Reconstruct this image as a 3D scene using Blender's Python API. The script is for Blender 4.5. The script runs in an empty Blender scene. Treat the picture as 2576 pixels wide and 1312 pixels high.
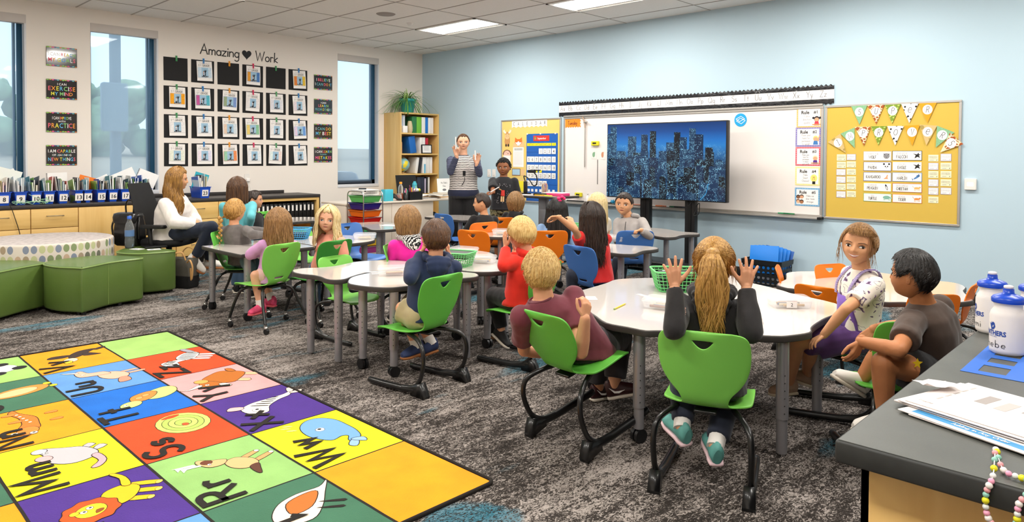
import bpy, bmesh, math, random
import numpy as np
from mathutils import Vector, Matrix, noise
random.seed(7)
S=bpy.context.scene
COL=S.collection
PI=math.pi
# ------------------------------------------------------------------ camera, world, light, exposure
CF=1780.79; CPY=435.02; YAW=0.769188; PIT=0.022843; ROL=0.005077
CO=Vector((9.668,-7.7433,1.362))
_f=Vector((-math.sin(YAW)*math.cos(PIT),math.cos(YAW)*math.cos(PIT),-math.sin(PIT)))
_r0=Vector((math.cos(YAW),math.sin(YAW),0)); _u0=_r0.cross(_f)
_r=_r0*math.cos(ROL)+_u0*math.sin(ROL); _u=-_r0*math.sin(ROL)+_u0*math.cos(ROL)
cd=bpy.data.cameras.new('camera'); cam=bpy.data.objects.new('camera',cd); COL.objects.link(cam)
cd.sensor_fit='HORIZONTAL'; cd.sensor_width=36; cd.lens=CF/2576*36; cd.shift_x=0; cd.shift_y=-(656-CPY)/2576
cd.clip_start=.05; cd.clip_end=200
cam.matrix_world=Matrix(((_r.x,_u.x,-_f.x,CO.x),(_r.y,_u.y,-_f.y,CO.y),(_r.z,_u.z,-_f.z,CO.z),(0,0,0,1)))
S.camera=cam
S.view_settings.view_transform='Standard'; S.view_settings.look='None'; S.view_settings.gamma=1
S.view_settings.use_curve_mapping=False
S.view_settings.exposure=0.8
W=bpy.data.worlds.new('world'); S.world=W; W.use_nodes=True
nt=W.node_tree; bg=nt.nodes['Background']
sky=nt.nodes.new('ShaderNodeTexSky'); sky.sky_type='HOSEK_WILKIE'; sky.turbidity=4; sky.ground_albedo=.4
sky.sun_direction=Vector((.6,.5,.7)).normalized()
mxs=nt.nodes.new('ShaderNodeMix'); mxs.data_type='RGBA'; mxs.inputs[0].default_value=.75
nt.links.new(sky.outputs[0],mxs.inputs[6]); mxs.inputs[7].default_value=(.86,.94,1,1)
nt.links.new(mxs.outputs[2],bg.inputs[0]); bg.inputs[1].default_value=1.35
LAMP=26.0      # ceiling troffer radiance
# pixel helpers (turn a spot of the picture into a point of the room)
def ray(x,y): return _f+_r*((x-1288)/CF)+_u*((CPY-y)/CF)
def onz(x,y,z=0.):
    d=ray(x,y); return CO+d*((z-CO.z)/d.z)
def onY(x,y,Y=0.):
    d=ray(x,y); return CO+d*((Y-CO.y)/d.y)
def onX(x,y,X=0.):
    d=ray(x,y); return CO+d*((X-CO.x)/d.x)
def atd(x,y,d): return CO+ray(x,y)*d
# ------------------------------------------------------------------ materials
def lin(c):
    if isinstance(c,str):
        c=c.lstrip('#'); c=[int(c[i:i+2],16)/255 for i in (0,2,4)]
    return tuple((v/12.92 if v<=.04045 else ((v+.055)/1.055)**2.4) for v in c)+(1.,)
MC={}
def mat(name,col,rough=.6,metal=0,bump=0,bscale=200,emit=0,trans=0,alpha=1,coat=0,var=0,vscale=8,spec=.5,sheen=0,ior=1.45):
    if name in MC: return MC[name]
    m=bpy.data.materials.new(name); MC[name]=m; m.use_nodes=True
    n=m.node_tree.nodes; l=m.node_tree.links; b=n['Principled BSDF']
    c=lin(col); b.inputs['Base Color'].default_value=c; b.inputs['Roughness'].default_value=rough
    b.inputs['Metallic'].default_value=metal; b.inputs['Specular IOR Level'].default_value=spec
    b.inputs['IOR'].default_value=ior
    b.inputs['Transmission Weight'].default_value=trans; b.inputs['Alpha'].default_value=alpha
    b.inputs['Coat Weight'].default_value=coat; b.inputs['Coat Roughness'].default_value=.05
    b.inputs['Sheen Weight'].default_value=sheen
    if emit: b.inputs['Emission Color'].default_value=c; b.inputs['Emission Strength'].default_value=emit
    tc=None
    if bump or var:
        tc=n.new('ShaderNodeTexCoord')
    if bump:
        t=n.new('ShaderNodeTexNoise'); t.inputs['Scale'].default_value=bscale; t.inputs['Detail'].default_value=4
        l.new(tc.outputs['Object'],t.inputs['Vector'])
        bp=n.new('ShaderNodeBump'); bp.inputs['Strength'].default_value=bump; bp.inputs['Distance'].default_value=.01
        l.new(t.outputs[0],bp.inputs['Height']); l.new(bp.outputs[0],b.inputs['Normal'])
    if var:
        t=n.new('ShaderNodeTexNoise'); t.inputs['Scale'].default_value=vscale; t.inputs['Detail'].default_value=5
        l.new(tc.outputs['Object'],t.inputs['Vector'])
        hs=n.new('ShaderNodeMix'); hs.data_type='RGBA'; hs.blend_type='MULTIPLY'
        mr=n.new('ShaderNodeMapRange'); mr.inputs[1].default_value=.3; mr.inputs[2].default_value=.7
        mr.inputs[3].default_value=1-var; mr.inputs[4].default_value=1+var*.4
        l.new(t.outputs[0],mr.inputs[0])
        hs.inputs[0].default_value=1; hs.inputs[6].default_value=c
        cc=n.new('ShaderNodeCombineColor'); 
        for k in range(3): l.new(mr.outputs[0],cc.inputs[k])
        l.new(cc.outputs[0],hs.inputs[7]); l.new(hs.outputs[2],b.inputs['Base Color'])
    return m
def nodes_of(m): return m.node_tree.nodes,m.node_tree.links,m.node_tree.nodes['Principled BSDF']
def ramp(n,stops,interp='LINEAR'):
    r=n.new('ShaderNodeValToRGB'); r.color_ramp.interpolation=interp
    e=r.color_ramp.elements
    while len(e)<len(stops): e.new(.5)
    for k,(p,c) in enumerate(stops): e[k].position=p; e[k].color=lin(c)
    return r
def carpet_mat():
    m=mat('carpet','#807a78',.95,spec=.1); n,l,b=nodes_of(m)
    tc=n.new('ShaderNodeTexCoord')
    def noi(sx,sy,detail=3,rough=.6,dist=0,off=0):
        mp=n.new('ShaderNodeMapping'); mp.inputs['Scale'].default_value=(sx,sy,1); mp.inputs['Location'].default_value=(off,off*.7,0)
        l.new(tc.outputs['Object'],mp.inputs[0])
        t=n.new('ShaderNodeTexNoise'); t.inputs['Scale'].default_value=1; t.inputs['Detail'].default_value=detail
        t.inputs['Roughness'].default_value=rough; t.inputs['Distortion'].default_value=dist
        l.new(mp.outputs[0],t.inputs['Vector']); return t.outputs[0]
    def math_(op,a,bb,c=None):
        q=n.new('ShaderNodeMath'); q.operation=op
        for i,v in enumerate((a,bb,c)):
            if v is None: continue
            if isinstance(v,(int,float)): q.inputs[i].default_value=v
            else: l.new(v,q.inputs[i])
        return q.outputs[0]
    big=noi(1.8,.7,3); mid=noi(13,3.2,4,.7,.2,3); fine=noi(75,42,2,.6,1.8,5)
    v=math_('ADD',math_('MULTIPLY',big,.42),math_('MULTIPLY',mid,.5))
    v=math_('ADD',v,math_('MULTIPLY',fine,.95))
    rp=ramp(n,[(.0,'#262220'),(.41,'#35302d'),(.50,'#524c48'),(.55,'#7b736e'),(.65,'#9c938d'),(1,'#a89f99')])
    mr=n.new('ShaderNodeMapRange'); mr.inputs[1].default_value=.58; mr.inputs[2].default_value=1.30
    l.new(v,mr.inputs[0]); l.new(mr.outputs[0],rp.inputs[0])
    # teal accent streaks, strongest towards the front wall
    bl=noi(2.2,.7,3,.6,.3,11)
    vd=n.new('ShaderNodeVectorMath'); vd.operation='DISTANCE'; vd.inputs[1].default_value=(7.78,-5.97,0); l.new(tc.outputs['Object'],vd.inputs[0])
    vm=n.new('ShaderNodeMapRange'); vm.inputs[1].default_value=.05; vm.inputs[2].default_value=.22; vm.inputs[3].default_value=.25; vm.inputs[4].default_value=0; l.new(vd.outputs['Value'],vm.inputs[0]); bl=math_('ADD',bl,vm.outputs[0])
    sep=n.new('ShaderNodeSeparateXYZ'); l.new(tc.outputs['Object'],sep.inputs[0])
    near=n.new('ShaderNodeMapRange'); near.inputs[1].default_value=-4.3; near.inputs[2].default_value=-1.2
    near.inputs[3].default_value=0.0; near.inputs[4].default_value=.10; l.new(sep.outputs[1],near.inputs[0])
    msk=math_('ADD',bl,near.outputs[0]); 
    mm=n.new('ShaderNodeMapRange'); mm.inputs[1].default_value=.60; mm.inputs[2].default_value=.66; l.new(msk,mm.inputs[0])
    ff=n.new('ShaderNodeMapRange'); ff.inputs[1].default_value=.42; ff.inputs[2].default_value=.5; l.new(fine,ff.inputs[0])
    fac=math_('MULTIPLY',math_('MULTIPLY',mm.outputs[0],ff.outputs[0]),.75)
    mx=n.new('ShaderNodeMix'); mx.data_type='RGBA'; l.new(fac,mx.inputs[0]); l.new(rp.outputs[0],mx.inputs[6]); mx.inputs[7].default_value=lin('#2f6f82')
    l.new(mx.outputs[2],b.inputs['Base Color'])
    bp=n.new('ShaderNodeBump'); bp.inputs['Strength'].default_value=.5; bp.inputs['Distance'].default_value=.01
    l.new(fine,bp.inputs['Height']); l.new(bp.outputs[0],b.inputs['Normal'])
    return m
def wood_mat(name,c1,c2,axis=2,sc=1.):
    m=mat(name,c1,.42); n,l,b=nodes_of(m)
    tc=n.new('ShaderNodeTexCoord'); mp=n.new('ShaderNodeMapping')
    s=[26*sc,26*sc,26*sc]; s[axis]=1.6*sc; mp.inputs['Scale'].default_value=s
    t=n.new('ShaderNodeTexNoise'); t.inputs['Scale'].default_value=1; t.inputs['Detail'].default_value=5; t.inputs['Distortion'].default_value=.6
    l.new(tc.outputs['Object'],mp.inputs[0]); l.new(mp.outputs[0],t.inputs['Vector'])
    rp=ramp(n,[(.3,c2),(.65,c1)]); l.new(t.outputs[0],rp.inputs[0]); l.new(rp.outputs[0],b.inputs['Base Color'])
    return m
# ------------------------------------------------------------------ mesh builder
class MB:
    def __init__(s): s.v=[];s.f=[];s.mi=[];s.mats=[];s.sm=[];s.M=Matrix.Identity(4)
    def m(s,mt):
        if mt not in s.mats: s.mats.append(mt)
        return s.mats.index(mt)
    def add(s,vs,fs,mt,smooth=False):
        o=len(s.v); k=s.m(mt)
        s.v+= [tuple(s.M@Vector(p)) for p in vs]
        for f in fs: s.f.append(tuple(i+o for i in f)); s.mi.append(k); s.sm.append(smooth)
        return s
    def box(s,x0,x1,y0,y1,z0,z1,mt,b=0):
        if b<=0:
            vs=[(x,y,z) for z in (z0,z1) for y in (y0,y1) for x in (x0,x1)]
            return s.add(vs,[(0,2,3,1),(4,5,7,6),(0,1,5,4),(2,6,7,3),(0,4,6,2),(1,3,7,5)],mt)
        # bevelled: loft of chamfered rings
        b=min(b,(x1-x0)*.49,(y1-y0)*.49,(z1-z0)*.49)
        def ring(i,z): 
            out=[];r=b
            for cx,cy,a0 in ((x1-r,y1-r,0),(x0+r,y1-r,90),(x0+r,y0+r,180),(x1-r,y0+r,270)):
                for a in (0,45,90):
                    t=math.radians(a0+a); out.append((cx+(r-i)*math.cos(t),cy+(r-i)*math.sin(t),z))
            return out
        rs=[ring(b,z0),ring(b*.3,z0+b*.3),ring(0,z0+b),ring(0,z1-b),ring(b*.3,z1-b*.3),ring(b,z1)]
        return s.loft(rs,mt,caps=True,smooth=True)
    def loft(s,rings,mt,caps=True,smooth=True,closed=True,loop=False):
        n=len(rings[0]); vs=[p for r in rings for p in r]; fs=[]
        R=len(rings)
        for i in range(R-(0 if loop else 1)):
            a=i*n; c=((i+1)%R)*n
            for j in range(n if closed else n-1):
                k=(j+1)%n; fs.append((a+j,a+k,c+k,c+j))
        s.add(vs,fs,mt,smooth)
        if caps and closed and not loop:
            s.add(rings[0],[tuple(range(n))[::-1]],mt,False); s.add(rings[-1],[tuple(range(n))],mt,False)
        return s
    def tube(s,pts,r,mt,n=8,caps=True,flat=1.,upv=None,loop=False):
        pts=[Vector(p) for p in pts]; L=len(pts)
        if isinstance(r,(int,float)): r=[r]*L
        rings=[]; up=None
        for i,p in enumerate(pts):
            if loop: t=pts[(i+1)%L]-pts[i-1]
            else: t=(pts[min(i+1,L-1)]-pts[max(i-1,0)])
            t=t.normalized() if t.length>1e-9 else Vector((0,0,1))
            if up is None:
                up=Vector(upv) if upv else (Vector((0,0,1)) if abs(t.z)<.9 else Vector((1,0,0)))
            up=(up-t*up.dot(t)); up=up.normalized() if up.length>1e-6 else t.orthogonal().normalized()
            sd=t.cross(up)
            rings.append([tuple(p+(up*math.cos(2*PI*j/n)*flat+sd*math.sin(2*PI*j/n))*r[i]) for j in range(n)])
        return s.loft(rings,mt,caps,n>4,True,loop)
    def cyl(s,p,q,r,mt,n=16,r2=None): return s.tube([p,q],[r,r2 if r2 is not None else r],mt,n)
    def lathe(s,prof,mt,n=24,c=(0,0,0)):
        rings=[[(c[0]+r*math.cos(2*PI*j/n),c[1]+r*math.sin(2*PI*j/n),c[2]+z) for j in range(n)] for r,z in prof]
        return s.loft(rings,mt,True,True)
    def sph(s,c,r,mt,n=12,m=8,rot=None):
        if isinstance(r,(int,float)): r=(r,r,r)
        vs=[];fs=[]
        for i in range(m+1):
            a=PI*i/m
            for j in range(n):
                b=2*PI*j/n; p=Vector((r[0]*math.sin(a)*math.cos(b),r[1]*math.sin(a)*math.sin(b),r[2]*math.cos(a)))
                if rot: p=rot@p
                vs.append(tuple(Vector(c)+p))
        for i in range(m):
            for j in range(n):
                k=(j+1)%n; fs.append((i*n+j,(i+1)*n+j,(i+1)*n+k,i*n+k))
        return s.add(vs,fs,mt,True)
    def prism(s,poly,z0,z1,mt,top=None,bev=0):
        n=len(poly)
        if bev:
            # inset outline for a soft edge
            P=[Vector(p).to_2d() if len(p)>2 else Vector(p) for p in poly]
            A=sum(P[i].x*P[(i+1)%n].y-P[(i+1)%n].x*P[i].y for i in range(n)); sg=1 if A>0 else -1
            def ins(d):
                o=[]
                for i in range(n):
                    t=(P[(i+1)%n]-P[i-1]); nn=Vector((-t.y,t.x)).normalized()*sg; o.append(P[i]+nn*d)
                return o
            I=ins(bev); h=ins(bev*.3)
            rings=[[(p.x,p.y,z0) for p in I],[(p.x,p.y,z0+bev*.3) for p in h],[(p.x,p.y,z0+bev) for p in P],[(p.x,p.y,z1-bev) for p in P],[(p.x,p.y,z1-bev*.3) for p in h],[(p.x,p.y,z1) for p in I]]
            if sg<0: rings=[r[::-1] for r in rings]
            s.loft(rings,mt,False,True); s.add(rings[0],[tuple(range(n))[::-1]],mt); s.add(rings[-1],[tuple(range(n))],top or mt)
            return s
        vs=[(p[0],p[1],z0) for p in poly]+[(p[0],p[1],z1) for p in poly]
        s.add(vs,[(i,(i+1)%n,n+(i+1)%n,n+i) for i in range(n)],mt)
        s.add(vs[:n],[tuple(range(n))[::-1]],mt); s.add(vs[n:],[tuple(range(n))],top or mt)
        return s
    def poly(s,pts,mt,z=0): return s.add([(p[0],p[1],z if len(p)<3 else p[2]) for p in pts],[tuple(range(len(pts)))],mt)
    def disc(s,cx,cy,rx,ry,mt,z=0,n=18,rot=0): 
        c,q=math.cos(rot),math.sin(rot)
        return s.poly([(cx+rx*math.cos(2*PI*i/n)*c-ry*math.sin(2*PI*i/n)*q,cy+rx*math.cos(2*PI*i/n)*q+ry*math.sin(2*PI*i/n)*c) for i in range(n)],mt,z)
    def text(s,t,x,y,h,mt,z=0,align='L',w=1.,bold=0,sh=0):
        vs,fs,tw=glyphs(t,bold); k=h
        ox=x-(0 if align=='L' else tw*k*w/2 if align=='C' else tw*k*w)
        return s.add([(ox+(p[0]+sh*p[1])*k*w,y+p[1]*k,z) for p in vs],fs,mt)
    def obj(s,name,parent=None,M=None,label=None):
        me=bpy.data.meshes.new(name); me.from_pydata(s.v,[],s.f)
        for mt in s.mats: me.materials.append(mt)
        me.polygons.foreach_set('material_index',s.mi); me.polygons.foreach_set('use_smooth',s.sm); me.update()
        o=bpy.data.objects.new(name,me); COL.objects.link(o)
        if parent is not None: o.parent=parent
        if M is not None: o.matrix_local=M
        if label: o['label']=label
        return o
_G={}
def glyphs(t,bold=0):
    k=(t,bold)
    if k in _G: return _G[k]
    cu=bpy.data.curves.new('t','FONT'); cu.body=t; cu.size=1; cu.resolution_u=2; cu.offset=bold
    cu.extrude=0; o=bpy.data.objects.new('t',cu)
    me=o.to_mesh(); vs=[(v.co.x,v.co.y) for v in me.vertices]; fs=[tuple(p.vertices) for p in me.polygons]
    if fs:
        a=vs; f=fs[0]; ar=sum(a[f[i]][0]*a[f[(i+1)%len(f)]][1]-a[f[(i+1)%len(f)]][0]*a[f[i]][1] for i in range(len(f)))
        if ar<0: fs=[q[::-1] for q in fs]
    # cap height of the built-in font is about .72 -> normalise to 1
    vs=[(x/.72,y/.72) for x,y in vs]; tw=max([v[0] for v in vs] or [0])
    o.to_mesh_clear(); bpy.data.objects.remove(o); bpy.data.curves.remove(cu)
    _G[k]=(vs,fs,tw); return _G[k]
def tag(o,label=None,cat=None,group=None,kind=None):
    if label: o['label']=label
    if cat: o['category']=cat
    if group: o['group']=group
    if kind: o['kind']=kind
    return o
def thing(name,label,cat,M=None,group=None):
    o=bpy.data.objects.new(name,None); COL.objects.link(o); o.empty_display_size=.05
    if M is not None:
        o.matrix_world=M if isinstance(M,Matrix) else Matrix.Translation(M)
    return tag(o,label,cat,group)
def struct(o): o['kind']='structure'; return o
def TR(x,y,z=0,rz=0): return Matrix.Translation((x,y,z))@Matrix.Rotation(rz,4,'Z')
def frame(o,u,v,n):
    return Matrix(((u[0],v[0],n[0],o[0]),(u[1],v[1],n[1],o[1]),(u[2],v[2],n[2],o[2]),(0,0,0,1)))
def ML(y,z,off=0.): return frame((off,y,z),(0,1,0),(0,0,1),(1,0,0))      # on the left wall
def MF(x,z,off=0.): return frame((x,-off,z),(1,0,0),(0,0,1),(0,-1,0))     # on the front wall
def dup(root):
    r=root.copy(); COL.objects.link(r)
    for ch in list(root.children):
        c=ch.copy(); COL.objects.link(c); c.parent=r
        for g in ch.children:
            d=g.copy(); COL.objects.link(d); d.parent=c
    return r
def spline(pts,k=6,loop=True):
    P=[Vector(p) for p in pts]; n=len(P); o=[]
    for i in range(n if loop else n-1):
        a,b,c,d=(P[(i-1)%n],P[i],P[(i+1)%n],P[(i+2)%n]) if loop else (P[max(i-1,0)],P[i],P[i+1],P[min(i+2,n-1)])
        for j in range(k):
            t=j/k; o.append(tuple(.5*((2*b)+(c-a)*t+(2*a-5*b+4*c-d)*t*t+(3*b-a-3*c+d)*t**3)))
    if not loop: o.append(tuple(P[-1]))
    return o
def rrect(w,h,r,n=4,cx=0,cy=0):
    o=[]
    for sx,sy,a0 in ((1,1,0),(-1,1,90),(-1,-1,180),(1,-1,270)):
        for i in range(n+1):
            t=math.radians(a0+90*i/n); o.append((cx+sx*(w/2-r)+r*math.cos(t),cy+sy*(h/2-r)+r*math.sin(t)))
    return o
WHITE=mat('paper white','#f3efec',.7); BLACK=mat('black print','#17161a',.55)
DPLAS=mat('black plastic','#151517',.38); CHROME=mat('chrome','#c9c9c9',.18,1); ALU=mat('brushed aluminium','#b9b5b0',.38,.7)
SILV=mat('silver leg paint','#9b9a9e',.36,.55)
# ------------------------------------------------------------------ stroke lettering
def ar(cx,cy,rx,ry,a0,a1,n=8): return [(cx+rx*math.cos(math.radians(a0+(a1-a0)*i/n)),cy+ry*math.sin(math.radians(a0+(a1-a0)*i/n))) for i in range(n+1)]
SG={'A':(.7,[[(0,0),(.35,1),(.7,0)],[(.13,.36),(.57,.36)]]),'B':(.58,[[(0,0),(0,1),(.28,1)]+ar(.28,.76,.24,.24,90,-90)+[(0,.52)],[(.3,.52)]+ar(.3,.26,.28,.26,90,-90)+[(0,0)]]),
'C':(.68,[ar(.4,.5,.4,.5,45,315,14)]),'D':(.66,[[(0,0),(0,1),(.16,1)]+ar(.16,.5,.5,.5,90,-90,10)+[(0,0)]]),'E':(.5,[[(.5,1),(0,1),(0,0),(.5,0)],[(0,.52),(.42,.52)]]),
'F':(.5,[[(.5,1),(0,1),(0,0)],[(0,.52),(.4,.52)]]),'G':(.76,[ar(.4,.5,.4,.5,45,350,14)+[(.78,.45),(.48,.45)]]),'H':(.6,[[(0,0),(0,1)],[(.6,0),(.6,1)],[(0,.5),(.6,.5)]]),
'I':(.4,[[(.2,0),(.2,1)],[(.02,1),(.38,1)],[(.02,0),(.38,0)]]),'J':(.5,[[(.46,1)]+ar(.24,.24,.22,.24,0,-180)]),'K':(.58,[[(0,0),(0,1)],[(.54,1),(0,.42),(.58,0)]]),'L':(.48,[[(0,1),(0,0),(.48,0)]]),
'M':(.8,[[(0,0),(.06,1),(.4,.25),(.74,1),(.8,0)]]),'N':(.62,[[(0,0),(0,1),(.62,0),(.62,1)]]),'O':(.8,[ar(.4,.5,.4,.5,90,450,18)]),'P':(.55,[[(0,0),(0,1),(.28,1)]+ar(.28,.73,.27,.27,90,-90)+[(0,.46)]]),
'Q':(.82,[ar(.4,.5,.4,.5,90,450,18),[(.5,.25),(.82,-.05)]]),'R':(.58,[[(0,0),(0,1),(.28,1)]+ar(.28,.75,.25,.25,90,-90)+[(0,.5)],[(.25,.5),(.58,0)]]),
'S':(.54,[ar(.28,.75,.25,.25,35,230,9)+ar(.27,.26,.26,.26,70,-150,10)]),'T':(.6,[[(.3,0),(.3,1)],[(0,1),(.6,1)]]),'U':(.6,[[(0,1),(0,.3)]+ar(.3,.3,.3,.3,180,360)+[(.6,1)]]),'V':(.66,[[(0,1),(.33,0),(.66,1)]]),
'W':(.95,[[(0,1),(.24,0),(.47,.85),(.71,0),(.95,1)]]),'X':(.6,[[(0,1),(.6,0)],[(.6,1),(0,0)]]),'Y':(.62,[[(0,1),(.31,.5),(.31,0)],[(.62,1),(.31,.5)]]),'Z':(.6,[[(0,1),(.6,1),(0,0),(.6,0)]]),
'a':(.44,[ar(.22,.25,.22,.25,60,390,12),[(.44,.5),(.44,0)]]),'b':(.44,[[(0,1),(0,0)],ar(.22,.25,.22,.25,180,-180,12)]),'c':(.4,[ar(.22,.25,.22,.25,45,315,10)]),'d':(.44,[[(.44,1),(.44,0)],ar(.22,.25,.22,.25,0,360,12)]),
'e':(.44,[[(0,.26),(.44,.26)]+ar(.22,.25,.22,.25,0,310,10)]),'f':(.34,[ar(.26,.82,.14,.18,40,180,6)+[(.12,0)],[(0,.5),(.3,.5)]]),'g':(.44,[ar(.22,.25,.22,.25,60,390,12),[(.44,.5),(.44,-.2)]+ar(.22,-.2,.22,.2,0,-150,7)]),
'h':(.4,[[(0,1),(0,0)],ar(.2,.28,.2,.22,180,0)+[(.4,0)]]),'i':(.06,[[(.03,.5),(.03,0)],[(.03,.72),(.03,.78)]]),'j':(.24,[[(.2,.5),(.2,-.2)]+ar(.05,-.2,.15,.2,0,-120,6),[(.2,.72),(.2,.78)]]),'k':(.36,[[(0,1),(0,0)],[(.34,.5),(0,.2),(.36,0)]]),
'l':(.06,[[(.03,1),(.03,0)]]),'m':(.62,[[(0,.5),(0,0)],ar(.155,.3,.155,.2,180,0,6)+[(.31,0)],ar(.465,.3,.155,.2,180,0,6)+[(.62,0)]]),'n':(.4,[[(0,.5),(0,0)],ar(.2,.28,.2,.22,180,0)+[(.4,0)]]),'o':(.44,[ar(.22,.25,.22,.25,90,450,12)]),
'p':(.44,[[(0,.5),(0,-.42)],ar(.22,.25,.22,.25,180,-180,12)]),'q':(.5,[ar(.22,.25,.22,.25,60,390,12),[(.44,.5),(.44,-.42),(.55,-.3)]]),'r':(.28,[[(0,.5),(0,0)],ar(.17,.3,.17,.2,180,50,5)]),
's':(.32,[ar(.16,.375,.15,.125,35,230,6)+ar(.16,.13,.16,.13,70,-150,7)]),'t':(.32,[[(.14,.85),(.14,.0)],[(0,.5),(.3,.5)]]),'u':(.4,[[(0,.5),(0,.2)]+ar(.2,.2,.2,.2,180,360,6)+[(.4,.5)],[(.4,.5),(.4,0)]]),'v':(.4,[[(0,.5),(.2,0),(.4,.5)]]),
'w':(.6,[[(0,.5),(.15,0),(.3,.45),(.45,0),(.6,.5)]]),'x':(.38,[[(0,.5),(.38,0)],[(.38,.5),(0,0)]]),'y':(.4,[[(0,.5),(.21,0)],[(.4,.5),(.08,-.42)]]),'z':(.38,[[(0,.5),(.38,.5),(0,0),(.38,0)]]),
'1':(.2,[[(0,.8),(.14,1),(.14,0)]]),'2':(.5,[ar(.25,.75,.24,.25,170,-40,8)+[(0,0),(.5,0)]]),'3':(.5,[ar(.24,.76,.22,.24,150,-90,8)+ar(.24,.26,.25,.26,90,-150,9)]),'4':(.52,[[(.38,0),(.38,1),(0,.32),(.52,.32)]]),'5':(.5,[[(.46,1),(.06,1),(.03,.56)]+ar(.22,.3,.25,.3,110,-150,9)]),
'#':(.5,[[(.1,.1),(.2,.9)],[(.3,.1),(.4,.9)],[(0,.35),(.48,.35)],[(.03,.65),(.5,.65)]]),'!':(.06,[[(.03,1),(.03,.3)],[(.03,.06),(.03,0)]]),' ':(.3,[]),"'":(.06,[[(.03,1),(.03,.8)]]),'.':(.06,[[(.03,.05),(.03,0)]]),'-':(.3,[[(0,.4),(.3,.4)]]),'8':(.5,[ar(.25,.76,.21,.23,-90,270,10),ar(.25,.27,.25,.27,90,450,10)]),'9':(.5,[ar(.25,.7,.24,.3,0,360,10),[(.49,.7),(.4,0)]]),'0':(.5,[ar(.25,.5,.25,.5,0,360,12)]),'7':(.5,[[(0,1),(.5,1),(.18,0)]]),'6':(.5,[ar(.25,.28,.25,.28,0,360,10),[(.0,.3),(.35,1)]])}
def swidth(t,gap=.16): return sum(SG[c][0]+gap for c in t)-gap
def strokes(mb,t,x,y,h,w,mt,z=0,align='C',gap=.16,sx=1.,slant=0):
    tw=swidth(t,gap)*h*sx; x-= tw/2 if align=='C' else (tw if align=='R' else 0); hw=w/2
    for c in t:
        wd,ss=SG[c]
        for st in ss:
            z+=.00003
            P=[Vector((x+(p[0]+slant*p[1])*h*sx,y+p[1]*h)) for p in st]
            Q=[P[0]]
            for p in P[1:]:
                if (p-Q[-1]).length>1e-6: Q.append(p)
            if len(Q)<2: continue
            d0=(Q[1]-Q[0]).normalized(); d1=(Q[-1]-Q[-2]).normalized(); Q[0]=Q[0]-d0*hw*.7; Q[-1]=Q[-1]+d1*hw*.7
            L=[];R=[];n=len(Q)
            for i in range(n):
                a=(Q[i]-Q[i-1]).normalized() if i else (Q[1]-Q[0]).normalized(); b=(Q[i+1]-Q[i]).normalized() if i<n-1 else a
                t_=(a+b); t_=t_.normalized() if t_.length>.3 else a
                k=1/max(.45,t_.dot(a)); nn=Vector((-t_.y,t_.x))*hw*k; L.append(Q[i]+nn); R.append(Q[i]-nn)
            vs=[(p.x,p.y,z) for p in L]+[(p.x,p.y,z) for p in R]
            mb.add(vs,[(i,n+i,n+i+1,i+1) for i in range(n-1)],mt)
        x+=(wd+gap)*h*sx
# ------------------------------------------------------------------ room shell
LX,LY,HC=12.2,-10.2,3.1246
wallw=mat('warm white wall paint','#eee6de',.75,bump=.05,bscale=300)
wallb=mat('pale blue wall paint','#b7cedb',.7,bump=.05,bscale=300)
carpet=carpet_mat()
b=MB(); b.box(0,LX,LY,0,-.1,0,carpet); struct(b.obj('floor'))
tilem=mat('ceiling tile','#ebe6e1',.9,bump=.12,bscale=260,var=.03,vscale=60)
gridm=mat('ceiling grid metal','#a89f98',.6)
b=MB(); b.box(0,LX,LY,0,HC,HC+.08,tilem)
ys=[0.3885+k*.6096 for k in range(17)]; xs=[.627+j*1.2071 for j in range(10)]
for y in ys:
    if y<-LY: b.box(0,LX,-y-.008,-y+.008,HC-.004,HC,gridm)
for x in xs:
    if x<LX: b.box(x-.006,x+.006,LY,0,HC-.0035,HC,gridm)
ceiling=struct(b.obj('ceiling'))
WZ0,WZ1=.885,2.96
WINS=[(-6.55,-5.77),(-5.115,-4.335),(-1.68,-.906)]
b=MB(); prev=LY
for (a,c) in WINS:
    b.box(-.22,0,prev,a,0,HC,wallw); b.box(-.22,0,a,c,0,WZ0,wallw); b.box(-.22,0,a,c,WZ1,HC,wallw); prev=c
b.box(-.22,0,prev,0,0,HC,wallw); struct(b.obj('wall_left'))
b=MB(); b.box(-.22,LX,0,.15,0,HC,wallb); struct(b.obj('wall_front'))
b=MB(); b.box(LX,LX+.15,LY,.0,0,HC,wallw); struct(b.obj('wall_right'))
b=MB(); b.box(-.22,LX+.15,LY-.15,LY,0,HC,wallw); struct(b.obj('wall_back'))
bbm=mat('charcoal rubber base','#2a2524',.5)
b=MB(); b.box(0.48,LX,-.012,-.0005,0,.102,bbm,.003); struct(b.obj('baseboard_front'))
b=MB(); b.box(.0005,.012,-2.2,-.82,0,.102,bbm,.003); struct(b.obj('baseboard_left'))
# windows
gl=bpy.data.materials.new('window glass'); gl.use_nodes=True; n=gl.node_tree.nodes; l=gl.node_tree.links; n.clear()
o_=n.new('ShaderNodeOutputMaterial'); t_=n.new('ShaderNodeBsdfTransparent'); t_.inputs[0].default_value=(.74,.88,.97,1); g_=n.new('ShaderNodeBsdfGlossy'); g_.inputs['Roughness'].default_value=.03
x_=n.new('ShaderNodeMixShader'); x_.inputs[0].default_value=.06; l.new(t_.outputs[0],x_.inputs[1]); l.new(g_.outputs[0],x_.inputs[2]); l.new(x_.outputs[0],o_.inputs[0])
sh=bpy.data.materials.new('sheer shade fabric'); sh.use_nodes=True; n=sh.node_tree.nodes; l=sh.node_tree.links; n.clear()
o_=n.new('ShaderNodeOutputMaterial'); t_=n.new('ShaderNodeBsdfTransparent'); t_.inputs[0].default_value=(.95,.97,1,1); g_=n.new('ShaderNodeBsdfTranslucent'); g_.inputs[0].default_value=(.84,.90,.98,1)
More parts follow.
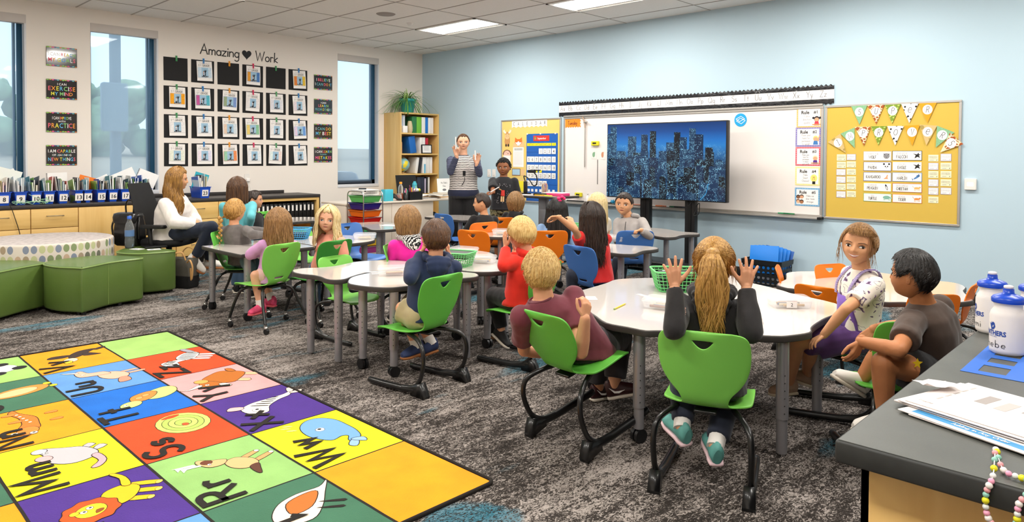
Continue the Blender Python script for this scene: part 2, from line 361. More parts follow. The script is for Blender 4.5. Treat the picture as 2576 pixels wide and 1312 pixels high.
x_=n.new('ShaderNodeMixShader'); x_.inputs[0].default_value=.45; l.new(t_.outputs[0],x_.inputs[1]); l.new(g_.outputs[0],x_.inputs[2]); l.new(x_.outputs[0],o_.inputs[0])
frm=mat('dark blue window frame','#23506e',.4,.3); frd=mat('window bottom rail','#2b3440',.45); casm=mat('window reveal white','#dcdde2',.6); fasm=mat('shade fascia','#cfc8c3',.5)
for i,(a,c) in enumerate(WINS):
    b=MB()
    b.box(-.15,-.09,c-.075,c-.02,WZ0+.03,WZ1,frm,.004); b.box(-.15,-.09,a,a+.03,WZ0+.03,WZ1,frm,.004)
    b.box(-.15,-.09,a,c,WZ0+.03,WZ0+.10,frd,.004); b.box(-.15,-.09,a,c,WZ1-.05,WZ1,frm,.004)
    b.box(-.11,-.085,c-.12,c-.09,WZ0+.08,WZ1,frm,.002)
    root=struct(b.obj('window_%d'%(i+1)))
    g=MB(); g.add([(-.12,a,WZ0),(-.12,c,WZ0),(-.12,c,WZ1),(-.12,a,WZ1)],[(0,1,2,3)],gl); g.obj('glass_pane',root)
    g=MB(); g.box(-.22,.008,a,c,WZ0-.02,WZ0+.028,casm,.004); g.box(-.09,.002,c-.018,c,WZ0,WZ1,casm); g.obj('window_sill',root)
    g=MB(); g.box(-.085,.004,a,c,WZ1-.10,WZ1,fasm,.004); g.obj('shade_fascia',root)
    g=MB(); g.add([(-.07,a+.012,WZ0+.06),(-.07,c-.1,WZ0+.06),(-.07,c-.1,WZ1-.09),(-.07,a+.012,WZ1-.09)],[(0,1,2,3)],sh)
    g.box(-.078,-.062,a+.012,c-.1,WZ0+.045,WZ0+.065,frd,.003); g.obj('roller_shade',root)
# outside
b=MB(); b.box(-60,-.3,-60,40,-.6,-.5,mat('outside dry ground','#b9a68c',.9,var=.2,vscale=.4)); tag(b.obj('ground'),None,None,None,'structure')
b=MB(); b.loft([[(-60,y,2.2),(-45,y,1.6),(-26,y,.9),(-18,y,-.5),(-60,y,-.5)] for y in (-60,70)],mat('outside dry ground','#b9a68c'),True,False); tag(b.obj('hillside'),None,None,None,'structure')
b=MB(); b.box(-14,-7,-60,40,-.5,-.49,mat('outside asphalt','#55606a',.9)); tag(b.obj('road'),None,None,None,'structure')
leafm=mat('outside foliage','#8fae86',.9,bump=.8,bscale=6,var=.35,vscale=3); barkm=mat('outside bark','#5a4a3c',.9)
def tree(x,y,h,r,label):
    t=thing('tree',label,'tree',TR(x,y,-.5),'trees outside the windows')
    m=MB(); m.tube([(0,0,0),(.1,0,h*.4),(0,.1,h*.7)],[.22,.16,.08],barkm,8); m.obj('trunk',t)
    m=MB(); rr=random.Random(int(x*7+y*13))
    for k in range(90):
        a=rr.uniform(0,2*PI); q=r*1.15*rr.uniform(0,.9); m.sph((q*math.cos(a),q*math.sin(a),h*.62+rr.uniform(-.35,.4)*h*.75),(r*rr.uniform(.16,.34),)*2+(r*rr.uniform(.14,.28),),leafm,10,6)
    m.obj('crown',t)
for x,y,h,r,lb in [(-34,14,6.4,3.2,'rounded tree seen through the middle window, right of the post'),(-38,5,6.0,3.6,'leafy tree seen at the left of the middle window'),(-36,-3,6.2,3.2,'leafy tree seen through the leftmost window'),(-30,25,6.6,3.4,'leafy tree seen through the narrow right window'),(-38,33,6.8,3.6,'tree behind the leafy tree in the narrow right window')]: tree(x,y,h,r,lb)
pm_=mat('outside post paint','#4f6c7c',.6)
t=thing('sign_post','grey steel post with a rounded box panel outside the middle window','post',TR(-2,-4.245,-.5))
b=MB(); b.box(-.06,.06,-.065,.065,0,5.2,pm_,.01); b.obj('post',t)
b=MB(); b.M=frame((.08,-.04,2.57),(0,1,0),(0,0,1),(1,0,0)); b.prism(rrect(.36,.72,.04),-.03,.05,mat('outside panel paint','#6f8a98',.5),bev=.01); b.obj('panel_box',t)
t=thing('parked_car','parked car body glimpsed low through the right window','car',TR(-9,3.2,-.5))
cm=mat('car paint','#8d5a5e',.3); b=MB(); b.box(-.9,.9,-2.1,2.1,.3,.85,cm,.15); b.box(-.75,.75,-1.2,1.1,.8,1.4,mat('car glass','#39434c',.1),.2)
for sx in (-.85,.85):
    for sy in (-1.3,1.3): b.cyl((sx-.08,sy,.33),(sx+.08,sy,.33),.33,DPLAS,16)
b.obj('body',t)
# ceiling troffers
lampm=bpy.data.materials.new('troffer diffuser'); lampm.use_nodes=True; n=lampm.node_tree.nodes; l=lampm.node_tree.links; n.clear()
o_=n.new('ShaderNodeOutputMaterial'); e_=n.new('ShaderNodeEmission'); e_.inputs[0].default_value=(1,.965,.90,1); e_.inputs[1].default_value=LAMP; l.new(e_.outputs[0],o_.inputs[0])
lwm=mat('troffer housing white','#e6e1dc',.5)
k=0
for yi in range(3):
    for xi in range(4):
        x0=1.832+2.4142*xi; y1=-1.0-3.048*yi
        y0=y1-.6; lab=['long ceiling light nearest the corner of the two walls','long ceiling light above the whiteboard, cut by the top of the picture'][xi] if yi==0 and xi<2 else 'recessed ceiling light farther back in the room'
        t=thing('ceiling_light',lab,'ceiling light',TR(x0,y0,HC),'recessed ceiling lights')
        m=MB(); w,d=1.2,.6
        m.box(0,w,0,.035,-.012,.0,lwm); m.box(0,w,d-.035,d,-.012,0,lwm); m.box(0,.03,0,d,-.012,0,lwm); m.box(w-.03,w,0,d,-.012,0,lwm)
        m.add([(.03,.035,-.004),(w-.03,.035,-.004),(w-.03,.15,-.001),(.03,.15,-.001)],[(0,1,2,3)],lwm); m.add([(.03,d-.15,-.001),(w-.03,d-.15,-.001),(w-.03,d-.035,-.004),(.03,d-.035,-.004)],[(0,1,2,3)],lwm)
        m.obj('light_frame',t)
        m=MB(); m.add([(.03,.12,-.008),(.03,d-.12,-.008),(w-.03,d-.12,-.008),(w-.03,.12,-.008)],[(0,1,2,3)],lampm); m.obj('diffuser',t)
t=thing('ceiling_speaker','round grey ceiling speaker grille left of the light','speaker',TR(2.4,-2.50,HC))
b=MB(); b.lathe([(.0,-.012),(.10,-.012),(.115,-.004),(.12,0)],mat('speaker grille','#a89e98',.7,bump=.6,bscale=900),28); b.obj('grille',t)
b=MB(); b.lathe([(0,-.03),(.03,-.03),(.04,-.01),(.05,0)],lwm,16); tag(b.obj('smoke_detector',None,TR(2.145,-1.924,HC)),'small white sprinkler cover in the ceiling beside the light','sprinkler')
# ------------------------------------------------------------------ left wall: sayings
PCOL=['#f2677c','#f59b3a','#e8e04a','#63b8e6','#8fd07a','#f4f0ee']
def multitext(mb,t,x,y,h,z,align='C',cols=None,bold=.012,w=.92,maxw=0):
    tw=0; gl_=[]
    for ch in t:
        if ch==' ': gl_.append((ch,.30)); tw+=.30; continue
        g=glyphs(ch,bold)[2]+.10; gl_.append((ch,g)); tw+=g
    w=min(w,maxw/(tw*h)) if maxw else w
    x-=tw*h*w/2 if align=='C' else 0; k=0
    for ch,g in gl_:
        if ch!=' ': mb.text(ch,x,y,h,mat('print %s'%(cols or PCOL)[k%len(cols or PCOL)],(cols or PCOL)[k%len(cols or PCOL)],.6),z,'L',w,bold); k+=1
        x+=g*h*w
WH=['#f4f0ee']
def saying(px0,py0,px1,py1,lines,first):
    A=onX(px0,py0);B=onX(px1,py1); y0,y1,z0,z1=A.y,B.y,B.z,A.z; w,h=y1-y0,z1-z0
    t=thing('wall_sign','black sign with coloured letters reading %s'%first,'sign',ML((y0+y1)/2,(z0+z1)/2),'black sayings signs on the window wall')
    m=MB(); m.box(-w/2,w/2,-h/2,h/2,.001,.012,mat('glossy black sign','#1d1b1d',.12,coat=.6),.002); m.obj('panel',t)
    dc=['#8fc65a','#e8e04a','#ea5f8e','#5a5aa8','#6ab0b8','#f08a3c']; n=12
    for e,sg in ((h/2,-1),(-h/2,1)):
        m=MB()
        for i in range(n):
            cx=-w/2+w*(i+.5)/n; r=w/n*(.62 if i%2==0 else .42); mt=mat('sign scallop %s'%dc[i%6],dc[i%6],.5)
            m.poly([(cx+r*math.cos(a*PI/8)*.95,e+sg*(r*math.sin(a*PI/8)*.8+.003)) for a in range(9)][::-1 if sg<0 else 1],mt,.0126)
        m.obj('scallop_border',t)
    m=MB()
    for (s,yy,hh,c) in lines: multitext(m,s,0,yy*h,hh*h,.0128,cols=c,maxw=.285 if hh>.15 else .2)
    m.obj('lettering',t)
ts=[115.3,197.6,281.1,364.4]; bs=[171.0,251.5,333.5,415.0]
SAY=[([('I CAN REACH',.04,.17,['#f4f0ee','#f4f0ee','#f4f0ee','#f4f0ee']+PCOL),('MY GOALS',-.26,.2,PCOL)],'I CAN REACH MY GOALS'),
([('I CAN',.2,.12,WH),('EXERCISE',-.07,.22,PCOL),('MY MIND',-.32,.18,PCOL[2:]+PCOL[:2])],'I CAN EXERCISE MY MIND'),
([('I CAN IMPROVE',.14,.15,['#f4f0ee']*4+PCOL),('WITH',.0,.09,WH),('PRACTICE',-.28,.24,PCOL)],'I CAN IMPROVE WITH PRACTICE'),
([('I AM CAPABLE',.13,.16,['#f4f0ee']*3+PCOL),('OF LEARNING',-.04,.1,['#f4f0ee','#f4f0ee','#6ab0b8']),('NEW THINGS',-.29,.18,['#63b8e6']+PCOL)],'I AM CAPABLE OF LEARNING NEW THINGS')]
for i in range(4): saying(115.7,ts[i],193.2,bs[i],SAY[i][0],SAY[i][1])
ts=[187,248,311,369.5]; bs=[228,288,349.5,407.5]
SAY=[([('I BELIEVE',.08,.2,['#f4f0ee']+PCOL[:1]*3+PCOL[2:]),('I CAN DO IT',-.22,.19,['#f4f0ee','#6ab0b8','#6ab0b8','#6ab0b8']+PCOL)],'I BELIEVE I CAN DO IT'),
([('I CAN',.2,.12,WH),('LEARN',-.03,.18,PCOL),('FROM OTHERS',-.28,.17,['#6ab0b8']*4+PCOL[2:])],'I CAN LEARN FROM OTHERS'),
([('I CAN DO',.08,.2,['#f4f0ee','#6ab0b8','#6ab0b8','#6ab0b8']+PCOL[1:]),('MY BEST',-.25,.23,PCOL[3:]+PCOL[:3])],'I CAN DO MY BEST'),
([('I CAN LEARN',.12,.17,['#f4f0ee']*4+PCOL),('FROM MY',-.03,.09,['#6ab0b8']),('MISTAKES',-.3,.2,['#ea5f8e','#ea5f8e','#f59b3a','#e8e04a','#63b8e6','#e8e04a'])],'I CAN LEARN FROM MY MISTAKES')]
for i in range(4): saying(789.7,ts[i],834.9,bs[i],SAY[i][0],SAY[i][1])
# lettering over the grid
def wallletters(s,px,py,h,name,label):
    A=onX(px,py); m=MB(); strokes(m,s,0,0,h,h*.1,BLACK,.003,'L',gap=.15,sx=1.0,slant=.04)
    o=m.obj(name,None,ML(A.y,A.z)); return tag(o,label,'lettering')
wallletters('Amazing',503.8,134.5,.135,'wall_lettering','black handwritten letters reading Amazing above the grid')
wallletters('Work',642.5,152,.135,'wall_lettering','black handwritten letters reading Work above the grid')
A=onX(620.5,148.5); m=MB(); hp=[(.068*math.sin(t)**3,.068*(13*math.cos(t)-5*math.cos(2*t)-2*math.cos(3*t)-math.cos(4*t))/15) for t in [2*PI*i/40 for i in range(40)]]
m.prism(hp[::-1],.0005,.004,BLACK); tag(m.obj('paper_heart',None,ML(A.y,A.z+.065)),'black heart between the words Amazing and Work','heart')
# grid of black cards with worksheets
cardm=mat('black card stock','#1b1a1b',.8); pins={'g':'#3f9a5b','b':'#1f7fc4','o':'#f2a11e','p':'#d9265e'}
SKY=mat('photo backdrop blue','#9fc3dc',.6); 
SIDE={(0,1):('#cfe0ee','#cfe0ee'),(0,3):('#e9a23a','#4f7fc0'),(0,5):('#e8863f','#e8c23f'),(1,0):('#f7a81c','#f7a81c'),(1,1):('#c65a9a','#58b6c8'),(1,2):('#9fae8a','#7f9ad0'),(1,3):('#efe9e8','#efe9e8'),(1,4):('#e6e4ec','#e6e4ec'),(1,5):('#efdfe8','#efe9e8'),(2,0):('#f1eeee','#f1eeee'),(2,1):('#e8eef6','#e8eef6'),(2,2):('#e9cdb8','#dbe4ea'),(2,3):('#f0d27a','#8fc6a0'),(2,4):('#f1eeee','#f1eeee'),(2,5):('#e8d3ea','#6f9fe0'),(3,0):('#eef0e0','#eef0e0'),(3,1):('#f2e4ee','#e7e2f4'),(3,2):('#9fd0b0','#f2935a'),(3,3):('#efeff4','#e8eef4'),(3,4):('#e4f0ee','#f6e0da'),(3,5):('#f1eeee','#f1eeee')}
rowN=['top','second','third','bottom']; colN=['first','second','third','fourth','fifth','sixth']
PW=.305; pit_y=.352; pit_z=.3735
tp=MB(); tp.tube([(-.003,-.045,.001),(.002,-.01,.001),(0,.03,.001)],[.006,.0045,.003],BLACK,5)
for a,L in ((2.6,.035),(2.1,.04),(1.6,.035),(1.15,.04),(.7,.036)): tp.tube([(0,.0,.001),(L*.55*math.cos(a),.012+L*.6*math.sin(a),.001),(L*math.cos(a),.0+L*1.15*math.sin(a),.001)],[.003,.002,.001],BLACK,5)
for r in range(4):
    for c in range(6):
        y=-4.2723+PW/2+pit_y*c; z=2.6422-PW/2-pit_z*r; rr=random.Random(r*6+c)
        where='%s row, %s column'%(rowN[r],colN[c])
        blank=(r,c) not in SIDE
        m=MB(); m.box(-PW/2,PW/2,-PW/2,PW/2,.0005,.004,cardm); tag(m.obj('black_card',None,ML(y,z)@Matrix.Rotation(rr.uniform(-.008,.008),4,'Z')),('blank black card without worksheet, ' if blank else 'black card behind the worksheet, ')+where,'card','black cards of the Amazing Work grid')
        dx=rr.uniform(-.015,.02); pz=PW/2+.002
        if not blank:
            M=ML(y+dx,z+pz-.015,.012)@Matrix.Rotation(rr.uniform(-.06,.06),4,'Z')@Matrix.Rotation(-.03,4,'X')
            t=thing('worksheet','white worksheet with a photo of a child under a tree, %s'%where,'worksheet',M,'worksheets clipped on the black cards')
            m=MB(); pw,ph=.205,.265; vs=[];N=6
            for i in range(N+1):
                for j in (0,1): u=i/N; vs.append((-pw/2+pw*j,-ph*u,.004*math.sin(u*3)*(.4+j)))
            m.add(vs,[(2*i,2*i+2,2*i+3,2*i+1) for i in range(N)],WHITE); m.obj('sheet',t)
            m=MB(); g1=mat('faint print','#b8b0b0',.7)
            strokes(m,'My first day of',0,-.033,.016,.0014,g1,.0075,gap=.2)
            strokes(m,'1',-.075,-.072,.026,.003,BLACK,.0075); strokes(m,'ST',-.052,-.060,.010,.0014,BLACK,.0075); strokes(m,'GRADE',.02,-.072,.026,.0026,BLACK,.0075,sx=.95)
            m.obj('printed_words',t)
            m=MB(); a_,b_=SIDE[(r,c)]; m1=mat('crayon %s'%a_,a_,.8,var=.15,vscale=60); m2=mat('crayon %s'%b_,b_,.8,var=.15,vscale=60)
            m.poly([(-.088,-.088),(-.088,-.218),(-.044,-.218),(-.044,-.088)],m1,.0078); m.poly([(.046,-.088),(.046,-.218),(.088,-.218),(.088,-.088)][::1],m2,.0078)
            fr=mat('crayon edge %s'%b_,b_,.8)
            for q in ((-.092,-.086,.092,-.083),(-.092,-.221,.092,-.218),(-.092,-.221,-.089,-.083),(.089,-.221,.092,-.083)): m.poly([(q[0],q[1]),(q[2],q[1]),(q[2],q[3]),(q[0],q[3])],fr,.0080)
            m.obj('crayon_border',t)
            m=MB(); m.poly([(-.044,-.215),(.046,-.215),(.046,-.088),(-.044,-.088)],SKY,.0082)
            m.M=Matrix.Translation((.006,-.155,.0084)); o=len(m.v); m.add([tuple(p) for p in tp.v],tp.f,BLACK)
            kid=mat('photo shirt %d'%(c%3),['#e9e6ea','#d8cfd6','#bfc9d6'][c%3],.8); sk=mat('photo skin','#b98a70',.8); dk=mat('photo dark stripe','#2a2c38',.8)
            kx=rr.uniform(-.022,-.002); m.M=Matrix.Translation((kx,-.165,.0095)); m.poly([(-.011,-.02),(.011,-.02),(.010,.012),(-.010,.012)],kid); m.poly([(-.011,-.008),(.011,-.008),(.011,-.002),(-.011,-.002)],dk,.0004); m.disc(0,.02,.008,.009,sk,.0002); m.poly([(-.009,-.045),(.009,-.045),(.010,-.02),(-.010,-.02)],dk)
            m.M=Matrix.Translation((0,-.208,.0092))
            for k2 in range(9): m.disc(-.038+k2*.0095,rr.uniform(-.003,.006),.006,.007,mat('photo crowd %d'%(k2%3),['#33343c','#8a8d93','#5d6068'][k2%3],.8),.0001*k2)
            m.obj('photograph',t)
        ck='gbopgb'[c]; ckn={'g':'green','b':'blue','o':'orange','p':'pink'}[ck]
        m=MB(); cm=mat('clothespin '+ckn,pins[ck],.5); m.box(-.011,-.001,-.05,.022,.004,.014,cm,.002); m.box(.001,.011,-.05,.022,.005,.016,cm,.002); m.tube([(-.012,-.01,.012),(.012,-.01,.012)],.003,CHROME,6)
        tag(m.obj('clothespin',None,ML(y+dx*.5,z+pz,.004)),'%s wooden clothespin on the card in the %s'%(ckn,where),'clothespin','clothespins on the black cards')
# socket with chargers above the counter
A=onX(621,447)
t=thing('wall_outlet','white wall outlet with a charger plugged in above the counter end','outlet',ML(A.y,A.z))
m=MB(); m.prism(rrect(.075,.12,.008),.0005,.008,lwm,bev=.002); m.obj('cover_plate',t)
m=MB(); m.box(-.02,.03,-.05,-.005,.008,.045,WHITE,.006); m.obj('charger',t)
m=MB(); m.tube(spline([(.0,-.05,.03),(.03,-.12,.03),(.05,-.2,.05),(.12,-.245,.06),(.2,-.2575,.10)],6,False),.0025,WHITE,6); tag(m.obj('charging_cable',None,ML(A.y,A.z)),'thin white charging cable hanging from the wall outlet to the counter','cable')
# ------------------------------------------------------------------ cabinets along the window wall
maple=wood_mat('maple veneer','#e3bd77','#d8ae66',1,.6); maplev=wood_mat('maple veneer upright','#e3bd77','#d6ab63',2,.6)
ctop=mat('charcoal laminate','#35302f',.45,var=.25,vscale=90); kick=mat('toe kick black','#1d1a18',.7); wire=mat('satin steel','#9a9386',.35,.9)
CZ=.815; YE=-2.355
t=thing('countertop','long charcoal laminate countertop under the windows','countertop',TR(0,0,CZ))
m=MB(); m.box(.001,.625,-9.2,YE,-.042,0,ctop,.006); m.obj('worktop_slab',t)
m=MB(); m.box(.001,.02,-9.2,-2.597,.001,.045,ctop,.002); m.obj('backsplash',t)
def pull(par,y,z,ln,vert=False):
    h=MB(); x=.622
    P=[(0,-ln/2,0),(.03,-ln/2,0),(.03,ln/2,0),(0,ln/2,0)] if not vert else [(0,0,-ln/2),(.03,0,-ln/2),(.03,0,ln/2),(0,0,ln/2)]
    h.tube(P,.0045,wire,6); h.obj('handle',par,Matrix.Translation((x,y,z)))
bounds=[]
for px in (77.5,197.5): bounds.append(onX(px,560,.62).y)
yA,yB=bounds; yD=onX(351,520,.62).y  # door pair seam region
def cab(name,label,y0,y1): 
    t=thing(name,label,'cabinet',TR(0,0,0),'maple base cabinets under the windows'); m=MB(); m.box(.002,.598,y0+.001,y1-.001,.10,CZ-.043,maplev); m.obj('body',t)
    m=MB(); m.box(.05,.55,y0+.001,y1-.001,0.001,.10,kick); m.obj('toe_kick',t); return t
def drawers(t,y0,y1,zs,hx=None):
    for a,c in zs:
        m=MB(); m.box(.598,.62,y0+.004,y1-.004,a+.003,c-.003,maple,.002); d=m.obj('drawer',t); pull(d,(y0+y1)/2,a+(c-a)*.62,.16)
Z=[(.10,.33),(.33,.555),(.555,CZ-.045)]
wd=yB-yA
t=cab('base_cabinet','maple drawer unit farthest left, below bins 8 and 9',yA-wd-.1,yA); drawers(t,yA-wd-.1,yA,Z)
t=cab('base_cabinet','maple drawer unit below bins 10 to 13, behind the dotted ottoman',yA,yB); drawers(t,yA,yB,Z)
yC=yD+.42
t=cab('base_cabinet','maple two door cabinet behind the black handbag and office chair',yB,yC)
for a,c,hy in ((yB,yD,yD-.05),(yD,yC,yD+.05)):
    m=MB(); m.box(.598,.62,a+.004,c-.004,.103,CZ-.048,maplev,.002); d=m.obj('door',t); pull(d,hy,CZ-.19,.13,True)
yF=onX(657,500,.62).y-.05
t=cab('base_cabinet','maple drawer unit behind the seated woman',yC,yF)
hw=(yF-yC)/2
for i in (0,1): drawers(t,yC+hw*i,yC+hw*(i+1),Z)
# open bay with binders
t=thing('open_cabinet','open maple cabinet bay holding a row of black binders','cabinet',TR(0,0,0),'maple base cabinets under the windows')
m=MB(); m.box(.002,.61,YE-.055,YE-.012,.0,CZ-.043,maplev); m.obj('end_panel',t); 
m=MB(); m.box(.002,.618,YE-.011,YE,.0,CZ-.043,ctop); m.obj('end_trim',t,label='charcoal end panel')
m=MB(); m.box(.002,.61,yF+.001,YE-.056,CZ-.08,CZ-.043,maple); m.obj('top_rail',t)
m=MB(); m.box(.002,.02,yF+.001,YE-.056,.1,CZ-.081,maplev); m.obj('back_panel',t); m=MB(); m.box(.021,.6,yF+.001,YE-.056,.12,.14,maple);m.obj('shelf_bottom',t)
m=MB(); m.box(.021,.58,yF+.001,YE-.056,.40,.42,maple); m.obj('shelf',t)
bind=mat('black binder vinyl','#141416',.4)
def binder(col,w,h,d,name='binder'):
    m=MB(); m.box(-d,0,-w/2,w/2,0,h,col,.004); return m
n=int((YE-.07-yF)/.062); pro=None
for i in range(n):
    y=YE-.09-.062*i
    M=TR(.56,y,.421)
    if pro is None:
        pro=thing('binder','black binder with a white spine label, nearest the cabinet end','binder',M,'black binders in the open cabinet')
        binder(bind,.055,.28,.26).obj('cover',pro); mm=MB(); mm.box(.0,.001,-.012,.012,.17,.25,WHITE); mm.obj('spine_label',pro)
    else:
        d=dup(pro); d.matrix_world=M; d['label']='black binder with a white spine label, number %d from the cabinet end'%(i+1)
# ------------------------------------------------------------------ numbered book bins
binm=mat('blue plastic bin','#1b4fc0',.35)
bk=['#2f7d8c','#f4f0ea','#c8d8e4','#7fae4a','#d9d2c6','#e9dcb4','#2d5fb8','#f2f0ee','#b9442e','#9cc9d4','#1f5566','#f0efe9','#4d4a52']
NUMB=[8,9,10,11,12,13,14,15,16,17,18,19,23]
PXB=[33,153,262,360,458,570,637,732,818,905,988,1062,1475]   # in the 2.852 crop
_yb=[onX(c/2.852,500,.56).y for c in PXB]
YB={n_:(y_,.9*min([abs(y_-q) for q in _yb if q!=y_]+[.165])-.012) for n_,y_ in zip(NUMB,_yb)}
spiral=mat('black spiral wire','#17171a',.4)
for num,cx in zip(NUMB,PXB):
    px=cx/2.852; y=onX(px,500,.56).y
    zt=.0
    wn=(YB[num][1]); yaw=random.uniform(-.02,.02)
    Mx=TR(.40,y,CZ+.001,yaw)
    t=thing('book_bin','blue plastic book bin numbered %d on the countertop'%num,'bin',Mx,'numbered blue book bins')
    m=MB(); L0,L1,Wt,Wb,H,T=-.17,.155,wn/2,wn/2-.018,.135,.004
    def rr_(x0,x1,w,z): return [(x0,-w,z),(x1,-w,z),(x1,w,z),(x0,w,z)]
    m.loft([rr_(L0+.01,L1-.02,Wb,.0),rr_(L0,L1,Wt,H),rr_(L0-.006,L1+.008,Wt+.006,H+.001),rr_(L0-.006,L1+.008,Wt+.006,H+.008),rr_(L0+T,L1-T,Wt-T,H+.008),rr_(L0+.014,L1-.024,Wb-T,T)],binm,True,False)
    m.obj('tub',t)
    sl=(L1-(L1-.02))/H
    m=MB(); m.M=Matrix.Translation((L1-.011,0,.066))@Matrix.Rotation(math.atan(.02/H),4,'Y')@frame((0,0,0),(0,1,0),(0,0,1),(1,0,0))
    m.prism(rrect(.078,.082,.004),.006,.008,WHITE); m.text(str(num),0,-.024,.046,BLACK,.0085,'C',.95,.018)
    for k in range(6): m.box(-.034+k*.012,-.028+k*.012,.032,.036,.008,.0084,mat('label dash','#cc9999'))
    m.obj('number_label',t)
    # contents: each a thing standing in the bin
    rr=random.Random(num*3+1); k=0; yy=-wn/2+.014
    big=[(-.035,'spiral'),] if num in (9,12,18) else []
    while yy<wn/2-.014:
        th=rr.choice([.003,.005,.008,.012]); h=rr.uniform(.19,.29); L=rr.uniform(.18,.25); c=rr.choice(bk); tilt=-.13*yy/(wn/2)+rr.uniform(-.012,.012); pit=rr.uniform(-.1,.6)
        M=Mx@Matrix.Translation((-.01+rr.uniform(-.02,.02),yy*.8,.010))@Matrix.Rotation(tilt,4,'X')@Matrix.Rotation(-pit*.25,4,'Y')
        m=MB(); cm=mat('cover '+c,c,.5,var=.06,vscale=30); m.box(-L/2,L/2,-th/2,-th/2+.001,0,h,cm); m.box(-L/2,L/2,th/2-.001,th/2,0,h,cm); m.box(-L/2+.002,L/2-.003,-th/2+.001,th/2-.001,.002,h-.003,WHITE); m.box(-L/2-.001,-L/2,-th/2,th/2,0,h,cm)
        tag(m.obj('book',None,M),'thin book or folder standing in blue bin number %d'%num,'book','books and folders in the numbered bins'); yy+=th+rr.uniform(.001,.005); k+=1
    if num in (8,9,12,14,16,18,19,23):
        a={8:(-.3,.30,.26),9:(.5,.27,.24),12:(.03,.24,.2),14:(-.3,.2,.17),16:(.45,.2,.18),18:(.42,.27,.27),19:(-.4,.26,.24),23:(-.3,.22,.18)}[num]
        c={14:'#ef7d24',8:'#e8ece6',23:'#2fa9bd'}.get(num,'#f3f1f0')
        M=Mx@Matrix.Translation((-.09,.0,.10))@Matrix.Rotation(a[0],4,'X')
        m=MB(); cm=mat('cover '+c,c,.5); m.box(-.0,.006,-a[2]/2,a[2]/2,.0,a[1],cm); 
        for q in range(int(a[1]/.014)): 
            if num in (9,12,18,19): m.box(-.004,.010,-a[2]/2-.006,-a[2]/2+.004,.006+q*.014,.012+q*.014,spiral)
        if num in (9,12,18,8): strokes(m,'ABC',0,0,.001,.0005,BLACK)
        tag(m.obj('notebook' if num not in(14,23) else 'folder',None,M),'%s leaning tall out of blue bin number %d'%('orange folder' if num==14 else 'turquoise folder' if num==23 else 'white notebook',int(num)),'notebook','white notebooks leaning in the book bins' if num not in(14,23) else None)
m=MB(); A=onX(84,505,.64)
P=[(.60,onX(72,460,.6).y,.93)]
for k in range(60): 
    a=k*.7; P.append((.585+.03*math.cos(a*1.3),A.y+.16*math.sin(a*.37+.5)+.02*math.sin(a*2.1),CZ+.006+.03*abs(math.sin(a*.9))+(.05*math.exp(-k*.1))))
m.tube(spline(P,3,False),.0022,mat('pale green yarn','#a9dcb0',.9),5); tag(m.obj('yarn_tangle'),'tangled pale green cord on the countertop in front of bin 10','cord')
m=MB(); y0=onX(26,510,.63).y; m.tube(spline([(.60,y0,CZ+.003),(.629,y0+.005,CZ-.01),(.634,y0+.03,CZ-.1),(.634,y0+.08,CZ-.3),(.632,y0+.08,CZ-.42)],6,False),.0035,DPLAS,6); m.cyl((.632,y0+.08,CZ-.42),(.632,y0+.08,CZ-.45),.006,DPLAS,8); tag(m.obj('black_cable'),'black cable hanging over the counter front at the far left','cable')
# ------------------------------------------------------------------ bookcase, corner
XB=.458
t=thing('bookcase','tall maple bookcase in the room corner with the plant on top','bookcase',TR(0,-.807,0))
BW=.803; BH=2.075
m=MB(); m.box(.004,XB,0,.02,0,BH,maplev,.002); m.obj('side_panel',t); m=MB(); m.box(.004,XB,BW-.02-.003,BW-.003,0,BH,maplev,.002); m.obj('side_panel',t)
m=MB(); m.box(.004,.012,.021,BW-.024,.0,BH-.03,maplev); m.obj('back_panel',t)
SHZ=[.10,.42,.745,1.08,1.409,1.745,BH]
for z in SHZ:
    m=MB(); m.box(.013,XB-.004,.0205,BW-.0235,z-.025,z,maple,.002); m.obj('top_panel' if z==BH else 'shelf',t)
def shelfitem(name,label,cat,py0,py1,z,h,col,d=.24,lean=0,group=None,x1=XB-.07):
    M=TR(x1,(py0+py1)/2,z+.001)@Matrix.Rotation(lean,4,'X'); m=MB(); w=py1-py0-.002; cm=mat('spine '+col,col,.45)
    m.box(-d,0,-w/2,w/2,0,h,cm,.003 if w>.02 else 0); return tag(m.obj(name,None,M),label,cat,group)
gB='binders and books in the bookcase'
def sy(px,z): return onX(px,300,XB).y
cx=lambda c: 950+c/3.75
def row(items,z,grp=gB):
    for (c0,c1,h,col,nm,lb,ln) in items: shelfitem(nm,lb,'binder' if nm=='binder' else 'book',sy(cx(c0),0),sy(cx(c1),0),z,h,col,lean=ln,group=grp)
row([(224,236,.27,'#9fb8da','folder','pale blue folder at the left of the top bookcase shelf',0),(237,247,.28,'#c4d2e6','folder','pale grey folder, second on the top bookcase shelf',0),(248,262,.28,'#b4bfd4','folder','blue grey magazine file on the top bookcase shelf',0),(264,284,.285,'#cdd3de','folder','clear grey magazine file on the top bookcase shelf',0),
(352,392,.275,'#2f7a4a','binder','dark green binder on the top bookcase shelf',0),(394,439,.27,'#74bd3f','binder','bright green binder on the top bookcase shelf',0),(442,475,.27,'#eeebe8','binder','white binder between the green and blue binders',0),(477,501,.27,'#1c78cf','binder','narrow blue binder on the top bookcase shelf',0),(503,529,.268,'#f1eeec','binder','white binder right of the narrow blue binder',0),(531,552,.268,'#eae7e5','binder','white binder at the right end of the top shelf',0)],1.745)
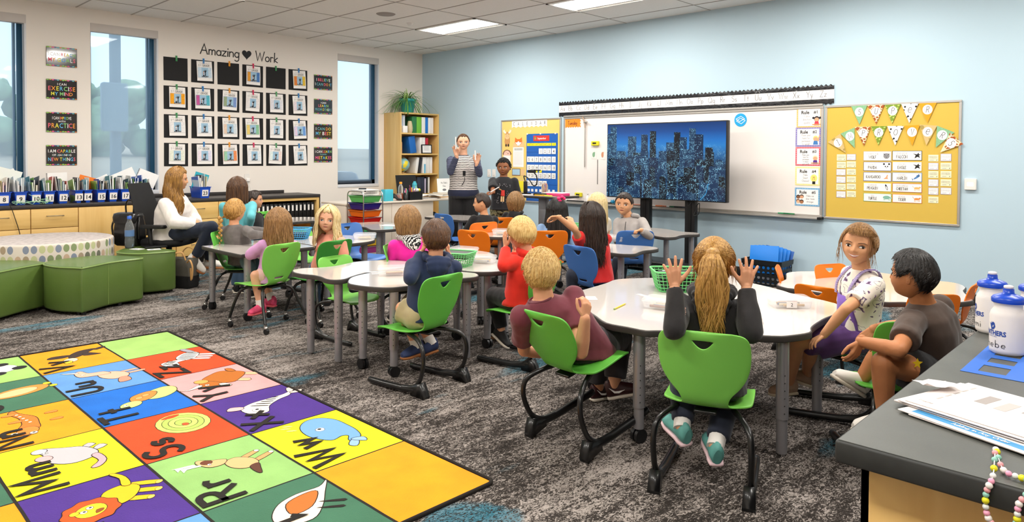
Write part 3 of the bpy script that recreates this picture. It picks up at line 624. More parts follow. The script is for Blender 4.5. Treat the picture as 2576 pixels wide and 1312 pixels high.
row([(223,233,.19,'#5f7fa8','book','thin blue book on the second shelf',0),(236,246,.185,'#8e8a8a','book','thin grey book on the second shelf',0),(248,258,.185,'#b98a62','book','thin brown book on the second shelf',0),(425,447,.27,'#efece9','binder','white binder left of its twin behind the small frame',0),(449,475,.27,'#e9e6e3','binder','white binder behind the small frame, right one',0),(481,503,.26,'#c2243c','book','red book at the right of the second shelf',0)],1.409)
shelfitem('binder','wide blue binder leaning on the second shelf','binder',sy(cx(335),0),sy(cx(395),0),1.409+.006,.28,'#1b66b8',d=.25,lean=.16,group=gB)
row([(377,402,.27,'#e8e5e2','binder','white binder leaning right of the globe',-.16),(450,488,.27,'#f0eeec','binder','white binder with a blue spine label on the globe shelf',-.02),(492,520,.27,'#e6e3e0','binder','white binder, second from right on the globe shelf',0),(522,543,.27,'#f0edeb','binder','white binder at the right end of the globe shelf',0)],1.08)
shelfitem('binder','dark binder leaning between white binders beside the globe','binder',sy(cx(412),0),sy(cx(432),0),1.083,.265,'#2c2d33',lean=-.16,group=gB)
M=TR(XB-.067,sy(cx(470),0),1.15); m=MB(); m.M=frame((0,0,0),(0,1,0),(0,0,1),(1,0,0)); m.prism(rrect(.034,.17,.004),0.0,.002,mat('blue spine label','#6fb4d6',.5)); tag(m.obj('spine_sticker',None,M),'light blue label on a white binder spine, globe shelf','label')
row([(232,246,.2,'#b23a2c','book','dark red book low in the bookcase behind the office chair',0),(250,262,.2,'#503a38','book','brown book low in the bookcase',0),(400,436,.275,'#3a3f52','binder','slate binder low in the bookcase, left one',0),(437,468,.275,'#2f3345','binder','dark slate binder low in the bookcase',0),(470,483,.25,'#cdbfd6','book','pale lilac book low in the bookcase',0),(485,499,.275,'#26262c','binder','black binder low in the bookcase',0),(502,518,.27,'#e2ded6','binder','cream binder at the right of the low shelf',0)],.745)
m=MB(); m.lathe([(.032,0),(.046,.03),(.05,.08),(.040,.15),(.030,.19),(.028,.195),(.0,.19)],mat('cream vase glaze','#cdbb94',.4),20)
for a in (.2,.9): m.disc(0,0,0,0,BLACK) if False else None
tag(m.obj('vase',None,TR(XB-.07,sy(cx(328),0),1.746)),'cream pierced vase on the top bookcase shelf','vase')
m=MB(); m.box(-.1,0,-.045,.045,0,.11,WHITE,.003); tag(m.obj('small_box',None,TR(XB-.01,sy(cx(266),0),1.746)),'small white box in front of the magazine files','box')
t=thing('framed_card','black picture frame with a printed card on the second shelf','picture frame',TR(XB-.035,sy(cx(477),0),1.41)@Matrix.Rotation(-.06,4,'Y'))
m=MB(); m.M=frame((0,0,.075),(0,1,0),(0,0,1),(1,0,0)); w,h=.215,.15
for q in ((-w/2,w/2,h/2-.014,h/2),(-w/2,w/2,-h/2,-h/2+.014),(-w/2,-w/2+.014,-h/2+.014,h/2-.014),(w/2-.014,w/2,-h/2+.014,h/2-.014)): m.box(q[0],q[1],q[2],q[3],-.006,.008,DPLAS)
m.obj('frame_border',t); m=MB(); m.M=frame((0,0,.075),(0,1,0),(0,0,1),(1,0,0)); m.box(-w/2+.014,w/2-.014,-h/2+.014,h/2-.014,-.004,.002,WHITE); g1=mat('grey print','#8b8688',.7)
for k,yy in enumerate((.035,.01,-.015)): m.box(-.06,.045,yy,yy+.006,.002,.0025,g1)
m.obj('printed_card',t)
t=thing('globe','small desk globe with a yellow continent on the bookcase shelf','globe',TR(XB-.13,sy(cx(282),0)+.005,1.081))
gm=mat('globe ocean','#86b7bd',.35); n,l,bb=nodes_of(gm); tx=n.new('ShaderNodeTexNoise'); tx.inputs['Scale'].default_value=7; rp=ramp(n,[(.50,'#86b7bd'),(.52,'#e6cf2e')]); tc=n.new('ShaderNodeTexCoord'); l.new(tc.outputs['Object'],tx.inputs['Vector']); l.new(tx.outputs[0],rp.inputs[0]); l.new(rp.outputs[0],bb.inputs['Base Color'])
m=MB(); m.sph((0,0,.145),.112,gm,28,18); m.obj('sphere',t); m=MB(); m.lathe([(.06,0),(.055,.012),(.02,.02),(.012,.035)],mat('globe stand wood','#b08a5a',.5),18); m.obj('base',t)
m=MB(); m.tube([(0,.118*math.sin(a),.145-.118*math.cos(a)) for a in [i*PI/12 for i in range(13)]],.004,CHROME,6); m.obj('meridian_arc',t)
# plant
t=thing('potted_plant','spider plant in a teal pot on top of the bookcase','plant',TR(.24,-.50,BH+.001))
pot=mat('teal pot','#2f9d97',.35); m=MB(); m.lathe([(.085,0),(.10,.02),(.125,.19),(.14,.195),(.142,.235),(.132,.238),(.128,.205),(.0,.20)],pot,28); m.obj('pot',t)
m=MB(); m.lathe([(0,0),(.125,0)],mat('potting soil','#3a2b20',.95),20,(0,0,.205)); m.obj('soil',t)
g1=mat('spider leaf green','#5f9a48',.45,var=.25,vscale=30); g2=mat('spider leaf pale','#a9cc74',.45,var=.2,vscale=30); m=MB(); rr=random.Random(3)
for k in range(120):
    a=rr.gauss(-2.2,1.5) if k%2 else rr.uniform(0,2*PI); L=rr.uniform(.25,.62); up=rr.uniform(.1,1.0) if k%3 else rr.uniform(.8,1.4); dr=rr.uniform(.5,1.4)
    P=[]; N=9
    for i in range(N+1):
        u=i/N; rad=L*(u*math.cos(up)+.12*u); zz=.2+L*(u*math.sin(up))-dr*L*u*u*(1.15-.35*math.sin(up)); P.append(Vector((rad*math.cos(a),rad*math.sin(a),zz)))
    P=[Vector((max(p.x,-.21),min(p.y,.45),p.z if math.hypot(p.x,p.y)<.30 or p.z>-.0 else max(p.z,-.03))) for p in P]
    sd=Vector((-math.sin(a),math.cos(a),0)); vs=[]
    for i,p in enumerate(P): w=.007*math.sin(PI*min(1,.15+i/N*.85))**.7; vs+= [tuple(p+sd*w),tuple(p+Vector((0,0,-w*.4))),tuple(p-sd*w)]
    fs=[]
    for i in range(N): fs+=[(3*i,3*i+1,3*i+4,3*i+3),(3*i+1,3*i+2,3*i+5,3*i+4)]
    m.add(vs,fs,g1 if k%3 else g2,True)
m.obj('leaves',t)
# ------------------------------------------------------------------ teacher desk by the bookcase
DX=1.5; cream=mat('cream desk laminate','#dccfc0',.5); DY0,DY1=-2.50,-.99
t=thing('teacher_desk','cream laminate desk in front of the bookcase','desk',TR(0,0,0))
m=MB(); m.box(DX-.60,DX+.02,DY0-.01,-.42,.70,.725,cream,.004); m.obj('desk_top',t)
for a,c in ((DY0,(DY0+DY1)/2-.003),((DY0+DY1)/2+.003,DY1)):
    m=MB(); m.box(DX-.38,DX,a,c,0.001,.699,cream,.003); m.obj('pedestal',t)
for y in (-.5,): 
    m=MB(); m.box(DX-.03,DX+.0,y-.02,y+.02,0.001,.699,maplev); m.obj('leg',t)
dz=.726
def yd(px,X=DX-.1): return onX(px,505,X).y
def dpt(px,py): return onz(px,py,dz)
A=dpt(975,511)
m=MB(); m.box(-.05,.05,-.07,.07,0,.165,mat('turquoise box','#45b9cf',.5),.004); m.disc(0,0,0,0,BLACK) if False else 0; tag(m.obj('turquoise_box',None,TR(DX-.10,yd(974),dz)),'turquoise box at the left end of the desk','box')
m=MB()
for k in range(5): m.tube(spline([(-.05+.02*k,-.06,.015+.01*k),(.0,.0,.05+.01*k),(.04,.05,.02),(.05,.1,.012)],4,False),.016,DPLAS,6)
tag(m.obj('black_pouch',None,TR(DX-.10,yd(991),dz)),'crumpled black pouch next to the turquoise box','pouch')
glassy=mat('clear plastic','#e9eef0',.06,trans=.9,ior=1.3)
t=thing('candle_jar','small clear glass jar between the pouch and orange drink','jar',TR(DX-.09,yd(1002),dz)); m=MB(); m.lathe([(.035,0),(.04,.01),(.04,.075),(.034,.085)],glassy,16); m.obj('jar_body',t); m=MB(); m.lathe([(.036,.0),(.036,.014)],ALU,16,(0,0,.086)); m.obj('lid',t)
def bottle(t,prof,mt,cap,capm,n=20):
    m=MB(); m.lathe(prof,mt,n); m.obj('bottle_body',t); m=MB(); m.lathe(cap,capm,n); m.obj('cap',t)
t=thing('drink_bottle','clear sports drink bottle with orange cap and orange drink','bottle',TR(DX-.15,yd(1008,DX-.15),dz)); 
bottle(t,[(.034,0),(.037,.01),(.037,.15),(.035,.16),(.037,.17),(.03,.205),(.016,.225),(.016,.235)],glassy,[(.021,.236),(.021,.262),(.018,.265)],mat('orange cap','#f59a16',.4))
m=MB(); m.lathe([(.033,.004),(.034,.01),(.034,.10),(.0,.10)],mat('orange drink','#ee6a20',.2),18); m.obj('drink',t)
t=thing('pencil_cup','black mesh pencil cup crowded with pens','cup',TR(DX-.08,yd(1019),dz)); m=MB(); m.lathe([(.038,0),(.042,.11),(.039,.11),(.036,.004)],DPLAS,18); m.obj('cup_body',t)
def pens(n,cx,cy,h,rr,grp,lab,sp=.022):
    for k in range(n):
        c=rr.choice(['#d94a8a','#2a2a2e','#3b6fc4','#e9e5e0','#7a4fb0','#ef8d2b','#2f9a5a','#e8d23a']); m=MB(); a=rr.uniform(0,6.28); q=rr.uniform(.2,1)*sp; hh=h*rr.uniform(.8,1.05)
        m.tube([(q*.4*math.cos(a),q*.4*math.sin(a),.006),(q*1.3*math.cos(a),q*1.3*math.sin(a),hh*.95),(q*1.4*math.cos(a),q*1.4*math.sin(a),hh)],[.0042,.0042,.0015],mat('pen '+c,c,.4),6)
        tag(m.obj('pen',None,TR(cx,cy,dz)),lab,'pen',grp)
rr=random.Random(5); pens(9,DX-.08,yd(1019),.17,rr,'pens in the mesh cup','pen or pencil standing in the black mesh cup')
t=thing('desk_caddy','black desk caddy box packed with supplies','caddy',TR(DX-.09,yd(1040),dz)); m=MB(); m.loft([[(x*s,y*s,z) for x,y in rrect(.13,.24,.01)] for z,s in ((0,.95),(.12,1),(.12,.96),(.01,.9))],DPLAS,True,False); m.obj('caddy_body',t)
pens(14,DX-.09,yd(1037),.21,rr,'markers in the black desk caddy','marker standing in the black desk caddy',.05)
m=MB(); m.sph((0,0,0),(.03,.05,.03),mat('white tissue','#f3f1ee',.8,bump=1,bscale=60),10,8); m.sph((0,.05,0),(.02,.03,.025),mat('yellow tissue','#e8e23a',.8),8,6); tag(m.obj('craft_poms',None,TR(DX-.08,yd(1045),dz+.14)),'white and yellow pompoms heaped in the desk caddy','craft pompoms')
t=thing('water_bottle','aqua water bottle with flip lid standing behind the caddy','bottle',TR(DX-.32,yd(1043,DX-.32),dz)); aq=mat('aqua plastic','#4fb9c6',.25); m=MB(); m.lathe([(.036,0),(.04,.01),(.04,.17),(.034,.19)],aq,20); m.obj('bottle_body',t); m=MB(); m.lathe([(.036,.191),(.036,.225),(.028,.235),(.02,.25),(.02,.262)],mat('aqua lid','#3aa6b8',.4),20); m.obj('lid',t)
m=MB(); 
for k in range(3): m.box(-.11,.11,-.15,.15,.001+k*.004,.004+k*.004,WHITE)
o=tag(m.obj('paper_stack',None,TR(DX-.14,yd(1074),dz,.15)),'white loose papers on the right part of the desk','papers')
m=MB(); vs=[]; 
for i in range(9):
    u=i/8; vs+=[(-.12,-.2+.4*u,.02+.035*math.sin(u*PI)),(.12,-.2+.4*u,.02+.03*math.sin(u*PI))]
m.add(vs,[(2*i,2*i+2,2*i+3,2*i+1) for i in range(8)],WHITE); tag(m.obj('open_magazine',None,TR(DX-.16,yd(1078),dz+.012,-.1)),'curled open booklet on the desk papers','booklet')
for k,(c,h) in enumerate((('#e8e2da',.012),('#d9b88f',.02),('#f0ece6',.02),('#cbbfae',.012))):
    m=MB(); m.box(-.15,.15,-.12,.12,0,h,mat('stack '+c,c,.6)); tag(m.obj('folder_stack',None,TR(DX-.18,yd(1118),dz+.001+[0,.013,.034,.055][k],.05*k)),['lowest','second','third','top'][k]+' folder in the pile at the right desk end','folder','pile of folders on the desk')
t=thing('class_sign','white standing class sign behind the folders, partly hidden by the teacher','sign',TR(DX-.40,yd(1118,DX-.4),dz+.07)@Matrix.Rotation(-.1,4,'Y')); m=MB(); m.M=frame((0,0,.11),(0,1,0),(0,0,1),(1,0,0)); m.prism(rrect(.28,.22,.01),-.002,.002,WHITE); m.obj('card',t)
m=MB(); m.M=frame((0,0,.11),(0,1,0),(0,0,1),(1,0,0)); strokes(m,"Mrs. Rank's",0,.03,.026,.003,BLACK,.0025,sx=.9); strokes(m,'Class',0,-.02,.024,.003,BLACK,.0025); m.obj('lettering',t); m=MB(); m.M=frame((0,0,.11),(0,1,0),(0,0,1),(1,0,0)); m.disc(0,-.07,.04,.018,mat('grey drawing','#77757a',.7),.0025); m.obj('drawing',t)
m=MB(); m.box(-.15,.15,-.12,.12,0,.068,mat('tray wire','#d8cfc2',.5),.004); tag(m.obj('letter_tray',None,TR(DX-.42,yd(1118,DX-.42),dz)),'low cream tray under the class sign','tray')
# ------------------------------------------------------------------ rolling drawer cart
t=thing('rolling_cart','chrome rolling cart with coloured plastic drawers beside the desk','cart',TR(1.725,-2.345,0,PI/2))
cw,cdp=.37,.30
m=MB()
for x in (-cdp/2,cdp/2):
    m.tube(spline([(x,-cw/2,.06),(x,-cw/2,.5),(x,-cw/2,.82),(x,-cw/2+.02,.88),(x,-cw/2+.06,.896),(x,0,.90),(x,cw/2-.06,.896),(x,cw/2-.02,.88),(x,cw/2,.82),(x,cw/2,.5),(x,cw/2,.06)],4,False),.008,CHROME,8)
m.obj('chrome_frame',t)
DC=[('#5fb85f','green'),('#2a1f7a','purple'),('#f0731a','orange'),('#d3150f','red'),('#5faf3f','green'),('#2f8fc9','blue'),('#e8c52a','yellow'),('#b0418f','pink')]
for k,(c,nm) in enumerate(DC):
    z=.755-.095*k; 
    if z<.08: break
    m=MB(); dm=mat('drawer '+nm,c,.3)
    def rq(w,d,z): return [(-d/2,-w/2,z),(d/2,-w/2,z),(d/2,w/2,z),(-d/2,w/2,z)]
    m.loft([rq(cw-.09,cdp-.06,z),rq(cw-.03,cdp-.02,z+.075),rq(cw-.012,cdp+.0,z+.076),rq(cw-.012,cdp,z+.082),rq(cw-.05,cdp-.04,z+.082),rq(cw-.10,cdp-.08,z+.004)],dm,True,False); m.obj('drawer',t,label='%s plastic drawer'%nm)
    for y in (-cw/2+.003,cw/2-.003):
        m=MB(); m.cyl((-cdp/2,y,z+.086),(cdp/2,y,z+.086),.004,CHROME,6); m.obj('rail',t)
for x in (-cdp/2,cdp/2):
    for y in (-cw/2,cw/2): m=MB(); m.cyl((x,y-.012,.028),(x,y+.012,.028),.028,DPLAS,14); m.cyl((x,y,.03),(x,y,.065),.006,CHROME,6); m.obj('caster',t)
t=thing('basket','white slotted plastic basket on top of the rolling cart','basket',TR(1.725,-2.345,.852,PI/2)@Matrix.Diagonal((1,.95,1,1))); m=MB()
for i in range(-8,9): m.box(.11,.116,i*.018-.006,i*.018+.004,.0,.06,WHITE); m.box(-.116,-.11,i*.018-.006,i*.018+.004,.0,.06,WHITE)
m.box(-.12,.12,-.16,.16,.06,.068,WHITE); m.box(-.12,.12,-.16,.16,0,.006,WHITE); m.obj('basket_body',t)
m=MB(); m.box(-.05,.05,-.03,.03,0,.03,DPLAS,.004); tag(m.obj('remote',None,TR(1.70,-2.37,.90,.8)@Matrix.Rotation(.4,4,'X')),'black device lying in the white basket on the cart','device')
# office chair behind the desk (only the mesh back shows)
def office_chair(M,label,arms=True,scale=1):
    t=thing('office_chair',label,'office chair',M,'black office chairs')
    fab=mat('black seat fabric','#17171a',.7,bump=.3,bscale=300); mesh=mat('black mesh back','#131316',.6,bump=.5,bscale=500)
    m=MB(); m.loft([[(x*s,y*s,z) for x,y in rrect(.5,.48,.12,6)] for z,s in ((.40,.8),(.415,.95),(.44,1),(.47,.98),(.485,.9))],fab); m.obj('seat',t)
    rings=[]
    for i in range(9):
        u=i/8; z=.50+.56*u; w=.235-.03*abs(u-.4)-.02*u*u; yb=-.23-.08*u+.03*math.sin(u*PI*1.2); q=[]
        for a in range(16): th=2*PI*a/16; q.append((w*math.copysign(abs(math.cos(th))**.4,math.cos(th)),yb+.018*math.sin(th)-.05*(1-abs(math.cos(th))**2)*.6,z))
        rings.append(q)
    m=MB(); m.loft(rings,mesh); m.obj('backrest',t)
    m=MB(); m.tube(spline([(0,-.1,.38),(0,-.3,.40),(0,-.33,.55),(0,-.34,.75)],5,False),.02,DPLAS,8); m.obj('back_support',t)
    if arms:
        for s in (-1,1):
            m=MB(); m.tube(spline([(s*.18,0,.40),(s*.29,-.02,.42),(s*.30,-.04,.60)],5,False),.022,DPLAS,8); m.obj('arm_post',t)
            m=MB(); m.loft([[(s*.30+x*k,-.0+y*k,z) for x,y in rrect(.09,.28,.04)] for z,k in ((.605,.9),(.62,1),(.64,.92))],DPLAS); m.obj('armrest',t)
    m=MB(); m.cyl((0,0,.1),(0,0,.4),.03,DPLAS,12); m.cyl((0,0,.20),(0,0,.4),.02,CHROME,12); m.obj('gas_column',t)
    for k in range(5):
        a=2*PI*k/5+.3; c,s=math.cos(a),math.sin(a); m=MB(); m.tube([(0,0,.11),(.16*c,.16*s,.10),(.29*c,.29*s,.075)],[.03,.024,.018],DPLAS,8); m.obj('base_arm',t)
        m=MB(); m.cyl((.30*c-.022*s,.30*s+.022*c,.031),(.30*c+.022*s,.30*s-.022*c,.031),.030,DPLAS,14); m.cyl((.295*c,.295*s,.03),(.295*c,.295*s,.07),.01,DPLAS,8); m.obj('caster',t)
    return t
office_chair(TR(DX-1.02,-1.45,-.14,-PI/2-.1) if False else TR(.84,onX(1030,480,.62).y,0,-PI/2),'black office chair tucked between bookcase and desk',False)
# ------------------------------------------------------------------ front wall: boards
def wr(p0,p1,Y=0):
    a=onY(p0[0],p0[1],Y); c=onY(p1[0],p1[1],Y); return a.x,c.x,c.z,a.z
cork=mat('mustard bulletin cloth','#d2b04c',.85,bump=.1,bscale=500); corkl=mat('yellow bulletin cloth','#e6c873',.85,bump=.1,bscale=500)
def board(name,label,cat,x0,x1,z0,z1,fill,fr=ALU,fw=.022):
    t=thing(name,label,cat,MF((x0+x1)/2,(z0+z1)/2)); w,h=x1-x0,z1-z0
    m=MB(); m.box(-w/2+.01,w/2-.01,-h/2+.01,h/2-.01,.001,.012,fill); m.obj('panel',t)
    m=MB()
    m.box(-w/2,w/2,h/2-fw,h/2,.001,.02,fr,.003); m.box(-w/2,w/2,-h/2,-h/2+fw,.001,.02,fr,.003); m.box(-w/2,-w/2+fw,-h/2+fw,h/2-fw,.001,.02,fr,.003); m.box(w/2-fw,w/2,-h/2+fw,h/2-fw,.001,.02,fr,.003)
    m.obj('frame_border',t); return t
board('bulletin_board','yellow bulletin board with the calendar, left of the whiteboard','bulletin board',1.95,3.15,.69,1.925,corkl)
board('bulletin_board','large mustard bulletin board with pennants at the right','bulletin board',6.815,8.067,.724,1.921,cork)
wbm=mat('whiteboard enamel','#ece5e1',.16,coat=.3)
wbt=board('whiteboard','long whiteboard behind the big screen','whiteboard',3.2033,6.80,.7296,1.9248,wbm,ALU,.028)
m=MB(); m.box(-1.79,1.79,-.615,-.597,.0,.085,ALU,.003); m.obj('marker_tray',wbt); m=MB(); m.box(-1.79,1.79,.597,.62,.0,.03,ALU,.003); m.obj('map_rail',wbt)
m=MB(); m.box(1.77,1.81,-.618,-.59,.0,.09,DPLAS,.003); m.obj('tray_end_cap',wbt)
ZB=.7296
# alphabet strip
a0=onY(1408,274); a1=onY(2099.6,237); xw=a1.x-a0.x; zc=(a0.z+a1.z)/2
foil=mat('crinkled black plastic','#14161c',.22,bump=.9,bscale=26,coat=.4)
t=thing('alphabet_banner','long white alphabet strip with wavy black plastic borders above the whiteboard','banner',MF((a0.x+a1.x)/2,zc,.004))
zt=[onY(1408,256.9).z-a0.z,onY(1408,264.6).z-a0.z,onY(1408,283.3).z-a0.z,onY(1408,291.9).z-a0.z]
m=MB(); m.box(-xw/2,xw/2,zt[2]-.01,zt[1]+.01,.006,.008,WHITE); gl_=mat('guide line pink','#e3bfc6',.7)
m.obj('paper_strip',t)
for e0,e1,nm in ((zt[1],zt[0],1),(zt[2],zt[3],-1)):
    m=MB(); N=440; vs=[]
    for i in range(N+1):
        u=i/N; x=-xw/2+xw*u; s_=e1+.009*math.sin(u*2*PI*78)*nm; wob=.003*noise.noise(Vector((x*9,e0,1))); vs+=[(x,e0-nm*.004,.0088+abs(wob)),(x,(e0+s_)/2,.011+wob*2),(x,s_,.009)]
    fs=[]
    for i in range(N):
        for j in (0,1): q=(3*i+j,3*i+3+j,3*i+4+j,3*i+1+j); fs.append(q if nm>0 else q[::-1])
    m.add(vs,fs,foil,True); m.obj('scalloped_border',t)
gp=mat('pencil grey letters','#5b5558',.7); h=(zt[1]-zt[2])*.62
for i in range(26): m=MB(); U=chr(65+i); strokes(m,U+U.lower(),-xw/2+.065+(xw-.12)*i/25.4,zt[2]+(zt[1]-zt[2])*.26,h,.0045,gp,.0086,gap=.2,sx=.85); m.obj('letter_pair',t)
def paper(name,label,cat,p0,p1,col=WHITE,off=.013,grp=None,rot=0,draw=None,th=.0012,Y=0):
    x0,x1,z0,z1=wr(p0,p1,Y); w,h=x1-x0,z1-z0
    t=thing(name,label,cat,MF((x0+x1)/2,(z0+z1)/2,off)@Matrix.Rotation(rot,4,'Z'),grp)
    m=MB(); m.box(-w/2,w/2,-h/2,h/2,0,th,col); m.obj('sheet',t)
    if draw: draw(t,w,h,th+.0004)
    return t
# --- calendar board
def pc(x,y,s=4.859,ox=1250,oy=290): return (ox+x/s,oy+y/s)
m=None
for i,ch in enumerate('CALENDAR'):
    xa=192+54*i; ya=72-2.2*i
    def dr(t,w,h,z,ch=ch): m=MB(); strokes(m,ch,0,-h*.22,h*.52,.006,BLACK,z,sx=.8); m.obj('letter',t)
    x0,x1,z0,z1=wr(pc(xa,ya),pc(xa+52,ya+72)); w,h=x1-x0,z1-z0
    t=thing('pennant','white pennant with the letter %s%s of the word CALENDAR'%(ch,', first A' if i==1 else ', second A' if i==6 else ''),'pennant',MF((x0+x1)/2,(z0+z1)/2,.014),'CALENDAR pennants')
    m=MB(); m.prism([(-w/2,h/2),(-w/2,-h*.62),(0,-h*.40),(w/2,-h*.62),(w/2,h/2)],0,.0012,WHITE); m.obj('flag',t); dr(t,w,h,.0016)
def shape(t,name,mt,pts,z): m=MB(); m.poly(pts,mt,z); return m.obj(name,t)
tan=mat('tan print','#c9935a',.7); tan2=mat('light tan print','#e5bd8a',.7); dk=mat('dark brown print','#3a2a22',.7); orf=mat('fox orange','#e9762b',.7); pnk=mat('pale pink print','#ecc0ae',.7); brn=mat('hedgehog brown','#7b4a3a',.7); creamp=mat('cream print','#f5e6d0',.7)
x0,x1,z0,z1=wr(pc(80,172),pc(190,382)); w,h=x1-x0,z1-z0
t=thing('moose_cutout','brown moose paper cutout on the calendar board','cutout',MF((x0+x1)/2,(z0+z1)/2,.0135))
m=MB(); m.disc(0,-h*.05,w*.28,h*.42,tan,.001,20); m.disc(0,-h*.2,w*.3,h*.22,tan,.0012,20); m.obj('body',t)
m=MB(); m.disc(0,h*.08,w*.27,h*.16,tan2,.0018,20); m.disc(-w*.1,h*.11,.005,.004,dk,.0022); m.disc(w*.1,h*.11,.005,.004,dk,.0022); m.disc(-w*.11,h*.22,.004,.006,dk,.0022); m.disc(w*.11,h*.22,.004,.006,dk,.0022); m.obj('muzzle',t)
for s in (-1,1):
    m=MB(); P=[(s*w*.12,h*.25),(s*w*.3,h*.27),(s*w*.42,h*.35),(s*w*.48,h*.48),(s*w*.38,h*.42),(s*w*.3,h*.5),(s*w*.24,h*.38),(s*w*.14,h*.36)]; m.poly(P if s>0 else P[::-1],creamp,.0016); m.obj('antler',t)
    m=MB(); m.disc(s*w*.13,-h*.42,w*.09,h*.08,dk,.0018); m.obj('hoof',t)
def foxpaper(t,w,h,z):
    m=MB(); g=mat('grey print','#8b8688',.7)
    for k,yy in enumerate((.40,.35)): 
        for q in range(9): m.box(-w*.36+q*w*.085,-w*.36+q*w*.085+w*.055,yy*h,yy*h+.009,z,z+.0003,BLACK)
    for k in range(11): m.box(-w*.4,w*.4,h*.25-k*h*.06,h*.25-k*h*.06+.0015,z,z+.0003,g)
    m.obj('printed_words',t)
paper('number_chart','tall white chart sheet under the fox on the calendar board','chart',pc(205,388),pc(334,632),draw=foxpaper)
x0,x1,z0,z1=wr(pc(205,270),pc(340,388)); w,h=x1-x0,z1-z0
t=thing('fox_cutout','orange and white fox paper cutout above the white chart','cutout',MF((x0+x1)/2,(z0+z1)/2,.0145))
m=MB(); m.poly([(-w*.5,-h*.5),(w*.48,-h*.5),(w*.5,h*.1),(w*.25,0),(-w*.25,0),(-w*.45,-h*.1)],tan2,.001); m.obj('body',t)
m=MB(); m.poly([(-w*.3,h*.5),(-w*.33,-h*.05),(0,-h*.4),(w*.33,-h*.05),(w*.3,h*.5),(w*.12,h*.32),(-w*.12,h*.32)],orf,.0014); m.poly([(-w*.3,0),(0,-h*.42),(w*.3,0),(w*.12,-h*.02),(0,h*.12),(-w*.12,-h*.02)],WHITE,.0018); m.disc(0,-h*.36,.006,.006,dk,.0022); m.disc(-w*.13,h*.02,.004,.005,dk,.0022); m.disc(w*.13,h*.02,.004,.005,dk,.0022); m.obj('face',t)
x0,x1,z0,z1=wr(pc(80,418),pc(184,580)); w,h=x1-x0,z1-z0
t=thing('hedgehog_cutout','brown hedgehog paper cutout beside the standing boy','cutout',MF((x0+x1)/2,(z0+z1)/2,.0135))
m=MB(); m.poly([( (w*.5+(.006 if i%2 else -.004))*math.cos(PI*i/16), h*.12+(h*.36+(.006 if i%2 else -.004))*math.sin(PI*i/16)) for i in range(17)],brn,.001); m.obj('spines',t)
m=MB(); m.disc(0,h*.14,w*.38,h*.28,pnk,.0016,20); m.box(-w*.42,w*.42,-h*.5,h*.05,.0018,.0022,WHITE); m.disc(w*.12,h*.2,.008,.008,dk,.0022); m.disc(-w*.1,h*.28,.004,.005,dk,.0022); m.obj('face',t)
def lap(t,w,h,z): m=MB(); m.box(-w*.44,w*.44,-h*.38,h*.4,z,z+.0006,mat('card pale blue','#a9cbe0',.6)); m.obj('picture',t)
paper('picture_card','brown edged card with a pale blue picture low on the calendar board','card',pc(192,648),pc(294,738),mat('card brown','#8f6b55',.7),draw=lap)
paper('fox_card','small fox picture card beside the pale blue card','card',pc(300,655),pc(344,735),tan2,off=.0125)
paper('yellow_note','bright yellow paper low on the calendar board behind the boy','paper',pc(236,800),pc(330,925),mat('neon yellow paper','#f0e22c',.7))
blue=mat('blue pocket chart vinyl','#1d5fb4',.35,bump=.4,bscale=18,coat=.2)
x0,x1,z0,z1=wr(pc(372,228),pc(748,1020)); z0=.70; w,h=x1-x0,z1-z0; CM=MF(x0,z1,.0135)
t=thing('calendar_chart','blue vinyl September calendar pocket chart','calendar',CM)
m=MB(); m.box(0,w,-h,0,0,.003,blue); m.obj('vinyl_sheet',t)
m=MB(); gr=mat('vinyl seam','#15498f',.4)
for k in range(8): m.box(0.004,w-.004,-h*(.15+k*.118),-h*(.15+k*.118)+.003,.0032,.005,gr)
m.obj('pocket_seams',t)
u=lambda c:(c-372)/376*w; v=lambda c:-(c-228)/792*h*1.0
redm=mat('calendar header red','#d8342c',.6); yel=mat('calendar yellow','#f2e41f',.6)
m=MB(); m.box(u(458),u(650),v(312),v(250),.0036,.005,redm); ho=m.obj('month_header',t,label='red September header')
m=MB(); m.text('September',u(508),v(293),.030,WHITE,.0054,'L',.92,.01); m.disc(u(482),v(281),.022,.026,mat('green badge','#4f9a5a',.6),.0054); m.disc(u(482),v(284),.013,.013,orf,.0058); m.obj('lettering',ho)
CP=[383,427,476,527,578,628,682]
for i,d in enumerate(['Sunday','Monday','Tuesday','Wednesday','Thursday','Friday','Saturday']):
    m=MB(); m.box(u(CP[i]-3),u(CP[i]+46),v(368),v(336),.0036,.005,yel); o=m.obj('weekday_card',t); 
    m=MB(); m.text(d,u(CP[i]+21),v(356),.011,BLACK,.0054,'C',.72); m.obj('lettering',o)
dd=1
for r in range(5):
    for c in range(7):
        if r==0 and c<3 or dd>30: continue
        yy=[398,492,587,680,772][r]
        M=CM@Matrix.Translation((u(CP[c]+22),v(yy+32),.0066)); o=thing('date_card','white calendar card for day %d'%dd,'date card',M,'calendar date cards')
        m=MB(); a=(u(46)-u(0))/2; e=(v(0)-v(64))/2; m.box(-a,a,-e,e,-.0008,.0002,WHITE); m.obj('card',o); m=MB(); m.text(str(dd),0,-.024,.046,BLACK,.0006,'C',.72 if dd>9 else .85,.004); m.obj('number',o); dd+=1
for i,c in enumerate((1,2,3)):
    M=CM@Matrix.Translation((u(CP[c]+22),v(662),.0085)); m=MB(); m.box(-.025,.025,-.018,.018,0,.0008,yel); tag(m.obj('yellow_tab',None,M),'yellow tab over day %d on the calendar'%(20+i),'tab','yellow calendar tabs')
for i in range(7):
    M=CM@Matrix.Translation((u(CP[i]+22),v(885),.0066)); m=MB(); m.box(-.022,.022,-.02,.02,0,.0008,WHITE); tag(m.obj('spare_card',None,M),'blank white card in the lowest pocket row of the calendar','card','spare cards in the calendar bottom pocket')
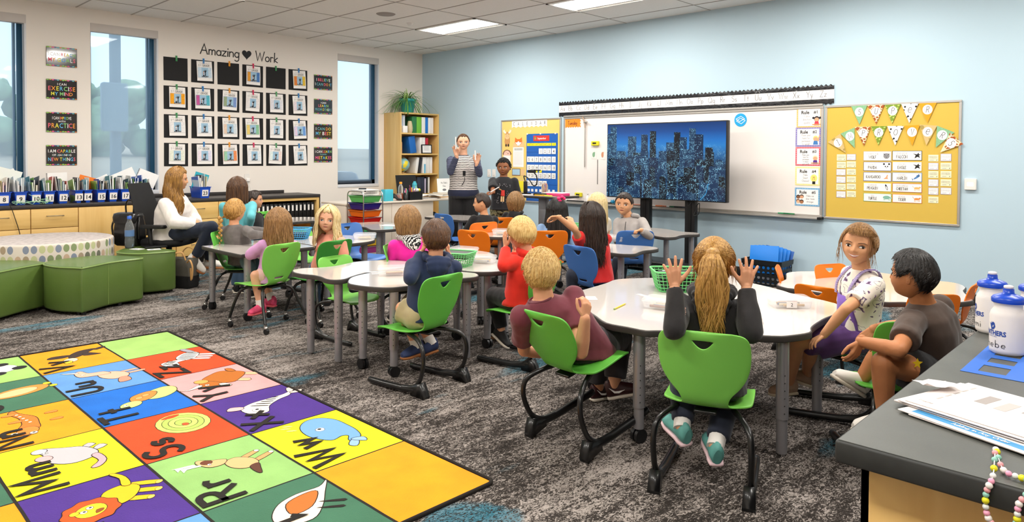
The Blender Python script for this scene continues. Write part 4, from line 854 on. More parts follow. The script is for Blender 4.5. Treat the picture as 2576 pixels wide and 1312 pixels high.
for i,c in enumerate((383,545,722)):
    M=CM@Matrix.Translation((u(c),-.004,.003)); m=MB(); m.lathe([(0,.012),(.011,.011),(.013,.0)],mat('clear plastic clip','#e8e4e0',.2),12); tag(m.obj('pushpin',None,M),['left','middle','right'][i]+' clear pin holding up the blue calendar','pin')
# --- whiteboard items
m=MB(); x0,x1,z0,z1=wr((1423,300),(1461.5,319)); w,h=x1-x0,z1-z0; P=[]
for i in range(14): P.append((-w/2+w*i/13,h/2+(.008 if i%2 else -.006)))
for i in range(6): P.append((w/2+(.008 if i%2 else -.008),h/2-h*(i+.5)/6))
for i in range(14): P.append((w/2-w*i/13,-h/2+(.010 if i%2 else -.008)))
for i in range(6): P.append((-w/2+(.008 if i%2 else -.008),-h/2+h*(i+.5)/6))
t=thing('day_sign','orange zigzag sign reading Tuesday on the whiteboard','sign',MF((x0+x1)/2,(z0+z1)/2,.014)); m.prism(P[::-1],0,.0012,mat('orange sign paper','#f28a1e',.6)); m.obj('sheet',t); m=MB(); strokes(m,'Tuesday',0,-h*.2,h*.45,.006,mat('dark red ink','#6a2414',.6),.0018,sx=.8); m.obj('lettering',t)
t=thing('pointer_stick','grey hanging pointer rod hooked on the whiteboard rail','pointer',MF(0,0))
a=onY(1475.5,314);c_=onY(1474,420); m=MB(); m.cyl((a.x,a.z-.03,.03),(c_.x,c_.z,.028),.008,ALU,8); m.obj('rod',t); m=MB(); m.tube([(a.x-.04,a.z+.11,.04),(a.x-.0,a.z+.03,.036),(a.x,a.z-.04,.032)],.010,mat('tan strap','#b59a82',.6),6); m.tube([(a.x-.02,a.z+.035,.03),(a.x+.05,a.z+.035,.05)],.012,ALU,8); m.obj('hook',t)
m=MB(); p_,q_=onY(1505,401),onY(1504.5,463); m.box(p_.x-.003,p_.x+.003,q_.z,p_.z,.013,.017,DPLAS); tag(m.obj('thin_rod',None,MF(0,0)),'thin dark magnetic stick on the whiteboard left of the screen','stick')
er=mat('yellow eraser','#dccf22',.6)
for i,(p0,p1,lb) in enumerate((((1491.5,355),(1509.5,366),'upper yellow eraser stuck on the whiteboard'),((1450,483.5),(1467,494.5),'lower yellow eraser stuck low on the whiteboard'))):
    x0,x1,z0,z1=wr(p0,p1); t=thing('eraser',lb,'eraser',MF((x0+x1)/2,(z0+z1)/2,.013),'yellow whiteboard erasers'); w,h=x1-x0,z1-z0
    m=MB(); m.prism(rrect(w,h,.008),.0,.028,er,bev=.004); m.obj('body',t); m=MB(); m.box(-w*.3,w*.2,-h*.15,h*.2,.0282,.0285,BLACK); m.obj('brand_print',t)
for p0,p1,lb in (((1489.5,378),(1502,399.5),'green picture magnet card left of the screen'),((1512,377.5),(1523.5,401),'orange picture magnet card nearest the screen')):
    def dr(t,w,h,z,lb=lb): m=MB(); c=mat('magnet '+lb[:5],'#7fa886' if 'green' in lb else '#c98d6c',.7); m.disc(-w*.05,0,w*.26,h*.3,c,z); m.disc(w*.1,h*.2,w*.14,h*.12,c,z+.0004); m.obj('picture',t)
    paper('picture_magnet',lb,'magnet',p0,p1,mat('frosted card','#e6e2de',.4),draw=dr)
# round logo magnet
a=onY(1864.3,301.7); t=thing('round_emblem','round blue emblem disc with white folded square outline','emblem',MF(a.x,a.z,.013)); m=MB(); R_=.076
m.prism([(R_*math.cos(2*PI*i/40),R_*math.sin(2*PI*i/40)) for i in range(40)],0,.002,mat('cyan emblem','#18a3de',.5)); m.obj('disc',t)
m=MB()
def outline(P,w,z):
    n=len(P)
    for i in range(n):
        a_=Vector(P[i]);b_=Vector(P[(i+1)%n]); d=(b_-a_).normalized(); nn=Vector((-d.y,d.x))*w/2; e=d*w/2; m.poly([tuple(a_-e-nn),tuple(b_+e-nn),tuple(b_+e+nn),tuple(a_-e+nn)],WHITE,z)
outline([(-.055,.012),(.005,.043),(.05,.012),(-.012,-.018)],.006,.0024); outline([(-.048,-.012),(.01,-.045),(.058,-.008),(.0,.022)],.006,.0026); m.obj('mark',t)
# rules
def rp_(x,y): return (1990+x/4.686,260+y/4.686)
RU=[((75,55),(368,280),'#f2b45c',['Follow','directions','quickly!'],'orange'),((62,285),(355,508),'#6a63b5',['Raise your','hand for','permission','to speak!'],'purple'),((60,515),(350,735),'#d6455c',['Raise your','hand for','permission','to leave','your seat!'],'red'),((57,745),(345,970),'#efe08a',['Make','Smart','Choices!'],'pale yellow'),((53,990),(343,1215),'#4f9fd0',['Make our','dear team','stronger'],'blue')]
hairs=['#2a2228','#ecd27a','#e8d9b4',None,None]; shirts=['#d43a4e','#3f78b8','#56308a']
for i,(p0,p1,bc,ln,cn) in enumerate(RU):
    def dr(t,w,h,z):
        m=MB(); e=.016; m.box(-w/2+e,w/2-e,-h/2+e,h/2-e,z,z+.0006,WHITE); dm=mat('rule dot white','#f7e9df',.6)
        for q in range(15):
            for s in (-1,1): m.disc(-w/2+.01+q*(w-.02)/14,s*(h/2-e/2),.0035,.0035,dm,z+.0004,6)
        for q in range(9):
            for s in (-1,1): m.disc(s*(w/2-e/2),-h/2+.02+q*(h-.04)/8,.0035,.0035,dm,z+.0004,6)
        m.obj('inner_panel',t)
        m=MB(); z+=.001; lx=-w*.08 if i!=4 else w*.12
        m.text('Rule',-w*.32 if i<4 else -w*.32,h*.18,h*.17,BLACK,z,'L',.95,.03); m.text('#%d'%(i+1),w*.18,h*.19,h*.155,BLACK,z,'L',.95,.02)
        g=mat('rule print grey','#8b8589',.7); n=len(ln); s_=min(.105,.40/n)*h*1.05
        for k,tx in enumerate(ln): strokes(m,tx,lx,h*.05-k*(s_*1.45)+(-.03*h if n<4 else 0),s_*.92,.0022,g,z,sx=.85,gap=.2)
        m.obj('lettering',t)
        m=MB(); sk=mat('cartoon skin','#d9a27e',.7)
        if i<3:
            cx_=w*.3; hm=mat('rule hair %d'%i,hairs[i],.7); m.disc(cx_,-h*.08,w*.105,h*.14,hm,z,16); 
            if i==0: m.disc(cx_-w*.13,-h*.03,w*.05,h*.06,hm,z); m.disc(cx_+w*.13,-h*.03,w*.05,h*.06,hm,z)
            if i==1: m.poly([(cx_+w*.06,-h*.22),(cx_+w*.14,h*.1),(cx_+w*.18,h*.1),(cx_+w*.12,-h*.24)],sk,z)
            m.disc(cx_,-h*.11,w*.085,h*.10,sk,z+.0005,16); m.poly([(cx_-w*.1,-h*.4),(cx_+w*.1,-h*.4),(cx_+w*.07,-h*.2),(cx_-w*.07,-h*.2)],mat('rule shirt %d'%i,shirts[i],.7),z+.0006)
            if i!=1: m.box(cx_-w*.17,cx_+w*.17,-h*.38,-h*.33,z+.0008,z+.001,tan)
        elif i==3:
            m.disc(w*.26,-h*.1,w*.14,h*.2,mat('bulb yellow','#f3e27a',.5),z,20); m.box(w*.2,w*.32,-h*.42,-h*.27,z+.0003,z+.0006,DPLAS); m.tube([(w*.22,-h*.2,z+.002),(w*.23,-.0,z+.002),(w*.26,-h*.08,z+.002),(w*.29,0,z+.002),(w*.3,-h*.2,z+.002)],.0018,tan,4)
        else:
            for q,(dx,dy,c,hc) in enumerate(((-.36,.0,'#8a5a3c','#1c1a20'),(-.22,.02,'#d9a27e','#3a2a26'),(-.36,-.24,'#e3b48e','#7a4a30'),(-.22,-.26,'#a8714a','#2a2024'))):
                m.disc(dx*w,dy*h,w*.085,h*.11,mat('hair tone %d'%q,hc,.7),z+.0004*q,14); m.disc(dx*w,dy*h-h*.03,w*.075,h*.085,mat('face tone %d'%q,c,.7),z+.0004*q+.0002,14)
        m.obj('illustration',t)
    paper('rule_poster','Rule #%d poster with %s border on the whiteboard'%(i+1,cn),'poster',rp_(*p0),rp_(*p1),mat('rule border '+cn,bc,.6),draw=dr,grp='rule posters')
# markers and things on the tray
for i,(px,c,ln) in enumerate([(1432,'#222226',.1),(1446,'#222226',.1),(1460,'#222226',.1),(1522,'#222226',.1),(1532,'#2a2a2a',.08),(1602,'#e8a08a',.13),(1662,'#ef7a3a',.16),(1676,'#efefef',.12),(1694,'#3a7a5a',.12),(1706,'#2f3a3c',.12),(1716,'#444a58',.12),(1970,'#2f8a5a',.12),(1984,'#2f7a4a',.12)]):
    x=onY(px,520,-.06).x; m=MB(); m.cyl((-ln/2,0,0),(ln/2,0,0),.009,mat('marker '+c,c,.4),8); tag(m.obj('marker',None,TR(x,-.05,ZB+.025)),'dry erase marker lying on the whiteboard tray','marker','markers on the whiteboard tray')
m=MB(); tl=mat('teal star toy','#1f93bf',.5); m.sph((0,0,.025),.024,tl,10,8)
for k in range(6): a=k*PI/3+.3; m.tube([(0,0,.027),(.05*math.cos(a),0,.027+.045*math.sin(a)*.6)],[.012,.006],tl,6)
tag(m.obj('star_toy',None,TR(onY(1541,515,-.06).x,-.05,ZB+.018)),'teal spiky star toy on the whiteboard tray beside the screen','toy')
t=thing('spray_bottle','small white spray bottle standing on the whiteboard tray','bottle',TR(onY(1478,500,-.05).x,-.045,ZB+.018)); m=MB(); m.lathe([(.022,0),(.024,.01),(.024,.07),(.012,.09)],WHITE,14); m.obj('bottle_body',t); m=MB(); m.lathe([(.008,.09),(.008,.105),(.014,.107),(.012,.12)],WHITE,10); m.obj('nozzle',t)
# --- mustard board: pennants, name labels, small cards
def pb(x,y): return (1880+x/3.1242,180+y/3.1242)
def patmat(kind):
    nm='pennant '+kind
    if nm in MC: return MC[nm]
    base={'teal':('#8fbf92','#7aa981'),'giraffe':('#a5501f','#f0dcb4'),'leaf':('#76902a','#b9c765'),'cow':('#efeae6','#1d1a1c'),'orange':('#f39a12','#f39a12'),'tan':('#cdb27a','#a8904f')}[kind]
    m=mat(nm,base[0],.7); n,l,b_=nodes_of(m)
    if kind=='orange': return m
    tc=n.new('ShaderNodeTexCoord')
    if kind in('giraffe','cow'):
        vo=n.new('ShaderNodeTexVoronoi'); vo.feature='DISTANCE_TO_EDGE' if kind=='giraffe' else 'F1'; vo.inputs['Scale'].default_value=26 if kind=='giraffe' else 34
        l.new(tc.outputs['Object'],vo.inputs['Vector']); r=ramp(n,[(0,base[1]),(.10 if kind=='giraffe' else .33,base[0])],'CONSTANT'); l.new(vo.outputs['Distance'],r.inputs[0])
    else:
        vo=n.new('ShaderNodeTexVoronoi' if kind!='teal' else 'ShaderNodeTexNoise'); vo.inputs['Scale'].default_value={'leaf':45,'tan':14,'teal':160}[kind]
        l.new(tc.outputs['Object'],vo.inputs['Vector']); r=ramp(n,[(0,base[1]),(.36 if kind!='teal' else .5,base[0])],'CONSTANT'); l.new(vo.outputs[0],r.inputs[0])
    l.new(r.outputs[0],b_.inputs['Base Color']); return m
TRI=[('S','teal',(822,272),(948,265),(887,418)),('U','giraffe',(950,265),(1082,262),(1018,412)),('P','leaf',(1085,262),(1213,255),(1143,410)),('e','cow',(1215,255),(1350,250),(1278,405)),('R','orange',(1352,250),(1492,245),(1420,403)),
('I','tan',(640,555),(738,487),(780,637)),('M','teal',(738,487),(848,440),(850,600)),('P','giraffe',(850,435),(975,432),(923,583)),('R','leaf',(977,430),(1103,428),(1035,580)),('O','cow',(1105,428),(1235,427),(1167,580)),('V','orange',(1237,425),(1360,420),(1302,582)),('e','tan',(1358,417),(1497,425),(1412,580)),('R','teal',(1495,425),(1632,477),(1485,597)),('S','giraffe',(1597,480),(1703,570),(1520,635))]
PN={'teal':'green speckled','giraffe':'giraffe patterned','leaf':'green leaf patterned','cow':'black and white spotted','orange':'plain orange','tan':'tan map patterned'}
for i,(ch,kd,a,b_,c) in enumerate(TRI):
    P=[onY(*pb(*q)) for q in (a,b_,c)]; cx_=sum(p.x for p in P)/3; cz=sum(p.z for p in P)/3; off=.021+.0014*(i%2)
    t=thing('pennant','%s pennant with letter %s in the word %s'%(PN[kd],ch.upper(),'SUPER' if i<5 else 'IMPROVERS'),'pennant',MF(cx_,cz,off),'SUPER IMPROVERS pennants')
    L=[(p.x-cx_,p.z-cz) for p in P]; m=MB(); m.prism([L[0],L[2],L[1]],0,.001,patmat(kd)); m.obj('flag',t)
    mid=(Vector(L[0])+Vector(L[1]))/2; d=(Vector(L[2])-mid); cc=mid+d*.33; ang=math.atan2(L[1][1]-L[0][1],L[1][0]-L[0][0])
    m=MB(); m.disc(cc.x,cc.y,.043,.047,WHITE,.0014,24); m.obj('white_circle',t)
    m=MB(); m.M=Matrix.Translation((cc.x,cc.y,.0018))@Matrix.Rotation(ang,4,'Z'); k=.058 if ch!='e' else .1; strokes(m,ch,0,-.028 if ch!='e' else -.024,k,.004,BLACK,sx=.7,slant=.18); m.obj('letter',t)
NL=[[('TIMBERLAND','WOLF','#b9b4b0'),('GIANT','PANDA','#4a3f6a'),('','KANGAROO','#2f5fa8'),('EMPEROR','PENGUIN','#d8cf4a'),('SEA','TURTLE','#7fae5a')],[('PEREGRINE','FALCON','#2a2a2c'),('GOLDEN','EAGLE','#d9b04a'),('STRIPED','MARLIN','#3f7fc0'),('SOUTH AFRICAN','CHEETAH','#b5523f'),('BENGAL','TIGER','#d9772b')]]
for ci,(xa,xb) in enumerate(((917,1135),(1144,1375))):
    for ri in range(5):
        f,s_,bc=NL[ci][ri]; ya=(626+81.5*ri) if ci==0 else (622+84.5*ri); hh=74 if ci==0 else 76
        def dr(t,w,h,z):
            m=MB(); m.box(-w/2+.004,w/2-.004,-h/2+.004,h/2-.004,z,z+.0005,WHITE); m.obj('inner_panel',t); z+=.0009
            m=MB(); g=mat('light caps','#b3adae',.7); 
            if f: strokes(m,f,-w*.17,h*.12,h*.2,.0018,g,z,sx=.8 if len(f)<11 else .62,gap=.2)
            strokes(m,s_,-w*.17 if s_!='KANGAROO' else -w*.14,-h*.27 if f else -h*.16,h*.3,.0035,BLACK,z,sx=.72,gap=.2); m.obj('lettering',t)
            m=MB(); A=lambda c: mat('animal '+c,c,.7); X=w*.33
            if s_=='WOLF': m.disc(X,0,w*.11,h*.3,A('#8d8c90'),z); m.poly([(X-.025,.01),(X-.03,.028),(X-.012,.018)][::-1],A('#8d8c90'),z); m.poly([(X+.025,.01),(X+.03,.028),(X+.012,.018)],A('#8d8c90'),z); m.disc(X-.009,.003,.003,.002,BLACK,z+.0004); m.disc(X+.009,.003,.003,.002,BLACK,z+.0004); m.disc(X,-.011,.004,.003,BLACK,z+.0004)
            elif s_=='PANDA':
                m.disc(X,0,w*.1,h*.3,A('#f7f6f6'),z); 
                for q in (-1,1): m.disc(X+q*w*.09,h*.26,w*.035,h*.1,BLACK,z+.0003); m.disc(X+q*w*.04,h*.0,w*.02,h*.08,BLACK,z+.0004)
                m.disc(X,-h*.14,w*.014,h*.04,BLACK,z+.0004)
            elif s_=='KANGAROO': m.poly([(X-.028,-.022),(X-.02,-.014),(X-.006,-.002),(X+.0,.012),(X+.008,.024),(X+.014,.018),(X+.01,.002),(X+.012,-.018),(X+.024,-.022),(X+.0,-.02)][::-1],A('#e9a27a'),z)
            elif s_=='PENGUIN': m.disc(X,0,w*.035,h*.32,A('#22283f'),z,14,.3); m.disc(X+.001,-h*.05,w*.02,h*.2,WHITE,z+.0004,14,.3); m.disc(X-.008,h*.27,w*.022,h*.08,A('#22283f'),z)
            elif s_=='TURTLE': m.disc(X,h*.05,w*.13,h*.22,A('#7fb3a0'),z,16); m.disc(X+w*.15,0,w*.04,h*.1,A('#9cc9b8'),z); m.disc(X-.02,-h*.22,w*.04,h*.06,A('#9cc9b8'),z); m.disc(X+.025,-h*.22,w*.04,h*.06,A('#9cc9b8'),z)
            elif s_ in('FALCON','EAGLE'): m.poly([(X-.035,.02),(X-.01,.004),(X-.02,-.028),(X+.006,-.012),(X+.03,-.022),(X+.018,.002),(X+.036,.01),(X+.018,.014),(X+.016,.03),(X+.002,.012)],BLACK,z)
            elif s_=='MARLIN': m.disc(X,0,w*.13,h*.1,A('#4f7fb8'),z,14,.6); m.poly([(X-.01,.01),(X+.02,.035),(X+.024,.01)][::-1],A('#4f7fb8'),z); m.poly([(X-.03,-.02),(X-.045,-.008),(X-.038,-.034)],A('#4f7fb8'),z)
            else:
                c='#efb469' if s_=='CHEETAH' else '#e08a3c'; m.disc(X,0,w*.09,h*.12,A(c),z); m.disc(X+w*.1,h*.08,w*.035,h*.09,A(c),z)
                for q in (-.02,-.008,.012,.022): m.box(X+q-.002,X+q+.002,-.026,-.0,z,z+.0003,A(c))
                m.tube([(X-.025,.004,z+.001),(X-.036,.016,z+.001),(X-.034,.024,z+.001)],.0015,A(c),4)
            m.obj('animal_picture',t)
        paper('name_label','white animal label reading %s on the mustard board'%((f+' '+s_).strip()),'label',pb(xa,ya),pb(xb,ya+hh),mat('label edge '+bc,bc,.4),draw=dr,grp='animal name labels',off=.0135)
ycard=mat('pale yellow card','#ece9c4',.7); lcard=mat('lilac edge card','#a9a3c4',.7)
CD=[]
LCc=[(708,778),(786,856)]; rowsL=[(650,700),(707,757),(765,815),(823,875),(880,930),(938,990)]
for r in range(6):
    for c in range(2): CD.append((LCc[c][0]-(4 if r>1 and c==0 else 0),rowsL[r][0]-(2 if c else 0),LCc[c][1]-(2 if r>1 and c==0 else 0),rowsL[r][1]-(4 if c else 0),(r,c) in((0,1),(2,0),(3,0),(5,0)),'left group, row %d, %s column'%(r+1,['left','right'][c])))
LCc=[(1426,1504),(1522,1606)]; rowsL=[(653,705),(716,772),(780,836),(845,902),(910,968),(980,1033)]
for r in range(6):
    for c in range(2):
        if r==5 and c: continue
        CD.append((LCc[c][0],rowsL[r][0]-(8 if c and r==0 else 0),LCc[c][1],rowsL[r][1]-(2 if c else 0),(r,c) in((0,1),(1,0),(3,0),(4,0),(4,1)),'right group, row %d, %s column'%(r+1,['left','right'][c])))
for k,(x0_,y0_,x1_,y1_,lil,pos) in enumerate(CD):
    def dr(t,w,h,z):
        m=MB(); 
        if lil: m.box(-w/2+.004,w/2-.004,-h/2+.004,h/2-.004,z,z+.0004,WHITE)
        g=mat('grid print','#9b95a0',.7)
        for q in range(6): m.box(-w*.4+q*w*.15,-w*.4+q*w*.15+.0012,-h*.05,h*.25,z+.0005,z+.0008,g)
        for q in range(3): m.box(-w*.4,w*.35,-h*.05+q*h*.15,-h*.05+q*h*.15+.0012,z+.0005,z+.0008,g)
        m.box(-w*.35,w*.05,-h*.32,-h*.27,z+.0005,z+.0008,g); m.poly([(w*.3,-h*.35),(w*.4,-h*.15),(w*.36,-h*.38)][::-1],DPLAS if not lil else mat('pink mark','#e58a8a',.7),z+.0008); m.obj('printed_grid',t)
    paper('point_card','%s edged score card, %s'%('lilac' if lil else 'yellow',pos),'card',pb(x0_,y0_),pb(x1_,y1_),lcard if lil else ycard,draw=dr,grp='score cards on the mustard board',off=.0132)
# thermostat and switches
x0,x1,z0,z1=8.10,8.196,1.075,1.182
t=thing('thermostat','white thermostat with a lit display right of the mustard board','thermostat',MF((x0+x1)/2,(z0+z1)/2)); m=MB(); m.prism(rrect(x1-x0,z1-z0,.008),0.0005,.025,lwm,bev=.004); m.obj('housing',t); m=MB(); m.prism(rrect(.05,.036,.002),.025,.0256,mat('lit display','#dfeaf6',.3,emit=.6)); m.M=Matrix.Translation((0,.01,0)); m.obj('display',t)
for i,px in enumerate((1231,1243)):
    a=onY(px,435); t=thing('light_switch','%s white light switch plate beside the standing boy'%['left','right'][i],'switch',MF(a.x,a.z),'white switch plates'); m=MB(); m.prism(rrect(.075,.12,.004),0.0005,.007,lwm,bev=.002); m.obj('cover_plate',t)
    m=MB(); m.box(-.017,.017,-.034,.034,.007,.012,lwm,.003); m.obj('rocker',t)
# ------------------------------------------------------------------ big screen on its stand
TY=-.45; x0,x1,z0,z1=4.284,5.92,.862,1.782; w,h=x1-x0,z1-z0
t=thing('display_screen','large flat display on a black stand showing a night city skyline','screen',frame(((x0+x1)/2,TY,0),(1,0,0),(0,0,1),(0,-1,0)))
zc=(z0+z1)/2
m=MB(); m.M=Matrix.Translation((0,zc,0)); m.box(-w/2,w/2,-h/2,h/2,-.07,0,DPLAS,.006); m.obj('housing',t)
# picture: emissive screen with buildings
def scrmat(name,kind,seed=0,dens=.5):
    m=bpy.data.materials.new(name); m.use_nodes=True; n=m.node_tree.nodes; l=m.node_tree.links; b_=n['Principled BSDF']; b_.inputs['Base Color'].default_value=(.004,.005,.008,1); b_.inputs['Roughness'].default_value=.12
    tc=n.new('ShaderNodeTexCoord'); 
    def grid(sx,sy,thr,off):
        mp=n.new('ShaderNodeMapping'); mp.inputs['Scale'].default_value=(sx,sy,1); mp.inputs['Location'].default_value=(off,off*1.7,0); l.new(tc.outputs['Object'],mp.inputs[0])
        fl=n.new('ShaderNodeVectorMath'); fl.operation='FLOOR'; l.new(mp.outputs[0],fl.inputs[0]); wn=n.new('ShaderNodeTexWhiteNoise'); wn.noise_dimensions='2D'; l.new(fl.outputs[0],wn.inputs[0])
        fr=n.new('ShaderNodeVectorMath'); fr.operation='FRACTION'; l.new(mp.outputs[0],fr.inputs[0]); sp=n.new('ShaderNodeSeparateXYZ'); l.new(fr.outputs[0],sp.inputs[0])
        def M2(op,a,b2): q=n.new('ShaderNodeMath'); q.operation=op; [l.new(v_,q.inputs[i_]) if not isinstance(v_,(int,float)) else setattr(q.inputs[i_],'default_value',v_) for i_,v_ in enumerate((a,b2))]; return q.outputs[0]
        g=M2('GREATER_THAN',wn.outputs[0],thr); g=M2('MULTIPLY',g,M2('LESS_THAN',sp.outputs[0],.72)); g=M2('MULTIPLY',g,M2('LESS_THAN',sp.outputs[1],.6))
        v=M2('SUBTRACT',wn.outputs[0],thr); v=M2('MULTIPLY',v,1/(1-thr)); return M2('MULTIPLY',g,v),M2
    if kind=='sky':
        sp=n.new('ShaderNodeSeparateXYZ'); l.new(tc.outputs['Object'],sp.inputs[0]); mr=n.new('ShaderNodeMapRange'); mr.inputs[1].default_value=-.46; mr.inputs[2].default_value=.46; l.new(sp.outputs[1],mr.inputs[0])
        r=ramp(n,[(0,'#030a14'),(.45,'#06203a'),(.70,'#1d6aa8'),(.76,'#1560a6'),(.88,'#0a3f7e'),(1,'#062c5c')]); l.new(mr.outputs[0],r.inputs[0])
        v,M2=grid(230,260,.72,seed); lt=n.new('ShaderNodeMapRange'); lt.inputs[1].default_value=.20; lt.inputs[2].default_value=.18; l.new(sp.outputs[1],lt.inputs[0]); v=M2('MULTIPLY',v,lt.outputs[0])
        nz=n.new('ShaderNodeTexNoise'); nz.inputs['Scale'].default_value=9; l.new(tc.outputs['Object'],nz.inputs['Vector']); nm=n.new('ShaderNodeMapRange'); nm.inputs[1].default_value=.42; nm.inputs[2].default_value=.62; l.new(nz.outputs[0],nm.inputs[0]); v=M2('MULTIPLY',v,nm.outputs[0])
        mx=n.new('ShaderNodeMix'); mx.data_type='RGBA'; l.new(v,mx.inputs[0]); l.new(r.outputs[0],mx.inputs[6]); mx.inputs[7].default_value=(.45,.85,1,1); col=mx.outputs[2]; st=.9
    else:
        v,M2=grid(*{'a':(95,150),'b':(150,70),'c':(70,210),'d':(190,190)}[kind],dens,seed); mx=n.new('ShaderNodeMix'); mx.data_type='RGBA'; l.new(v,mx.inputs[0]); nz=n.new('ShaderNodeTexNoise'); nz.inputs['Scale'].default_value=6+seed; l.new(tc.outputs['Object'],nz.inputs['Vector']); nm=n.new('ShaderNodeMapRange'); nm.inputs[1].default_value=.38; nm.inputs[2].default_value=.62; l.new(nz.outputs[0],nm.inputs[0]); l.new(M2('MULTIPLY',v,nm.outputs[0]),mx.inputs[0]); mx.inputs[6].default_value=lin(['#030b18','#061a33','#020710','#08243f'][int(seed)%4]); mx.inputs[7].default_value=lin('#9fe2ff'); col=mx.outputs[2]; st=1.1
    l.new(col,b_.inputs['Emission Color']); b_.inputs['Emission Strength'].default_value=st; return m
m=MB(); m.M=Matrix.Translation((0,0,0)); e=.012
sk_=scrmat('screen night sky','sky',3); scr=MB(); scr.add([(-w/2+e,-h/2+e,0),(w/2-e,-h/2+e,0),(w/2-e,h/2-e,0),(-w/2+e,h/2-e,0)],[(0,1,2,3)],sk_)
BM=[scrmat('tower windows %d'%i,'abcd'[i%4],i*3.3,[.6,.5,.7,.72,.8,.45][i%6]) for i in range(8)]
rr=random.Random(11); z=.0004
TW=[(-.76,.12,.34),(-.72,.10,.43),(-.44,.13,.30),(-.26,.10,.32),(-.14,.09,.36),(.10,.12,.22),(.19,.09,.34),(.27,.10,.28),(.39,.09,.38),(.47,.12,.31),(.60,.10,.16),(-.60,.14,.12),(-.33,.20,.10),(.0,.12,.12),(.33,.13,.14)]
for cx_,bw,tp_ in TW:
    scr.poly([(cx_-bw/2,-h/2+e),(cx_+bw/2,-h/2+e),(cx_+bw/2*.98,tp_-.004),(cx_-bw/2*.9,tp_)],BM[rr.randrange(8)],z); z+=.00008
for r in range(4):
    for k in range(13):
        bw=rr.uniform(.07,.16); cx_=-.74+.125*k+rr.uniform(-.04,.04); tp_=.08-r*.13+rr.uniform(-.06,.05); cx_=max(-w/2+e+bw/2,min(w/2-e-bw/2,cx_))
        scr.poly([(cx_-bw/2,-h/2+e),(cx_+bw/2,-h/2+e),(cx_+bw/2,tp_-.02),(cx_-bw*.1,tp_),(cx_-bw/2,tp_-.015)],BM[rr.randrange(8)],z); z+=.00006
gl2=bpy.data.materials.new('screen street glow'); gl2.use_nodes=True; q=gl2.node_tree.nodes['Principled BSDF']; q.inputs['Emission Color'].default_value=lin('#1f7fb4'); q.inputs['Emission Strength'].default_value=.8; q.inputs['Base Color'].default_value=(0,0,0,1)
for P in ([(.50,-.44),(.57,-.36),(.60,-.25)],):
    Q=[Vector(p) for p in spline([(*p,0) for p in P],5,False)]; Q=[Vector((p[0],p[1])) for p in Q]; vs=[]
    for i,p in enumerate(Q): d=(Q[min(i+1,len(Q)-1)]-Q[max(i-1,0)]).normalized(); nn=Vector((-d.y,d.x))*.004; vs+=[(p.x-nn.x,p.y-nn.y,z),(p.x+nn.x,p.y+nn.y,z)]
    scr.add(vs,[(2*i,2*i+2,2*i+3,2*i+1) for i in range(len(Q)-1)],gl2)
o=scr.obj('screen_picture',t,Matrix.Translation((0,zc,.0012)))
for x in (-.30,.32):
    m=MB(); m.box(x-.065,x+.065,.10,zc+.2,-.15,-.075,DPLAS,.006); m.box(x-.02,x+.02,.10,zc,-.074,-.068,mat('stand groove','#060607',.4)); m.obj('stand_column',t)
m=MB(); m.box(-.55,.55,.03,.13,-.28,.12,DPLAS,.01); m.obj('stand_base',t)
for x in (-.5,.5):
    m=MB(); m.box(x-.04,x+.04,.045,.09,-.35,.38,DPLAS,.008); m.obj('stand_foot',t)
    for zz in (-.32,.35): m=MB(); m.cyl((x-.02,.03,zz),(x+.02,.03,zz),.03,DPLAS,12); m.obj('caster',t)
m=MB(); m.tube(spline([(.30,zc-.46,-.06),(.33,zc-.52,-.03),(.36,zc-.47,-.05)],5,False),.004,DPLAS,5); m.tube(spline([(.42,.80,-.05),(.47,.84,-.03),(.46,.72,-.03),(.40,.70,-.03),(.43,.78,-.05)],6,False),.005,DPLAS,5); m.obj('cable',t)
# ------------------------------------------------------------------ alphabet rug
t=thing('alphabet_rug','bright alphabet animal rug lying on the carpet in the left foreground','rug',TR(0,0,0))
RX0,RY0,CWd,CHt=4.02,-5.70,.592,.475
rc={'lg':'#9cc46a','red':'#e2481a','pink':'#f4a0a0','pur':'#4a2c86','yel':'#f5e71a','or':'#f79a12','lb':'#5f93cf','bl':'#1467c4','gr':'#8fbb6c','dg':'#3f6f55'}
RM={k:mat('rug '+k,c,.95,bump=.35,bscale=160,var=.13,vscale=5) for k,c in rc.items()}
GRID=[['lg','red','pink','pur','yel','or'],['or','lb','bl','red','gr','dg'],['lg','dg','or','yel','pur','lb'],['pur','yel','gr','dg','or','red'],['bl','or','red','lg','lb','yel']]
rb=mat('rug black line','#1d1712',.95)
m=MB()
for j in range(5):
    for i in range(6):
        x=RX0+CWd*i; y=RY0-CHt*j; m.add([(x,y-CHt,.009),(x+CWd,y-CHt,.009),(x+CWd,y,.009),(x,y,.009)],[(0,1,2,3)],RM[GRID[j][i]])
def wob(a,b,w,z):
    a=Vector(a);b=Vector(b); n=40; d=(b-a); nn=Vector((-d.y,d.x)).normalized(); vs=[]
    for i in range(n+1):
        p=a+d*(i/n); q=.0015*noise.noise(Vector((p.x*9,p.y*9,0))); vs+=[(p.x+nn.x*(w/2+q),p.y+nn.y*(w/2+q),z),(p.x-nn.x*(w/2-q),p.y-nn.y*(w/2-q),z)]
    m.add(vs,[(2*i,2*i+1,2*i+3,2*i+2) for i in range(n)],rb)
for i in range(1,6): wob((RX0+CWd*i,RY0),(RX0+CWd*i,RY0-5*CHt),.008,.0094)
for j in range(1,5): wob((RX0,RY0-CHt*j),(RX0+6*CWd,RY0-CHt*j),.012,.0096)
m.obj('rug_pile',t)
m=MB(); P=rrect(6*CWd+.024,5*CHt+.024,.03,5,RX0+3*CWd,RY0-2.5*CHt); m.tube([(p[0],p[1],.007) for p in P],.0095,rb,6,loop=True,caps=False); m.obj('rug_binding',t,label='black rug binding')
